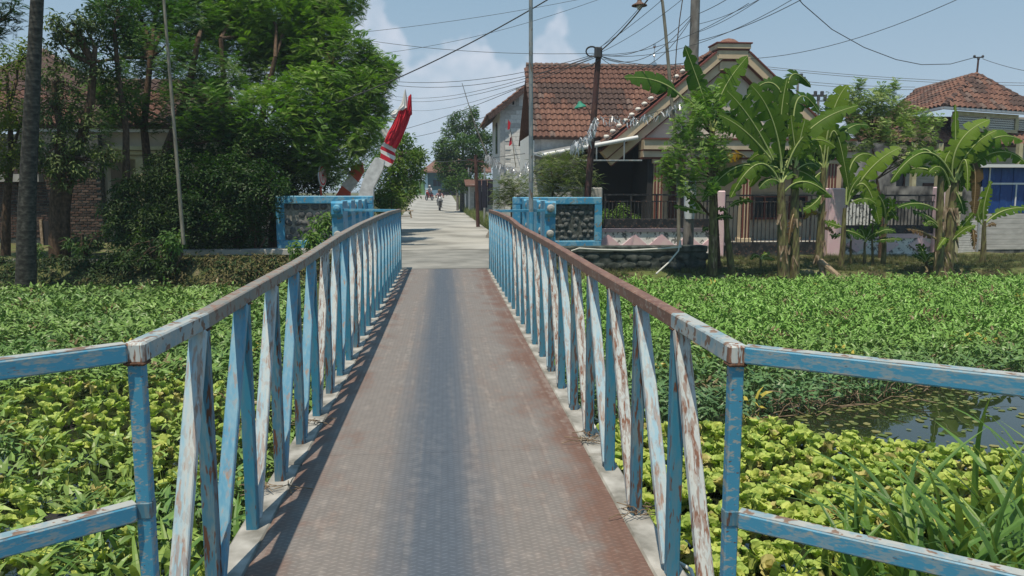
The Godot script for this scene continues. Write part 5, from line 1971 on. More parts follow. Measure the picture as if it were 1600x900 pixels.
func river_plants() -> void:
	var open_water := PackedVector2Array()
	for p in [[1176, 672], [1235, 652], [1300, 640], [1385, 630], [1440, 606], [1560, 592], [1760, 585], [1760, 735], [1600, 722], [1450, 712], [1330, 700], [1245, 688]]:
		var q := on_plane(p[0], p[1], -0.85)
		open_water.append(Vector2(q.x, -q.z))
	var nz := FastNoiseLite.new()
	nz.seed = 31
	nz.frequency = 0.35
	nz.fractal_octaves = 3
	var sp := [[], [], []]
	var sc := [[], [], []]
	var lt := [[], []]
	var lc := [[], []]
	var y0 := -0.86
	var d := 1.9
	while d < 19.2:
		var step := 0.165 if d < 9.0 else 0.135
		var x := -d * 0.72 - 3.0
		while x < d * 0.86 + 3.0:
			var px := x + rnd(-0.11, 0.11)
			var pd := d + rnd(-0.11, 0.11)
			x += step
			if absf(px) < 1.02 and pd < 15.2:
				continue
			if absf(px) < 2.5 and pd > 14.8:
				continue
			if pd > (18.0 if px < 0.0 else 18.6):
				continue
			if Geometry2D.is_point_in_polygon(Vector2(px, pd), open_water):
				continue
			var k := nz.get_noise_2d(px, pd)
			var right := px > 0.0
			var lettuce_here := false
			if right:
				lettuce_here = pd < 7.15 + 0.35 * k
			else:
				lettuce_here = pd < 9.5 and k + (8.6 - pd) * 0.14 > 0.10
			if lettuce_here and (right or rng.randf() < 0.75):
				for j in (5 if right else 2):
					var v := rng.randi() % 2
					var s := rnd(0.5, 0.85)
					lt[v].append(Transform3D(rot(rnd(0, TAU), rnd(-0.45, 0.45), rnd(-0.45, 0.45)) * Basis.from_scale(Vector3(s, s * 1.55, s)), Vector3(px + rnd(-0.08, 0.08), y0 + 0.02 + rnd(0.0, 0.07), -pd + rnd(-0.08, 0.08))))
					var yl := Color(0.54, 0.60, 0.16).lerp(Color(0.33, 0.46, 0.11), rng.randf())
					if rng.randf() < 0.10:
						yl = Color(0.50, 0.45, 0.18)
					lc[v].append(yl)
				if right or rng.randf() < 0.35:
					continue
			var v2 := rng.randi() % 3
			if not right and pd < 9.0 and k + rnd(-0.3, 0.3) > 0.06:
				continue
			var s2 := rnd(0.62, 0.98)
			var hgt := s2 * rnd(0.85, 1.3)
			if right and pd < 10.5:
				hgt *= 0.95
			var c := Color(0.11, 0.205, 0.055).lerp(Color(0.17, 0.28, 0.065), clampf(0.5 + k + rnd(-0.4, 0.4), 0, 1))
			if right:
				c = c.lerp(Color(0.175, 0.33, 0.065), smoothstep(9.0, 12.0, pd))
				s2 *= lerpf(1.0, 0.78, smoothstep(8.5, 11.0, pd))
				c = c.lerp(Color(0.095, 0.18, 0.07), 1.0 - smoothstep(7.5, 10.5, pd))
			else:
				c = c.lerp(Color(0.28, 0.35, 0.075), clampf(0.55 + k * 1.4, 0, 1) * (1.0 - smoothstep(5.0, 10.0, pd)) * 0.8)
			c = c * rnd(0.75, 1.25)
			var patch := nz.get_noise_2d(px * 2.3 + 90.0, pd * 2.3)
			if patch > 0.42 and rng.randf() < 0.55:
				continue
			if patch < -0.36 and rng.randf() < 0.35:
				c = Color(0.17, 0.13, 0.06)
			if rng.randf() < 0.03:
				hgt *= 1.5
			if rng.randf() < 0.004:
				c = Color(0.40, 0.34, 0.06)
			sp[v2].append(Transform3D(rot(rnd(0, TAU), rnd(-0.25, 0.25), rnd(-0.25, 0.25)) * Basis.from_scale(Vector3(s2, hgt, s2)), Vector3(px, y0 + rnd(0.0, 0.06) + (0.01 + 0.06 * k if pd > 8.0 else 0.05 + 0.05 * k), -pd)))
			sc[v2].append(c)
		d += step
	for v in 3:
		var o := many("water_spinach", spinach_clump(60 + v), M.leaf_water, sp[v], sc[v])
		tag(o, "mat of green water spinach leaves covering the river", "water plants", "water spinach mat")
	for v in 2:
		var o := many("water_lettuce", lettuce(80 + v), M.leaf_lettuce, lt[v], lc[v])
		tag(o, "pale yellow green water lettuce floating nearest the bridge", "water plants", "water lettuce mat")
	var fl := MB.new()
	for i in 7:
		var a := TAU * i / 7.0
		var a2 := TAU * (i + 1) / 7.0
		fl.flat(Vector3.ZERO, Vector3(cos(a), 0.05 * sin(a * 3.0), sin(a)), Vector3(cos(a2), 0.05 * sin(a2 * 3.0), sin(a2)))
	var fx := []
	var fc := []
	for i in 420:
		var e := rng.randi() % 12
		var w := open_water[e].lerp(open_water[(e + 1) % 12], rng.randf()).lerp(Vector2(6.5, 8.0), pow(rng.randf(), 2.5) * 0.8)
		var s := rnd(0.012, 0.05)
		fx.append(Transform3D(rot(rnd(0, TAU)) * Basis.from_scale(Vector3(s, s, s * 0.8)), Vector3(w.x, -0.845 + rnd(0, 0.004), -w.y)))
		fc.append(shade_of(Color(0.10, 0.17, 0.04), Color(0.26, 0.24, 0.10)))
	var fo := many("duckweed", fl.mesh(), M.leaf_dull, fx, fc)
	tag(fo, "tiny loose leaves floating on the open water", "water plants")
	# tangled stems that trail at the edge of the open water
	var st := MB.new()
	for i in 170:
		var e := rng.randi() % 5
		var a := open_water[e].lerp(open_water[e + 1], rng.randf()) + Vector2(rnd(-0.2, 0.2), rnd(-0.1, 0.5))
		var p := Vector3(a.x, -0.84 + rnd(0, 0.05), -a.y)
		var q := p + Vector3(rnd(-0.35, 0.35), rnd(-0.0, 0.16), rnd(-0.15, 0.25))
		st.tube([p, p.lerp(q, 0.5) + Vector3(0, rnd(0, 0.06), 0), q], [0.006], 4, false)
	var so := single("plant_stems", st, M.stem_dry, "tangle of brown stems at the edge of the open water", "water plants", Vector3(3, -0.8, -8))
	so.set_meta("kind", "stuff")
	# tall grass clumps, each blade its own leaf
	var blades := []
	for i in 8:
		blades.append(blade_mesh(i, rnd(0.75, 1.05), rnd(0.045, 0.075), rnd(0.35, 1.1)))
	for k in [[1345, 930, 18, 0.62, "tall grass clump with few blades, nearest the right corner post"], [1450, 975, 38, 0.85, "tall bright grass clump in the middle of the lower right corner"], [1555, 940, 48, 0.92, "densest tall grass clump at the lower right edge"], [1640, 860, 34, 0.85, "tall grass clump farthest back at the right edge"], [1500, 985, 34, 0.8, "tall grass clump lowest in the right corner"], [140, 980, 26, 0.62, "small grass tuft below the left wing rail"], [330, 860, 14, 0.5, "small grass tuft between the left bridge posts"]]:
		var c := on_plane(k[0], k[1], -0.8)
		var o := thing("grass_clump", k[4], "grass clump", c, "tall grass clumps by the bridge")
		var ms := []
		for t in [Color(0.05, 0.115, 0.025), Color(0.085, 0.175, 0.035), Color(0.15, 0.24, 0.05)]:
			var gm: StandardMaterial3D = M.grass.duplicate()
			gm.vertex_color_use_as_albedo = false
			gm.albedo_color = t.linear_to_srgb()
			ms.append(gm)
		for i in k[2]:
			var s: float = k[3] * rnd(0.6, 1.25)
			var an := rnd(0, TAU)
			var rr := 0.42 * sqrt(rng.randf())
			put("blade", blades[rng.randi() % 8], ms[[0, 1, 1, 0, 2][rng.randi() % 5]], o, Transform3D(rot(rnd(0, TAU), rnd(-0.25, 0.35), rnd(-0.3, 0.3)) * Basis.from_scale(Vector3(rnd(0.8, 1.3), s, s)), c + Vector3(cos(an) * rr * 1.3, 0, sin(an) * rr)))
	# litter
	var lit := MB.new()
	lit.blob(Transform3D(rot(0.4, 0.2) * Basis.from_scale(Vector3(0.10, 0.05, 0.07)), on_plane(84, 815, -0.70)), 6, 9, 0.25, 4)
	single("plastic_bag", lit, M.rubber, "crumpled black plastic bag among the leaves on the left", "litter", on_plane(84, 815, -0.70))
	var l2 := MB.new()
	l2.blob(Transform3D(rot(0.4, 0.2) * Basis.from_scale(Vector3(0.06, 0.03, 0.05)), Vector3(-1.07, -0.60, -3.25)), 6, 9, 0.3, 7)
	single("plastic_cup", l2, M.flag_white, "crushed white plastic scrap beside the left bridge edge", "litter", Vector3(-1.07, -0.6, -3.25))
	# dry straw caught at the foot of the posts
	for k in [[-0.86, 3.78], [-0.86, 4.9], [0.86, 3.35], [0.84, 4.42]]:
		var sb := MB.new()
		for i in 16:
			var p := Vector3(k[0] + rnd(-0.07, 0.07), 0.008 + rnd(0, 0.02), -k[1] + rnd(-0.05, 0.05))
			var an := rnd(0, TAU)
			sb.tube([p, p + Vector3(cos(an) * 0.07, rnd(0, 0.02), sin(an) * 0.04), p + Vector3(cos(an) * 0.14, 0.0, sin(an + 0.4) * 0.08)], [0.0025], 4, false)
		var so2 := single("dry_straw", sb, M.stem_dry, "wisps of dry straw caught at the foot of a bridge post", "straw", Vector3(k[0], 0, -k[1]), "straw wisps at the bridge posts")
		so2.set_meta("kind", "stuff")

func bank_plants() -> void:
	# grass and weeds on the far bank, right
	var gx := []
	var gc := []
	var bl := MB.new()
	for i in 16:
		var a := i * 2.4
		var p := Vector3(cos(a), 0, sin(a)) * rnd(0.0, 0.10)
		var t := p + Vector3(cos(a), 0, sin(a)) * rnd(0.03, 0.16) + Vector3(0, rnd(0.12, 0.32), 0)
		var w := Vector3(-sin(a), 0, cos(a)) * 0.009
		bl.flat(p - w, p + w, t, Vector3(cos(a), 0.6, sin(a)))
	var gm := bl.mesh()
	for i in 5200:
		var x := rnd(2.6, 19.0)
		var dd := rnd(18.3, 22.6)
		var s := rnd(0.25, 0.6)
		gx.append(Transform3D(rot(rnd(0, TAU)) * Basis.from_scale(Vector3(s, s, s)), Vector3(x, ground(x, dd), -dd)))
		gc.append(shade_of(Color(0.06, 0.10, 0.03), Color(0.17, 0.15, 0.07)))
	for i in 1500:
		var dd := rnd(21.0, 70.0)
		var left := rng.randf() < 0.4
		var x := road_x(dd) + (-(2.1 + 0.012 * dd) - rnd(0.0, 0.8) if left else 2.0 + rnd(0.0, 1.1))
		var s := rnd(0.5, 1.2) * (1.0 if left else 1.7)
		gx.append(Transform3D(rot(rnd(0, TAU)) * Basis.from_scale(Vector3(s, s, s)), Vector3(x, ground(x, dd), -dd)))
		gc.append(shade_of(Color(0.12, 0.18, 0.04), Color(0.22, 0.24, 0.09)))
	var g := many("grass", gm, M.grass, gx, gc)
	tag(g, "short grass on the far river bank and along the road", "grass")
	var wx := []
	var wc := []
	var wm := broad_spray(12, 14, 0.13, 0.06)
	for i in 900:
		var x := rnd(2.8, 18.5)
		var dd := rnd(18.3, 20.2)
		var s := rnd(0.2, 0.55)
		wx.append(Transform3D(rot(rnd(0, TAU)) * Basis.from_scale(Vector3(s, s * 0.7, s)), Vector3(x, ground(x, dd) + 0.04, -dd)))
		wc.append(shade_of(Color(0.03, 0.06, 0.018), Color(0.08, 0.11, 0.035)))
	var w := many("ground_cover", wm, M.leaf_dull, wx, wc)
	tag(w, "low leafy weeds at the foot of the banana plants", "weeds")
	# the left slope: dark weeds and dry ferns below the wall
	var fx := []
	var fc := []
	for i in 3000:
		var x := rnd(-17.0, -2.3)
		var dd := rnd(17.2, 19.2)
		var s := rnd(0.4, 0.9)
		fx.append(Transform3D(rot(rnd(0, TAU), rnd(0.0, 0.5)) * Basis.from_scale(Vector3(s, s * 0.75, s)), Vector3(x, ground(x, dd) + 0.03, -dd)))
		var dry := x > -6.6 and rng.randf() < 0.55
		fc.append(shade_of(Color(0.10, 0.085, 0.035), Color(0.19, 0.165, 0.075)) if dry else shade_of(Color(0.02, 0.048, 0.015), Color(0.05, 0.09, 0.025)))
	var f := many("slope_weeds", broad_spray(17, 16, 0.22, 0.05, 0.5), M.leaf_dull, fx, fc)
	tag(f, "dark weeds and dry ferns on the slope below the left wall", "weeds")

# ---------------------------------------------------------------- trees
func trunk_line(pts: Array, d: float) -> Array:
	var out := []
	for p in pts:
		out.append(at(p[0], p[1], d + (p[2] if p.size() > 2 else 0.0)))
	out[0].y = ground(out[0].x, d) - 0.15
	return out

func left_trees() -> void:
	var fe := feather_spray(21, 10, 0.31, 0.36)
	var fine := feather_spray(22, 10, 0.28, 0.34)
	var br := broad_spray(31, 18, 0.15, 0.075, 0.2)
	var lf := broad_spray(32, 16, 0.22, 0.07, 0.45)
	var grp := "trees on the left bank"
	# coconut palm trunk in front
	var ct := trunk_line([[37, 440], [42, 330], [47, 220], [54, 80], [60, -40]], 17.9)
	var co := thing("palm_tree", "tall bare dark palm trunk at the far left of the bank", "tree", ct[0])
	var mb := MB.new()
	mb.tube([ct[0] + Vector3(0, -0.3, 0), ct[0] + Vector3(0.0, 0.35, 0), ct[1], ct[2], ct[3], ct[4], ct[4] + (ct[4] - ct[3]) * 1.2], [0.33, 0.225, 0.185, 0.165, 0.14, 0.125, 0.11], 14)
	part("trunk", mb, M.palm_bark, co)
	var top: Vector3 = ct[4] + (ct[4] - ct[3]) * 1.2
	for i in 13:
		var lfb := MB.new()
		var a := i * 2.4
		var dir := Vector3(cos(a), 0.5, sin(a)).normalized()
		for k in 26:
			var t := (k + 1) / 26.0
			var p := top + dir * 2.9 * t - Vector3.UP * 2.2 * t * t
			var s := dir.cross(Vector3.UP).normalized()
			for sg in [-1.0, 1.0]:
				var d2: Vector3 = (s * sg * 0.8 + dir * 0.5 - Vector3.UP * 0.55).normalized()
				kite(lfb, p, d2, dir, 0.62 * sin(PI * (0.15 + 0.75 * t)), 0.045, 0.1, 0.2)
		var pm: StandardMaterial3D = M.leaf
		lfb.col = Color(0.06, 0.12, 0.03)
		for k in lfb.c.size():
			lfb.c[k] = lfb.col
		lfb.coloured = true
		part("frond", lfb, pm, co)
	# big feathery tree beside the road: many lobes, with gaps
	var t1 := trunk_line([[402, 400], [400, 330], [395, 260], [410, 180], [430, 90]], 22.2)
	var t2 := trunk_line([[425, 400], [430, 330], [445, 260], [480, 190], [520, 110]], 22.6)
	var t3 := trunk_line([[372, 400], [372, 320], [366, 250], [352, 160], [345, 60]], 22.0)
	tree("feathery_tree", "largest feathery green tree that overhangs the road from the left", "tree", grp, t1[0], [t1, t2, t3], 0.15,
		[[520, 92, 22.6, 62], [470, 50, 22.8, 70], [420, 20, 22.0, 72], [545, 150, 22.4, 52], [575, 108, 22.8, 34], [598, 132, 22.7, 20], [495, 165, 22.2, 66], [440, 110, 23.2, 66], [560, 205, 22.8, 42], [520, 232, 22.8, 52], [470, 225, 22.4, 60], [420, 190, 21.6, 60], [520, -10, 23.0, 52], [380, 60, 22.2, 56], [580, 170, 23.1, 30], [505, 10, 23.2, 34], [610, 105, 22.9, 13], [350, 10, 22.0, 60], [455, -40, 23.2, 70]],
		fe, M.leaf, [Color(0.11, 0.215, 0.045), Color(0.23, 0.34, 0.075)], 185.0, 0.85, M.bark_brown, 4, 0.012)
	# second feathery tree behind the bamboo pole
	var u1 := trunk_line([[236, 400], [240, 330], [232, 270], [225, 200], [235, 90]], 21.6)
	var u2 := trunk_line([[252, 400], [250, 300], [262, 230], [292, 150], [310, 60]], 21.4)
	tree("feathery_tree", "dark feathery tree behind the leaning bamboo pole", "tree", grp, u1[0], [u1, u2], 0.17,
		[[215, 20, 21.6, 56], [270, 15, 21.4, 58], [320, 50, 21.4, 50], [250, 80, 21.2, 46], [300, 110, 21.0, 48], [340, 120, 21.2, 40], [210, 85, 21.6, 34], [190, 130, 21.4, 30], [290, 165, 21.2, 36], [345, 170, 21.0, 40], [180, 30, 21.8, 36], [260, -40, 21.6, 70], [150, 150, 21.6, 26], [232, 175, 21.4, 30], [312, 195, 21.2, 28], [130, 100, 21.8, 24], [350, 215, 21.4, 24], [170, 190, 21.6, 22]],
		fine, M.leaf, [Color(0.065, 0.15, 0.042), Color(0.15, 0.25, 0.06)], 150.0, 0.85, M.bark_brown, 4, 0.012)
	var w1 := trunk_line([[196, 402], [197, 300], [197, 200], [185, 120], [178, 40]], 20.4)
	tree("slender_tree", "slender dark tree left of the bamboo pole with a straight trunk", "tree", grp, w1[0], [w1], 0.11,
		[[178, 20, 20.4, 34], [165, 70, 20.4, 22], [200, 60, 20.6, 26], [185, 160, 20.4, 26], [170, 115, 20.4, 20]],
		br, M.leaf, [Color(0.035, 0.085, 0.025), Color(0.08, 0.14, 0.035)], 130.0, 0.75, M.bark_brown)
	# gnarled fruit tree with the thick reddish trunk
	var g1 := trunk_line([[88, 398], [88, 330], [92, 265], [97, 205], [88, 165]], 19.8)
	var g2 := trunk_line([[97, 398], [98, 330], [108, 262], [128, 215], [142, 160], [146, 100]], 19.9)
	tree("gnarled_tree", "gnarled broad leaved tree with a forked reddish trunk by the palm", "tree", grp, g1[0], [g1, g2], 0.19,
		[[95, 125, 19.8, 30], [120, 45, 19.8, 26], [105, 75, 19.9, 26], [140, 55, 20.0, 22], [88, 40, 19.8, 16], [80, 170, 19.6, 30], [130, 190, 19.8, 30], [150, 115, 20, 20], [85, 225, 19.5, 32], [135, 250, 19.6, 30], [105, 270, 19.4, 26], [72, 255, 19.5, 26], [168, 245, 19.8, 18]],
		lf, M.leaf_dull, [Color(0.055, 0.105, 0.03), Color(0.15, 0.19, 0.06)], 110.0, 0.7, M.bark_brown)
	var y1 := trunk_line([[8, 400], [10, 320], [18, 240], [15, 170]], 20.4)
	tree("yellow_tree", "yellowish bushy tree at the left edge of the picture", "tree", grp, y1[0], [y1], 0.12,
		[[12, 105, 20.8, 32], [30, 85, 21, 24], [15, 215, 20, 40], [35, 185, 20, 24], [20, 250, 20, 30], [45, 240, 19.8, 22], [-30, 160, 20.4, 50], [-30, 240, 20, 50]],
		br, M.leaf, [Color(0.10, 0.16, 0.03), Color(0.24, 0.26, 0.05)], 75.0, 0.75, M.bark_brown)
	var z1 := trunk_line([[-40, 400], [-30, 200], [-15, 60]], 19.2)
	tree("feathery_tree", "dark feathery branch at the top left corner", "tree", grp, z1[0], [z1], 0.14, [[8, 28, 18.8, 22], [-12, 50, 18.8, 24], [22, 14, 18.8, 14], [-40, 10, 19, 40]], fine, M.leaf, [Color(0.03, 0.075, 0.03), Color(0.055, 0.11, 0.035)], 70.0, 0.9, M.bark_brown)
	# the dark understorey
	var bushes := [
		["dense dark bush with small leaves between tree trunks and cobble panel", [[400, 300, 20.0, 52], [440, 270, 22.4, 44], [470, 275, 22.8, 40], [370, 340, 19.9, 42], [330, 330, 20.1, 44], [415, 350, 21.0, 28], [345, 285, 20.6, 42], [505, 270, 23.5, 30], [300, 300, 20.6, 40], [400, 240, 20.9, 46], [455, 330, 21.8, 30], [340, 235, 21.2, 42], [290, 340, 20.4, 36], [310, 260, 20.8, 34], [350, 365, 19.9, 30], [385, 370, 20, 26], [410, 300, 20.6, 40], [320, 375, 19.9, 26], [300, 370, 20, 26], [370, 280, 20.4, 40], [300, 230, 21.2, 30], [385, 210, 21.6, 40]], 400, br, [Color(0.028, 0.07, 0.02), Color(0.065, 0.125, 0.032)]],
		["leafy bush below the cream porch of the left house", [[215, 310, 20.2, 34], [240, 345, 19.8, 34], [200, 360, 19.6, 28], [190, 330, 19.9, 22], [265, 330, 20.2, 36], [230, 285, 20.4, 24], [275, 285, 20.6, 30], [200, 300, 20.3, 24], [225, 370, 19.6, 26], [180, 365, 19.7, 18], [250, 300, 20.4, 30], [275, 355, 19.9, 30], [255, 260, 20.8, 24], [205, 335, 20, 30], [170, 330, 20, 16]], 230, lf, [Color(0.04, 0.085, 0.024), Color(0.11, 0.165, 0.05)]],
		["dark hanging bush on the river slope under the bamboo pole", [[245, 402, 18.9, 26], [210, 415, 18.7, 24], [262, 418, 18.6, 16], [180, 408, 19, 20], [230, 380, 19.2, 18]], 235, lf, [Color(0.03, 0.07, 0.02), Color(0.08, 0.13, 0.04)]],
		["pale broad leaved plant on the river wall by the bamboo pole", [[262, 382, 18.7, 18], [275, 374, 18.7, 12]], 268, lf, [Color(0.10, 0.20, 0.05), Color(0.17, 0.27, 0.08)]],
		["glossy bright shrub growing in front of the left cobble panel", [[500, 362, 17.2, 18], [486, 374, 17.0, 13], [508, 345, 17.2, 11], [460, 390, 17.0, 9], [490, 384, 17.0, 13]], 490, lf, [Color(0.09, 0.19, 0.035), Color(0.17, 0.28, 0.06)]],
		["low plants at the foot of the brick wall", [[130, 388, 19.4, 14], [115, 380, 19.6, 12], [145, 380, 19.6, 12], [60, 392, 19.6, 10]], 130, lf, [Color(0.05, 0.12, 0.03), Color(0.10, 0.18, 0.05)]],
	]
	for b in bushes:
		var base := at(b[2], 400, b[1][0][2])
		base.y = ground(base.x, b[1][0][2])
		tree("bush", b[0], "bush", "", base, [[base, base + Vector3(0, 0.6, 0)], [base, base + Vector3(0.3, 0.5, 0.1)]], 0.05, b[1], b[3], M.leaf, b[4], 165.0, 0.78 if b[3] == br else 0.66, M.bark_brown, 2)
	# bush and young tree left of the road
	var v1 := trunk_line([[622, 335], [622, 290], [625, 240]], 29.0)
	tree("roadside_tree", "bright bushy tree on the left edge of the road behind the white arm", "tree", grp, v1[0], [v1], 0.12,
		[[622, 300, 29, 30], [612, 318, 28, 22], [635, 262, 29.5, 28], [608, 262, 29, 32], [640, 245, 30, 22], [625, 230, 30, 24], [650, 258, 30.5, 18], [600, 300, 28.5, 28], [655, 242, 30.5, 12], [590, 320, 28, 24], [636, 292, 29, 18], [600, 225, 30, 26], [648, 275, 30, 13]],
		br, M.leaf, [Color(0.075, 0.16, 0.03), Color(0.17, 0.25, 0.05)], 120.0, 0.85, M.bark_brown)

func right_trees() -> void:
	var fe := feather_spray(25, 10, 0.32, 0.36)
	var thin := feather_spray(26, 9, 0.42, 0.26)
	var br := broad_spray(33, 18, 0.16, 0.08, 0.2)
	var r1 := trunk_line([[722, 318], [722, 270], [724, 220]], 58.0)
	tree("round_tree", "tall round green tree beside the far road left of the block house", "tree", "", r1[0], [r1], 0.2,
		[[722, 190, 58, 18], [705, 205, 58, 15], [742, 205, 58, 18], [700, 232, 57, 16], [730, 230, 57, 24], [755, 222, 58, 16], [708, 262, 57, 18], [740, 258, 57, 20], [690, 225, 57, 9], [720, 285, 56, 18], [735, 178, 58, 10], [762, 245, 58, 14], [695, 245, 57, 10], [705, 288, 56, 12], [748, 288, 56, 14], [692, 258, 57, 13], [696, 275, 57, 12], [684, 240, 57, 8]],
		br, M.leaf, [Color(0.05, 0.115, 0.03), Color(0.12, 0.20, 0.05)], 75.0, 1.35, M.bark_grey)
	# shrub between the blue pole and the leaning rusty pole
	var s1 := trunk_line([[862, 360], [862, 320], [865, 285]], 21.8)
	tree("feathery_shrub", "grey green feathery shrub behind the right cobble panel", "shrub", "", s1[0], [s1], 0.06,
		[[866, 275, 21.8, 26], [890, 268, 21.8, 24], [848, 290, 21.8, 22], [910, 275, 22, 18], [875, 298, 21.6, 22], [900, 295, 21.8, 18], [838, 268, 22, 14], [880, 252, 22, 14], [912, 252, 22, 12], [860, 252, 22, 14], [895, 245, 22, 10], [925, 285, 22, 12], [850, 310, 21.6, 16]],
		thin, M.leaf_dull, [Color(0.12, 0.17, 0.055), Color(0.21, 0.25, 0.10)], 120.0, 0.62, M.bark_brown)
	var s2 := trunk_line([[800, 350], [800, 320], [802, 295]], 24.0)
	tree("feathery_shrub", "grey green feathery shrub at the road edge left of the blue pole", "shrub", "", s2[0], [s2], 0.06,
		[[800, 296, 24, 20], [785, 305, 24, 14], [815, 290, 24, 16], [790, 285, 24, 12], [806, 315, 24, 18], [822, 306, 24, 16], [775, 318, 24.5, 10]],
		thin, M.leaf_dull, [Color(0.12, 0.17, 0.06), Color(0.22, 0.26, 0.11)], 120.0, 0.6, M.bark_brown)
	# feathery shrub in front of the concrete pole
	var l1 := trunk_line([[1124, 430], [1120, 350], [1118, 280], [1112, 210]], 19.6)
	tree("feathery_tree", "slim feathery green tree in front of the concrete pole", "tree", "", l1[0], [l1], 0.06,
		[[1088, 178, 18.5, 26], [1112, 172, 18.6, 20], [1072, 205, 18.5, 26], [1102, 215, 18.5, 30], [1058, 240, 18.5, 22], [1082, 252, 18.4, 30], [1112, 255, 18.5, 24], [1050, 272, 18.5, 15], [1075, 285, 18.4, 20], [1100, 290, 18.5, 22], [1128, 200, 18.6, 14], [1066, 300, 18.5, 12], [1122, 228, 18.5, 16], [1040, 290, 18.6, 8], [1092, 150, 18.7, 14], [1118, 148, 18.7, 10], [1046, 255, 18.5, 16], [1036, 270, 18.6, 12], [1062, 215, 18.5, 14], [1132, 250, 18.7, 12], [1055, 190, 18.6, 10]],
		fe, M.leaf, [Color(0.17, 0.30, 0.07), Color(0.28, 0.40, 0.11)], 160.0, 0.5, M.bark_brown)
	# feathery tree behind the banana plants
	var q1 := trunk_line([[1374, 415], [1378, 330], [1370, 280], [1362, 220]], 21.8)
	tree("feathery_tree", "wide feathery tree with pale pods behind the right banana plants", "tree", "", q1[0], [q1], 0.06,
		[[1350, 170, 22, 26], [1375, 165, 22, 24], [1400, 175, 22, 24], [1365, 205, 21.8, 26], [1400, 210, 21.8, 28], [1430, 190, 22, 22], [1440, 220, 21.8, 22], [1335, 195, 22, 20], [1320, 175, 22, 16], [1340, 135, 22.2, 9], [1330, 150, 22.2, 10], [1425, 250, 21.6, 18], [1405, 245, 21.6, 20], [1462, 190, 22, 12], [1380, 145, 22.2, 12], [1395, 138, 22.2, 9], [1452, 245, 21.6, 14], [1345, 225, 21.8, 18]],
		fe, M.leaf_dull, [Color(0.18, 0.28, 0.075), Color(0.32, 0.39, 0.14)], 240.0, 0.52, M.bark_brown)
	var f1 := trunk_line([[1298, 400], [1298, 250], [1298, 190]], 44.0)
	tree("round_tree", "small far leafy tree between the gable and the hip roof", "tree", "", f1[0], [f1], 0.12,
		[[1296, 160, 44, 14], [1306, 172, 44, 14], [1288, 178, 44, 12], [1318, 165, 44, 12], [1330, 160, 44, 14], [1345, 152, 44, 12]], br, M.leaf_dull, [Color(0.05, 0.11, 0.035), Color(0.10, 0.16, 0.05)], 26.0, 1.2, M.bark_grey)
	var gp := at(960, 335, 24.5)
	gp.y = -0.5
	tree("bush", "bright low bush behind the dark railing of the left yard wall", "bush", "", gp, [], 0.03, [[955, 335, 24.5, 14], [975, 332, 24.5, 13], [938, 338, 24.5, 12], [990, 340, 24.5, 9]], br, M.leaf, [Color(0.13, 0.22, 0.04), Color(0.20, 0.30, 0.07)], 140.0, 0.5, M.bark_brown)
	# distant belt behind the houses
	var xf := []
	var cc := []
	for i in 2200:
		var x := rnd(-220.0, 240.0)
		if absf(x + 1.5) < 7.0:
			continue
		var dd := rnd(118.0, 140.0) if absf(x) < 60.0 else rnd(60.0, 140.0)
		var s := rnd(3.0, 6.0)
		xf.append(Transform3D(rot(rnd(0, TAU), rnd(-0.5, 0.5)) * Basis.from_scale(Vector3(s, s, s)), Vector3(x, 1.0 + rnd(0.5, 5.5), -dd)))
		cc.append(shade_of(Color(0.05, 0.10, 0.03), Color(0.09, 0.15, 0.045)))
	var bt := many("treeline", br, M.leaf_dull, xf, cc)
	tag(bt, "far belt of trees beyond the cross road", "trees")

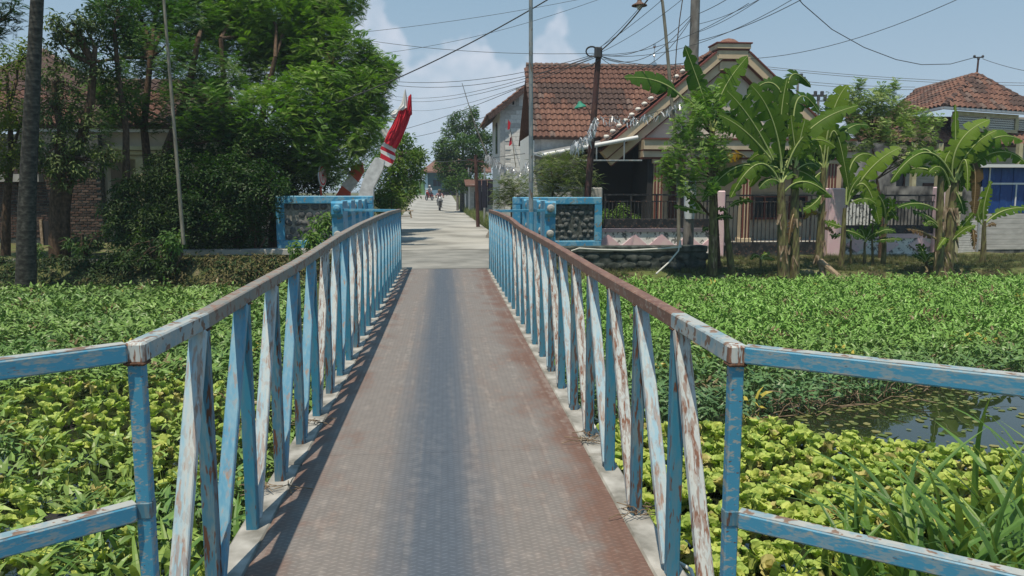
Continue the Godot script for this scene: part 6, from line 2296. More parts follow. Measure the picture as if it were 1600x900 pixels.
# ---------------------------------------------------------------- banana plants
func banana_leaf(o: Node3D, p0: Vector3, p1: Vector3, p2: Vector3, w: float, col: Color, droop: float, sd: int, called := "leaf", label := "") -> void:
	var r := RandomNumberGenerator.new()
	r.seed = sd
	var ctrl := p1 * 2.0 - (p0 + p2) * 0.5
	var N := 24
	var pts := []
	for i in N + 1:
		var t := float(i) / N
		pts.append(p0 * (1 - t) * (1 - t) + ctrl * 2.0 * t * (1 - t) + p2 * t * t)
	var hint := (Vector3(0, 0.55, 0.0) + (Vector3(0, EYE + 2.0, 0) - p1).normalized() * 0.8).normalized()
	var length := 0.0
	for i in N:
		length += (pts[i + 1] - pts[i]).length()
	var b := MB.new()
	var start := 3
	for sg in [-1.0, 1.0]:
		var seg := start
		while seg < N:
			var stop := mini(N, seg + 1 + r.randi() % 4)
			var ang := droop + r.randf_range(-0.35, 0.55)
			var skew := r.randf_range(-0.02, 0.05)
			var rows := []
			for i in range(seg, stop + 1):
				var s := clampf(float(i - start) / (N - start), 0.0, 1.0)
				var ww := w * 0.5 * pow(maxf(0.0, sin(PI * (0.07 + 0.91 * s))), 0.6)
				if i == N:
					ww *= 0.35
				var tg: Vector3 = (pts[mini(i + 1, N)] - pts[maxi(i - 1, 0)]).normalized()
				var cr := tg.cross(hint).normalized()
				var nn := cr.cross(tg).normalized()
				var shrink := 0.0
				if i == stop and stop < N:
					shrink = 0.22
				var d1: Vector3 = cr * sg * cos(ang * 0.5) - nn * sin(ang * 0.5)
				var d2: Vector3 = cr * sg * cos(ang) - nn * sin(ang)
				var e1: Vector3 = pts[i] + d1 * ww * 0.5
				var e2: Vector3 = e1 + d2 * ww * (0.5 - shrink) + tg * (skew + 0.10 * ww) - tg * shrink * 0.3
				rows.append([pts[i], e1, e2, nn, (nn * cos(ang * 0.5) + cr * sg * sin(ang * 0.5)), (nn * cos(ang) + cr * sg * sin(ang)), s * length / 0.5])
			for i in rows.size() - 1:
				var A: Array = rows[i]
				var B: Array = rows[i + 1]
				for k in 2:
					var ua := Vector2(k * 0.5, A[6])
					var ub := Vector2(k * 0.5 + 0.5, A[6])
					var uc := Vector2(k * 0.5 + 0.5, B[6])
					var ud := Vector2(k * 0.5, B[6])
					b.tri(A[k], A[k + 1], B[k + 1], A[3 + k], A[4 + k], B[4 + k], ua, ub, uc)
					b.tri(A[k], B[k + 1], B[k], A[3 + k], B[4 + k], B[3 + k], ua, uc, ud)
			seg = stop
	for k in b.c.size():
		b.c[k] = col
	b.coloured = true
	var leaf := part(called, b, M.banana, o, label)
	var rb := MB.new()
	var rr := []
	var low := []
	for i in N + 1:
		rr.append(lerpf(0.026, 0.005, float(i) / N) * (1.0 if length > 1.0 else 0.65))
		low.append(pts[i])
	rb.tube(low, rr, 6, false)
	part("midrib", rb, M.midrib_dry if called == "dead_leaf" else M.midrib, leaf)

func banana(label: String, d: float, stems: Array, leaves: Array, sd: int) -> Node3D:
	var s0: Array = stems[0]
	var base := at(s0[0], s0[1], d)
	base.y = ground(base.x, d)
	var o := thing("banana_plant", label, "banana plant", base, "banana plants on the far bank")
	var i := 0
	for s in stems:
		var a := at(s[0], s[1], d + 0.1 * i)
		a.y = ground(a.x, d) - 0.05
		var b := at(s[2], s[3], d + 0.1 * i)
		var r: float = s[4] * 0.78 * d / 1200.0
		var mb := MB.new()
		var pts := []
		var rr := []
		for k in 8:
			var t := k / 7.0
			pts.append(a.lerp(b, t) + Vector3(sin(t * 5.0 + i) * 0.015, 0, 0))
			rr.append(r * lerpf(1.15, 0.62, t))
		mb.tube(pts, rr, 10)
		part("stem", mb, M.stem_banana, o)
		if r > 0.09:
			var sk := MB.new()
			for k in 9:
				var p: Vector3 = pts[rng.randi() % 5 + 1] + Vector3(rnd(-1, 1), 0, rnd(0.2, 1)).normalized() * r * 0.95
				var q := p + Vector3(rnd(-0.12, 0.12), -rnd(0.15, 0.45), rnd(0, 0.08))
				var w := Vector3(rnd(0.02, 0.06), 0, 0)
				sk.quad(p - w, p + w, q + w * 0.4, q - w * 0.4, Vector3(0, 0.2, 1).normalized())
			var sm := part("dry_sheath", sk, M.stem_dry, o)
			sm.set_meta("kind", "stuff")
		i += 1
	var more := []
	for s in stems:
		if s[4] >= 8.5:
			for k in 4:
				var an := rnd(0.15, 0.85) * PI
				var side := cos(an)
				var reach := rnd(38.0, 62.0)
				var rise := rnd(6.0, 44.0)
				more.append([s[2], s[3] + 4, s[2] + side * reach * 0.6, s[3] - rise, s[2] + side * reach * 1.5, s[3] - rise + rnd(4.0, 58.0), rnd(24.0, 34.0), rnd(0.3, 0.7), ["dark", "mid", "mid", "bright"][k], rnd(-0.9, -0.2)])
	var n := 0
	for l in leaves + more:
		var dz: float = l[9] if l.size() > 9 else rnd(-0.25, 0.35)
		var p0 := at(l[0], l[1], d)
		var p1 := at(l[2], l[3], d - dz * 0.6)
		var p2 := at(l[4], l[5], d - dz)
		var kind: String = l[8] if l.size() > 8 else "mid"
		var c := Color(0.135, 0.25, 0.034)
		if kind == "bright":
			c = Color(0.23, 0.36, 0.05)
		elif kind == "dark":
			c = Color(0.08, 0.175, 0.032)
		elif kind == "yellow":
			c = Color(0.42, 0.27, 0.03)
		elif kind == "dead":
			c = Color(0.23, 0.145, 0.085)
		c = c * rnd(0.88, 1.12)
		c.a = 1.0
		banana_leaf(o, p0, p1, p2, l[6] * 1.02 * d / 1200.0, c, l[7], sd * 100 + n, "dead_leaf" if kind in ["dead", "yellow"] else "leaf", "yellow withered leaf" if kind == "yellow" else ("dry brown hanging leaf" if kind == "dead" else ""))
		n += 1
	return o

func banana_grove() -> void:
	plain("midrib", 0.34, 0.40, 0.15, 0.5)
	plain("midrib_dry", 0.30, 0.22, 0.12, 0.7)
	# leaf: base, middle and tip in the picture, width there, droop of the halves, tone, depth towards the eye
	banana("tall banana plant growing up through the feathery tree by the concrete pole", 19.2, [[1113, 432, 1114, 205, 8.5], [1142, 428, 1134, 325, 7]], [
		[1114, 210, 1085, 166, 1064, 153, 14, 0.2, "mid", 0.0], [1068, 155, 1030, 128, 976, 121, 40, 0.55, "dark", 0.3], [1112, 205, 1098, 150, 1070, 72, 34, 0.2, "dark", 0.1], [1122, 178, 1132, 138, 1168, 88, 38, 0.15, "mid", 0.1],
		[1098, 332, 1085, 312, 1071, 299, 24, 0.3, "mid"], [1102, 334, 1078, 326, 1053, 323, 15, 0.2, "mid", 0.4], [1136, 326, 1155, 314, 1175, 314, 15, 0.3, "mid"], [1136, 332, 1128, 326, 1120, 326, 12, 0.3, "mid"], [1113, 345, 1128, 338, 1143, 339, 13, 0.2, "dark"], [1135, 288, 1120, 268, 1104, 258, 16, 0.2, "bright"], [1112, 360, 1104, 356, 1098, 362, 12, 0.3, "dark"],
		[1166, 246, 1148, 240, 1127, 254, 26, 0.7, "yellow", 0.2]], 1)
	banana("biggest banana plant in the middle with the tall upright leaf", 18.7, [[1225, 434, 1221, 285, 12], [1240, 436, 1244, 255, 11]], [
		[1208, 250, 1174, 188, 1136, 142, 40, 0.12, "mid", 0.3], [1205, 250, 1165, 206, 1124, 180, 38, 0.12, "mid", 0.5], [1221, 270, 1220, 190, 1230, 123, 22, 0.25, "mid", 0.0], [1222, 262, 1206, 185, 1174, 134, 40, 0.12, "mid", 0.2],
		[1236, 258, 1215, 136, 1158, 164, 34, 0.45, "dark", -0.5], [1238, 250, 1232, 128, 1267, 135, 30, 0.4, "dark", -0.5], [1240, 250, 1246, 156, 1280, 176, 36, 0.4, "dark", -0.2], [1230, 262, 1268, 200, 1341, 165, 38, 0.2, "mid", 0.3], [1242, 262, 1250, 220, 1258, 187, 30, 0.2, "bright", 0.2], [1246, 255, 1240, 215, 1236, 180, 20, 0.2, "bright"],
		[1221, 292, 1186, 256, 1142, 308, 32, 0.75, "mid", 0.4], [1218, 288, 1160, 258, 1096, 315, 36, 0.8, "mid", 0.3], [1226, 300, 1258, 284, 1300, 308, 34, 0.85, "mid", 0.4], [1222, 290, 1205, 280, 1186, 294, 26, 0.5, "dark", 0.2], [1224, 270, 1213, 262, 1200, 256, 24, 0.3, "mid"],
		[1215, 262, 1190, 258, 1160, 262, 22, 0.5, "dark", -0.2], [1245, 265, 1265, 255, 1280, 262, 30, 0.5, "dark"], [1240, 335, 1236, 350, 1232, 380, 12, 0.8, "dead", 0.2]], 2)
	banana("banana plant right of the yard gate with the long leaf hanging straight down", 20.2, [[1278, 418, 1288, 262, 8.5]], [
		[1286, 262, 1300, 180, 1324, 133, 36, 0.15, "bright", 0.1], [1290, 274, 1304, 205, 1326, 296, 28, 0.35, "mid", 0.2], [1290, 270, 1318, 208, 1356, 196, 30, 0.4, "dark", -0.2], [1284, 270, 1272, 250, 1262, 262, 26, 0.4, "mid"], [1288, 262, 1300, 232, 1318, 220, 24, 0.3, "dark"], [1284, 268, 1270, 282, 1262, 300, 18, 0.4, "mid"],
		[1284, 340, 1270, 330, 1258, 342, 14, 0.5, "yellow", 0.1], [1284, 360, 1294, 356, 1300, 364, 10, 0.4, "dead", 0.1], [1286, 300, 1272, 318, 1250, 330, 20, 0.4, "mid"]], 3)
	banana("young banana plant beside the broad pink pillar with a bright diagonal leaf", 20.0, [[1313, 424, 1321, 325, 6]], [
		[1326, 315, 1362, 262, 1406, 231, 34, 0.12, "bright", 0.3], [1324, 320, 1350, 288, 1374, 350, 30, 0.3, "bright", 0.3], [1322, 320, 1336, 248, 1378, 252, 30, 0.6, "mid", -0.2], [1318, 355, 1302, 350, 1288, 345, 16, 0.3, "mid"], [1320, 360, 1336, 364, 1350, 372, 18, 0.3, "dark"], [1316, 366, 1306, 368, 1298, 368, 12, 0.2, "dark"], [1328, 318, 1350, 310, 1368, 318, 22, 0.4, "mid"], [1326, 322, 1330, 296, 1345, 275, 18, 0.3, "mid"]], 4)
	banana("thin banana sapling in front of the left pink diamond", 20.3, [[1349, 425, 1352, 378, 3.2], [1329, 423, 1330, 375, 3.0]], [[1352, 380, 1348, 362, 1342, 360, 18, 0.2, "mid"], [1352, 380, 1366, 352, 1378, 350, 22, 0.3, "mid"], [1353, 378, 1364, 366, 1380, 362, 18, 0.3, "mid"], [1330, 376, 1324, 366, 1316, 368, 12, 0.3, "dark"]], 5)
	banana("slim banana plant in front of the middle pink diamond with two flat dark leaves", 20.1, [[1378, 428, 1384, 350, 5.2], [1362, 426, 1364, 350, 2.6]], [[1364, 374, 1380, 360, 1399, 362, 15, 0.1, "dark", 0.3], [1365, 378, 1385, 374, 1408, 374, 13, 0.1, "dark", 0.4], [1384, 352, 1390, 330, 1402, 345, 18, 0.4, "mid"], [1384, 350, 1380, 318, 1366, 300, 22, 0.3, "mid"], [1384, 352, 1394, 325, 1390, 310, 16, 0.3, "bright"]], 6)
	banana("large double stemmed banana plant at the right with a brown dead leaf", 18.9, [[1466, 428, 1471, 275, 10], [1477, 433, 1494, 278, 12]], [
		[1492, 285, 1448, 238, 1392, 284, 40, 0.85, "mid", 0.4], [1494, 285, 1493, 220, 1493, 164, 12, 0.3, "bright", 0.0], [1488, 280, 1500, 222, 1546, 187, 36, 0.15, "bright", 0.2], [1492, 280, 1518, 232, 1557, 204, 34, 0.15, "bright", 0.3], [1496, 280, 1545, 220, 1598, 220, 38, 0.5, "mid", 0.3], [1496, 280, 1555, 238, 1604, 256, 34, 0.5, "mid", 0.2], [1490, 284, 1476, 258, 1492, 226, 26, 0.2, "bright", 0.0], [1498, 282, 1510, 258, 1530, 262, 30, 0.4, "mid", 0.1],
		[1466, 330, 1436, 318, 1403, 324, 22, 0.3, "dark", 0.3], [1468, 352, 1446, 336, 1426, 331, 22, 0.3, "dark", 0.2], [1470, 362, 1456, 346, 1444, 352, 20, 0.4, "mid", 0.2], [1463, 374, 1440, 362, 1417, 358, 17, 0.3, "dead", 0.2], [1486, 378, 1505, 360, 1524, 352, 17, 0.25, "bright", 0.3], [1488, 375, 1505, 352, 1520, 334, 18, 0.25, "mid", 0.2], [1472, 395, 1478, 372, 1464, 390, 12, 0.4, "bright", 0.3], [1494, 300, 1502, 318, 1506, 335, 22, 0.4, "dark"],
		[1500, 262, 1522, 262, 1520, 340, 28, 0.9, "dead", 0.2], [1515, 350, 1521, 365, 1522, 388, 12, 0.7, "dead", 0.2], [1494, 280, 1508, 250, 1512, 298, 16, 0.6, "bright", 0.4], [1484, 290, 1470, 262, 1452, 268, 26, 0.5, "mid"]], 7)
	banana("short banana plant in front of the blue stall with one leaf along the edge", 20.4, [[1534, 418, 1539, 345, 6]], [[1537, 350, 1538, 320, 1548, 284, 20, 0.2, "bright", 0.1], [1541, 348, 1572, 328, 1612, 326, 22, 0.4, "mid", 0.2], [1536, 352, 1528, 335, 1533, 312, 12, 0.2, "bright"], [1540, 355, 1550, 350, 1556, 352, 9, 0.4, "dead"]], 8)
	banana("small banana sapling at the foot of the large double plant", 19.2, [[1447, 428, 1448, 408, 4]], [[1448, 412, 1438, 402, 1426, 398, 14, 0.2, "dark"], [1448, 412, 1442, 392, 1434, 382, 15, 0.2, "mid"], [1448, 412, 1450, 402, 1462, 394, 14, 0.2, "mid"], [1448, 414, 1456, 410, 1466, 410, 12, 0.2, "dark"], [1448, 410, 1444, 398, 1436, 392, 10, 0.2, "bright"]], 9)
	banana("tiny banana sapling on the grass in front of the gate", 19.6, [[1188, 412, 1189, 404, 3]], [[1189, 405, 1182, 398, 1174, 404, 10, 0.2, "mid"], [1189, 405, 1196, 397, 1204, 396, 10, 0.2, "bright"], [1189, 406, 1198, 403, 1210, 406, 10, 0.2, "mid"]], 10)
	# split log on the bank
	var lg := MB.new()
	lg.beam(at(1283, 408, 19.0), at(1322, 442, 18.4), 0.14, 0.10, Vector3.UP, 0.02)
	lg.beam(at(1282, 405, 19.05), at(1288, 440, 18.9), 0.13, 0.12, Vector3.RIGHT, 0.02)
	single("wood_plank", lg, M.lumber, "pale split plank leaning on the bank beside the gate", "plank", at(1300, 430, 18.7))

# ---------------------------------------------------------------- things along the road
func figure_mesh(bones: Array, cell: float) -> MB:
	var lo := Vector3(9, 9, 9)
	var hi := -lo
	for b in bones:
		for p in [b[0], b[1]]:
			lo = lo.min(p - Vector3.ONE * 0.2)
			hi = hi.max(p + Vector3.ONE * 0.2)
	var nx := int((hi.x - lo.x) / cell) + 2
	var ny := int((hi.y - lo.y) / cell) + 2
	var nz := int((hi.z - lo.z) / cell) + 2
	var f := PackedFloat32Array()
	f.resize(nx * ny * nz)
	f.fill(1.0)
	var who := PackedInt32Array()
	who.resize(nx * ny * nz)
	var k := 0.035
	for bi in bones.size():
		var b: Array = bones[bi]
		var a: Vector3 = b[0]
		var ab: Vector3 = b[1] - a
		var l2 := maxf(ab.length_squared(), 1e-6)
		var reach: float = maxf(b[2], b[3]) + 0.12
		var p0 := ((a.min(b[1]) - Vector3.ONE * reach - lo) / cell).floor()
		var p1 := ((a.max(b[1]) + Vector3.ONE * reach - lo) / cell).ceil()
		for z in range(maxi(0, int(p0.z)), mini(nz, int(p1.z) + 1)):
			for y in range(maxi(0, int(p0.y)), mini(ny, int(p1.y) + 1)):
				for x in range(maxi(0, int(p0.x)), mini(nx, int(p1.x) + 1)):
					var p := lo + Vector3(x, y, z) * cell
					var t := clampf((p - a).dot(ab) / l2, 0.0, 1.0)
					var dd := (p - a - ab * t).length() - lerpf(b[2], b[3], t)
					var i := (z * ny + y) * nx + x
					if dd < f[i]:
						who[i] = bi
					var h := maxf(k - absf(f[i] - dd), 0.0) / k
					f[i] = minf(f[i], dd) - h * h * k * 0.25
	var out := MB.new()
	out.coloured = true
	var vert := {}
	for z in nz - 1:
		for y in ny - 1:
			for x in nx - 1:
				var s := Vector3.ZERO
				var n := 0
				for e in [[0, 0, 0, 1, 0, 0], [0, 0, 0, 0, 1, 0], [0, 0, 0, 0, 0, 1], [1, 1, 1, 0, 1, 1], [1, 1, 1, 1, 0, 1], [1, 1, 1, 1, 1, 0], [1, 0, 0, 1, 1, 0], [1, 0, 0, 1, 0, 1], [0, 1, 0, 1, 1, 0], [0, 1, 0, 0, 1, 1], [0, 0, 1, 1, 0, 1], [0, 0, 1, 0, 1, 1]]:
					var fa := f[((z + e[2]) * ny + y + e[1]) * nx + x + e[0]]
					var fb := f[((z + e[5]) * ny + y + e[4]) * nx + x + e[3]]
					if (fa < 0.0) != (fb < 0.0):
						s += Vector3(e[0], e[1], e[2]).lerp(Vector3(e[3], e[4], e[5]), fa / (fa - fb))
						n += 1
				if n:
					vert[(z * ny + y) * nx + x] = lo + (Vector3(x, y, z) + s / n) * cell
	for key in vert:
		var x: int = key % nx
		var y: int = (key / nx) % ny
		var z: int = key / (nx * ny)
		for ax in 3:
			var step: int = [1, nx, nx * ny][ax]
			if (f[key] < 0.0) == (f[key + step] < 0.0):
				continue
			var u: int = [nx, nx * ny, 1][ax]
			var w: int = [nx * ny, 1, nx][ax]
			if not (vert.has(key - u) and vert.has(key - w) and vert.has(key - u - w)):
				continue
			var inside := f[key] < 0.0
			var m := Vector3.ZERO
			m[ax] = 1.0 if inside else -1.0
			out.col = bones[who[key if inside else key + step]][4]
			var q := [vert[key], vert[key - u], vert[key - u - w], vert[key - w]]
			var m2: Vector3 = (q[2] - q[0]).cross(q[3] - q[1]).normalized()
			if m2.dot(m) < 0.0:
				m2 = -m2
			out.quad(q[0], q[1], q[2], q[3], m2)
	return out

func moto(label: String, who: String, spot: Vector3, yaw: float, shirt: Color, trousers: Color, lid: Material, body: Material) -> void:
	var o := thing("motorbike", label, "motorbike", spot, "motorbikes coming down the road")
	o.rotation.y = yaw
	org[o] = Vector3.ZERO
	var sideways := Basis(Vector3.FORWARD, PI / 2)
	for z in [0.62, -0.60]:
		var t := MB.new()
		var ring := []
		for i in 21:
			var a := TAU * i / 20.0
			ring.append(Vector3(0, 0.28 + 0.235 * sin(a), z + 0.235 * cos(a)))
		t.tube(ring, [0.045], 8, false)
		var wheel := part("wheel", t, M.rubber, o)
		var h := MB.new()
		h.tube([Vector3(-0.06, 0.28, z), Vector3(0.06, 0.28, z)], [0.06], 10)
		for i in 5:
			var a := TAU * i / 5.0
			h.tube([Vector3(0, 0.28, z), Vector3(0, 0.28 + 0.22 * sin(a), z + 0.22 * cos(a))], [0.018], 5)
		part("rim", h, M.chrome, wheel)
	var bd := MB.new()
	bd.blob(Transform3D(rot(0, 0.35) * Basis.from_scale(Vector3(0.20, 0.34, 0.10)), Vector3(0, 0.66, 0.42)), 8, 12)
	bd.blob(Transform3D(rot(0, -0.12) * Basis.from_scale(Vector3(0.15, 0.17, 0.48)), Vector3(0, 0.58, -0.42)), 8, 12)
	bd.box(Transform3D(Basis(), Vector3(0, 0.36, 0.08)), Vector3(0.24, 0.09, 0.5), 0.03)
	bd.blob(Transform3D(Basis.from_scale(Vector3(0.13, 0.13, 0.12)), Vector3(0, 0.98, 0.43)), 7, 10)
	part("body", bd, body, o)
	var fk := MB.new()
	for x in [-0.09, 0.09]:
		fk.tube([Vector3(x, 0.28, 0.62), Vector3(x, 0.75, 0.46)], [0.025], 6)
	fk.box(Transform3D(rot(0, 0.1), Vector3(0, 0.54, 0.62)), Vector3(0.12, 0.02, 0.36), 0.01)
	fk.tube([Vector3(0.18, 0.26, -0.1), Vector3(0.19, 0.30, -0.7)], [0.045], 7)
	part("fork", fk, M.bike_dark, o)
	var st := MB.new()
	st.box(Transform3D(rot(0, 0.05), Vector3(0, 0.76, -0.36)), Vector3(0.24, 0.09, 0.66), 0.04)
	part("seat", st, M.rubber, o)
	var hb := MB.new()
	hb.tube([Vector3(-0.34, 1.02, 0.32), Vector3(-0.12, 1.0, 0.40), Vector3(0.12, 1.0, 0.40), Vector3(0.34, 1.02, 0.32)], [0.018], 6)
	for x in [-0.24, 0.24]:
		hb.tube([Vector3(x, 1.02, 0.38), Vector3(x * 1.25, 1.17, 0.40)], [0.008], 5)
		hb.blob(Transform3D(Basis.from_scale(Vector3(0.055, 0.04, 0.015)), Vector3(x * 1.3, 1.19, 0.40)), 5, 8)
	part("handlebar", hb, M.bike_dark, o)
	var hl := MB.new()
	hl.blob(Transform3D(Basis.from_scale(Vector3(0.085, 0.065, 0.05)), Vector3(0, 0.97, 0.53)), 7, 10)
	part("headlight", hl, M.glass_lamp, o)
	var pl := MB.new()
	pl.box(Transform3D(rot(0, 0.2), Vector3(0, 0.70, 0.56)), Vector3(0.24, 0.10, 0.01))
	part("number_plate", pl, M.bike_dark, o)
	# the rider
	var p := thing("person", who, "person", spot)
	p.rotation.y = yaw
	org[p] = Vector3.ZERO
	var skin := Color(0.26, 0.15, 0.095)
	var bones := [
		[Vector3(0, 0.88, -0.30), Vector3(0, 1.05, -0.24), 0.145, 0.13, shirt], [Vector3(0, 1.05, -0.24), Vector3(0, 1.26, -0.16), 0.13, 0.145, shirt], [Vector3(-0.13, 1.31, -0.13), Vector3(0.13, 1.31, -0.13), 0.085, 0.085, shirt],
		[Vector3(0, 1.34, -0.12), Vector3(0, 1.46, -0.08), 0.055, 0.052, skin], [Vector3(0, 1.52, -0.06), Vector3(0, 1.60, -0.07), 0.085, 0.095, skin], [Vector3(0, 1.50, 0.03), Vector3(0, 1.515, 0.045), 0.02, 0.016, skin]]
	for s in [-1.0, 1.0]:
		bones.append([Vector3(s * 0.18, 1.31, -0.13), Vector3(s * 0.31, 1.10, 0.03), 0.062, 0.048, shirt])
		bones.append([Vector3(s * 0.31, 1.10, 0.03), Vector3(s * 0.295, 1.04, 0.24), 0.046, 0.034, skin])
		bones.append([Vector3(s * 0.295, 1.04, 0.24), Vector3(s * 0.29, 1.035, 0.31), 0.038, 0.036, skin])
		bones.append([Vector3(s * 0.09, 0.87, -0.28), Vector3(s * 0.18, 0.78, 0.16), 0.095, 0.072, trousers])
		bones.append([Vector3(s * 0.18, 0.78, 0.16), Vector3(s * 0.15, 0.46, 0.06), 0.068, 0.046, trousers])
		bones.append([Vector3(s * 0.15, 0.44, 0.03), Vector3(s * 0.16, 0.43, 0.22), 0.042, 0.036, Color(0.05, 0.04, 0.035)])
	var fm := figure_mesh(bones, 0.026)
	# five fingers closed round each grip, thumbs below
	fm.col = skin
	for s in [-1.0, 1.0]:
		for k in 4:
			var x: float = s * (0.262 + k * 0.019)
			var y := 1.022 + 0.002 * k
			var len: float = [0.9, 1.0, 0.95, 0.78][k]
			fm.tube([Vector3(x, y + 0.03, 0.31), Vector3(x, y + 0.028, 0.31 + 0.045 * len), Vector3(x, y - 0.005, 0.31 + 0.058 * len), Vector3(x, y - 0.025, 0.31 + 0.03 * len)], [0.0095, 0.0095, 0.009, 0.0075], 6)
		fm.tube([Vector3(s * 0.262, 1.03, 0.28), Vector3(s * 0.245, 1.01, 0.305), Vector3(s * 0.25, 0.995, 0.33)], [0.011, 0.010, 0.008], 6)
		# eyes and ears
		fm.blob(Transform3D(Basis.from_scale(Vector3(0.012, 0.028, 0.02)), Vector3(s * 0.092, 1.53, -0.06)), 5, 7)
	fm.col = Color(0.02, 0.015, 0.012)
	for s in [-1.0, 1.0]:
		fm.blob(Transform3D(Basis.from_scale(Vector3(0.014, 0.008, 0.008)), Vector3(s * 0.034, 1.535, 0.022)), 4, 6)
	fm.col = Color(0.20, 0.07, 0.055)
	fm.blob(Transform3D(Basis.from_scale(Vector3(0.026, 0.007, 0.008)), Vector3(0, 1.468, 0.026)), 4, 6)
	part("body", fm, M.figure, p)
	var hm := MB.new()
	hm.lathe(Transform3D(rot(0, -0.12), Vector3(0, 1.565, -0.072)), [Vector2(0.128, -0.03), Vector2(0.132, 0.02), Vector2(0.115, 0.075), Vector2(0.07, 0.12), Vector2(0, 0.135)], 16)
	hm.box(Transform3D(rot(0, 0.2), Vector3(0, 1.585, 0.07)), Vector3(0.17, 0.012, 0.06), 0.005)
	part("helmet", hm, lid, p)

func street_things() -> void:
	var b1 := at(687, 327, 62.0)
	var y1 := road_y(62.0) + 0.006
	moto("nearer scooter with a pale front riding down the road towards the bridge", "person in a pinkish shirt riding the nearer scooter", Vector3(b1.x, y1, b1.z), 0.06, Color(0.36, 0.22, 0.24), Color(0.05, 0.05, 0.07), M.helmet, M.zinc)
	var b2 := at(671, 311, 86.0)
	moto("farther dark red scooter on the left side of the far road", "person in a pale grey shirt riding the farther scooter", Vector3(b2.x, road_y(86.0) + 0.006, b2.z), -0.5, Color(0.42, 0.43, 0.46), Color(0.06, 0.06, 0.07), M.helmet_grey, M.bike_red)
	# bench
	var bp := at(634, 331, 45.0)
	var bench := thing("wooden_bench", "small pale wooden bench at the left edge of the road", "bench", Vector3(bp.x, ground(bp.x, 45.0), bp.z))
	var gy := ground(bp.x, 45.0)
	for k in 3:
		var s := MB.new()
		s.box(Transform3D(Basis(), Vector3(bp.x - 0.03, gy + 0.47, bp.z - 0.14 + k * 0.14)), Vector3(0.95, 0.045, 0.125), 0.01)
		part("seat_board", s, M.lumber, bench)
	for x in [-0.26, 0.26]:
		for z in [-0.13, 0.13]:
			var s := MB.new()
			s.beam(Vector3(bp.x + x * 1.25, gy - 0.02, bp.z + z * 1.3), Vector3(bp.x + x, gy + 0.45, bp.z + z), 0.06, 0.06, Vector3.BACK, 0.008)
			part("leg", s, M.lumber, bench)
	var st := MB.new()
	st.beam(Vector3(bp.x - 0.28, gy + 0.16, bp.z), Vector3(bp.x + 0.28, gy + 0.16, bp.z), 0.04, 0.05)
	part("stretcher", st, M.lumber, bench)
	# round sign
	var sc := at(503.5, 274.5, 21.6)
	var sign_post := thing("round_sign", "round white sign with a red ring on a red post, turned to the road", "sign", Vector3(sc.x, -0.1, sc.z))
	var pp := MB.new()
	pp.tube([Vector3(sc.x - 0.05, -0.2, sc.z), Vector3(sc.x - 0.05, sc.y - 0.28, sc.z)], [0.03], 8)
	part("post", pp, M.paint_orange, sign_post)
	var face := Basis(Vector3.UP, 1.38)
	var turn := face * Basis(Vector3.RIGHT, PI / 2)
	var ds := MB.new()
	ds.lathe(Transform3D(turn, sc), [Vector2(0, -0.015), Vector2(0.30, -0.015), Vector2(0.30, 0.015), Vector2(0, 0.015)], 28)
	part("disc", ds, M.paint_white, sign_post)
	var rg := MB.new()
	rg.lathe(Transform3D(turn, sc), [Vector2(0.215, 0.019), Vector2(0.262, 0.019)], 28)
	for q in [[-0.07, 0.0, 0.035, 0.26], [0.08, 0.0, 0.035, 0.26], [0.0, 0.01, 0.17, 0.04]]:
		rg.box(Transform3D(face, sc + face * Vector3(q[0], q[1], 0.019)), Vector3(q[2], q[3], 0.006))
	part("red_marks", rg, M.flag_red, sign_post)
	# the village gate: painted arms
	gate_arm()
	# small flags
	var fb := thing("flag_pole", "small thin pole with a red and white flag in front of the block house", "flag", at(803, 245, 33))
	var fp := MB.new()
	fp.tube([at(806, 262, 33), at(800, 215, 33), at(794, 186, 33)], [0.02, 0.016, 0.01], 6)
	part("pole", fp, M.bamboo, fb)
	for k in [[[794, 187], [798, 192], [796, 202], [793, 203], "flag_red"], [[794, 204], [797, 203], [799, 214], [796, 216], "flag_white"], [[797, 215], [799, 213], [800, 225], [795, 229], "flag_red"]]:
		var f := MB.new()
		f.slab([at(k[0][0], k[0][1], 32.9), at(k[1][0], k[1][1], 32.9), at(k[2][0], k[2][1], 32.8), at(k[3][0], k[3][1], 32.8)], Vector3(0, 0, -0.02))
		part("cloth", f, M[k[4]], fb)
	# heap of sand and rubble by the road
	var hp := at(752, 352, 26.0)
	var heap := MB.new()
	for i in 5:
		heap.blob(Transform3D(rot(rnd(0, 3)) * Basis.from_scale(Vector3(rnd(0.35, 0.6), rnd(0.25, 0.45), rnd(0.5, 0.9))), Vector3(hp.x + 0.75 + rnd(-0.4, 0.7), 0.0, hp.z + rnd(-0.8, 0.8))), 11, 18, 0.09, i)
	single("sand_heap", heap, M.sand, "grey brown heap of sand and rubble at the right road edge", "heap", Vector3(hp.x, 0, hp.z))
	for i in 3:
		var s := MB.new()
		var p := Vector3(1.85 + rnd(-0.2, 0.5), 0.03, -[20.8, 23.2, 27.5][i])
		s.blob(Transform3D(rot(rnd(0, 3)) * Basis.from_scale(Vector3(rnd(0.06, 0.16), rnd(0.05, 0.10), rnd(0.06, 0.14))), p), 5, 8, 0.15, i)
		single("rubble_stone", s, M.concrete, ["pale rubble stone on the road edge nearest the right cobble panel", "pale rubble stone on the road edge just before the sand heap", "pale rubble stone on the road edge beyond the sand heap"][i], "stone", p, "rubble stones along the road edge")
	# laundry
	var lp := at(756, 308, 35.0)
	var lo := thing("laundry", "dark cloth hanging beside the roadside poles", "laundry", lp)
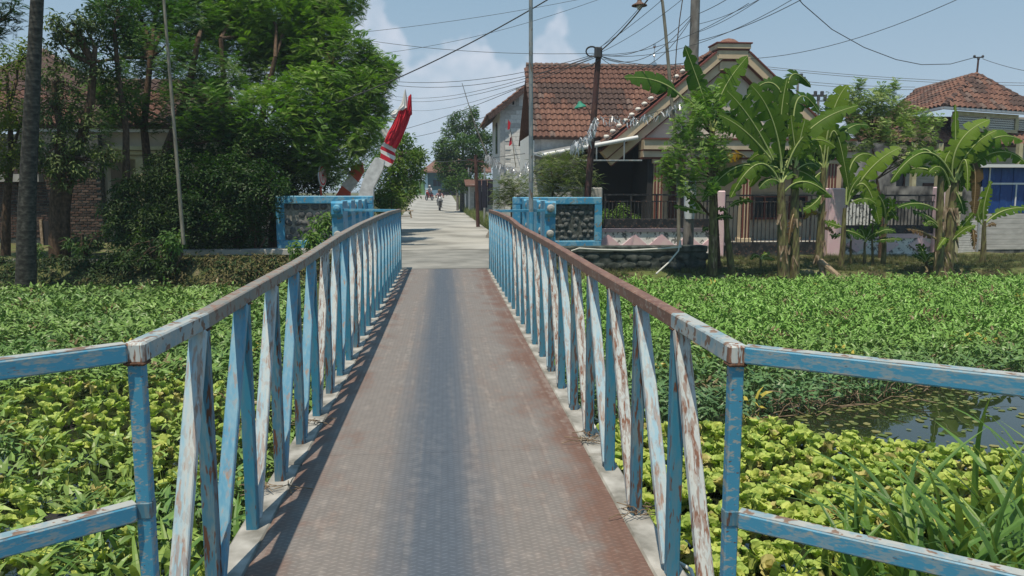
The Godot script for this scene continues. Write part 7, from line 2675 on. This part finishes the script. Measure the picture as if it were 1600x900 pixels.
	for k in 3:
		var c := MB.new()
		var x0 := lp.x - 0.35 + k * 0.26
		for i in 6:
			var xa := x0 + i * 0.04
			var za := 0.05 * sin(i * 1.9 + k)
			var zb := 0.05 * sin((i + 1) * 1.9 + k)
			c.quad(Vector3(xa, lp.y + 0.75, lp.z + za), Vector3(xa + 0.04, lp.y + 0.75, lp.z + zb), Vector3(xa + 0.045, lp.y - 0.6 + 0.12 * k, lp.z + zb * 1.6), Vector3(xa, lp.y - 0.6 + 0.12 * k, lp.z + za * 1.6), Vector3(0.2 * (1 if i % 2 else -1), 0, 1).normalized())
		part("cloth", c, M.cloth_dark, lo)
	var ln := MB.new()
	ln.tube([lp + Vector3(-0.6, 0.78, 0), lp + Vector3(0.7, 0.75, 0)], [0.01], 5)
	part("line", ln, M.wire_black, lo)

func shape(px: Array, d: float) -> Array:
	var out := []
	for p in px:
		out.append(at(p[0], p[1], d))
	return out

# a hanging or wrapped piece of cloth between two edges, with folds that run along it
func cloth(left: Array, right: Array, d: float, amp: float) -> MB:
	var b := MB.new()
	var rows := []
	for i in left.size():
		var a := at(left[i][0], left[i][1], d)
		var z := at(right[i][0], right[i][1], d)
		var row := []
		for k in 11:
			var t := k / 10.0
			row.append(a.lerp(z, t) + Vector3(0, 0.02 * sin(k * 2.2 + i), amp * (1.6 * sin(PI * t) + 0.45 * sin(k * 1.9 + i * 0.7))))
		rows.append(row)
	for i in rows.size() - 1:
		for k in 10:
			for o in [Vector3.ZERO, Vector3(0, 0, -0.012)]:
				var t1 := Vector3.BACK if o == Vector3.ZERO else Vector3.FORWARD
				b.flat(rows[i][k] + o, rows[i][k + 1] + o, rows[i + 1][k + 1] + o, t1)
				b.flat(rows[i][k] + o, rows[i + 1][k + 1] + o, rows[i + 1][k] + o, t1)
	return b

func gate_arm() -> void:
	var d := 21.2
	var o := thing("gate_sculpture", "painted white gate arm with a red sleeve and striped cuff raised beside the road", "gate ornament", at(570, 310, d))
	var back := Vector3(0, 0, -0.34)
	var w := MB.new()
	w.slab(shape([[558, 312], [583, 312], [583, 294], [598, 264], [601, 250], [586, 246], [573, 266], [566, 284]], d), back)
	part("arm", w, M.paint_white, o)
	for c in [[[[595, 239], [615, 250], [612, 256], [594, 247]], "flag_red"], [[[594, 233], [617, 244], [615, 250], [595, 239]], "flag_white"], [[[596, 228], [616, 238], [617, 244], [594, 233]], "flag_red"], [[[600, 222], [618, 233], [616, 238], [597, 228]], "flag_white"], [[[592, 246], [612, 256], [606, 261], [590, 252]], "flag_white"]]:
		var b := MB.new()
		b.slab(shape(c[0], d + 0.02), back * 1.06)
		part("cuff_band", b, M[c[1]], o)
	part("sleeve", cloth([[600, 222], [606, 208], [612, 198], [617, 186], [621, 176], [626, 168]], [[619, 233], [626, 220], [632, 206], [638, 192], [642, 180], [641, 168]], d, 0.09), M.flag_red, o)
	part("sleeve_fold", cloth([[606, 212], [613, 199], [618, 188], [622, 178]], [[616, 218], [623, 204], [627, 190], [630, 180]], d - 0.16, 0.05), M.flag_red, o)
	for c in [[[[621, 172], [627, 162], [633, 140], [639, 170], [630, 172]], "flag_white"], [[[636, 170], [638, 152], [642, 148], [644, 178], [640, 182]], "flag_red"], [[[610, 178], [618, 172], [622, 172], [620, 186], [613, 184]], "flag_white"]]:
		part("pennant", cloth([c[0][0], c[0][1], c[0][2]], [c[0][4], c[0][3], [c[0][2][0] + 1, c[0][2][1]]], d - 0.1, 0.05), M[c[1]], o)
	var o2 := thing("gate_sculpture", "orange and white banded gate beam half hidden in the leaves beside the round sign", "gate ornament", at(535, 310, 22.4))
	for c in [[[[523, 308], [546, 308], [547, 300], [534, 290]], "paint_orange"], [[[534, 290], [547, 300], [559, 284], [546, 271]], "paint_white"], [[[546, 271], [559, 284], [568, 268], [566, 254], [550, 258]], "paint_orange"], [[[538, 262], [541, 258], [546, 268], [545, 273], [537, 272]], "flag_white"]]:
		var b := MB.new()
		b.slab(shape(c[0], 22.4), Vector3(0, 0, -0.25))
		part("band", b, M[c[1]], o2)
	var o3 := thing("gate_pennant", "white pointed pennant showing through the leaves left of the red sleeve", "flag", at(602, 205, 21.9))
	var p := MB.new()
	p.slab(shape([[592, 206], [602, 198], [609, 205], [606, 222], [600, 214]], 21.9), Vector3(0, 0, -0.05))
	part("cloth", p, M.flag_white, o3)
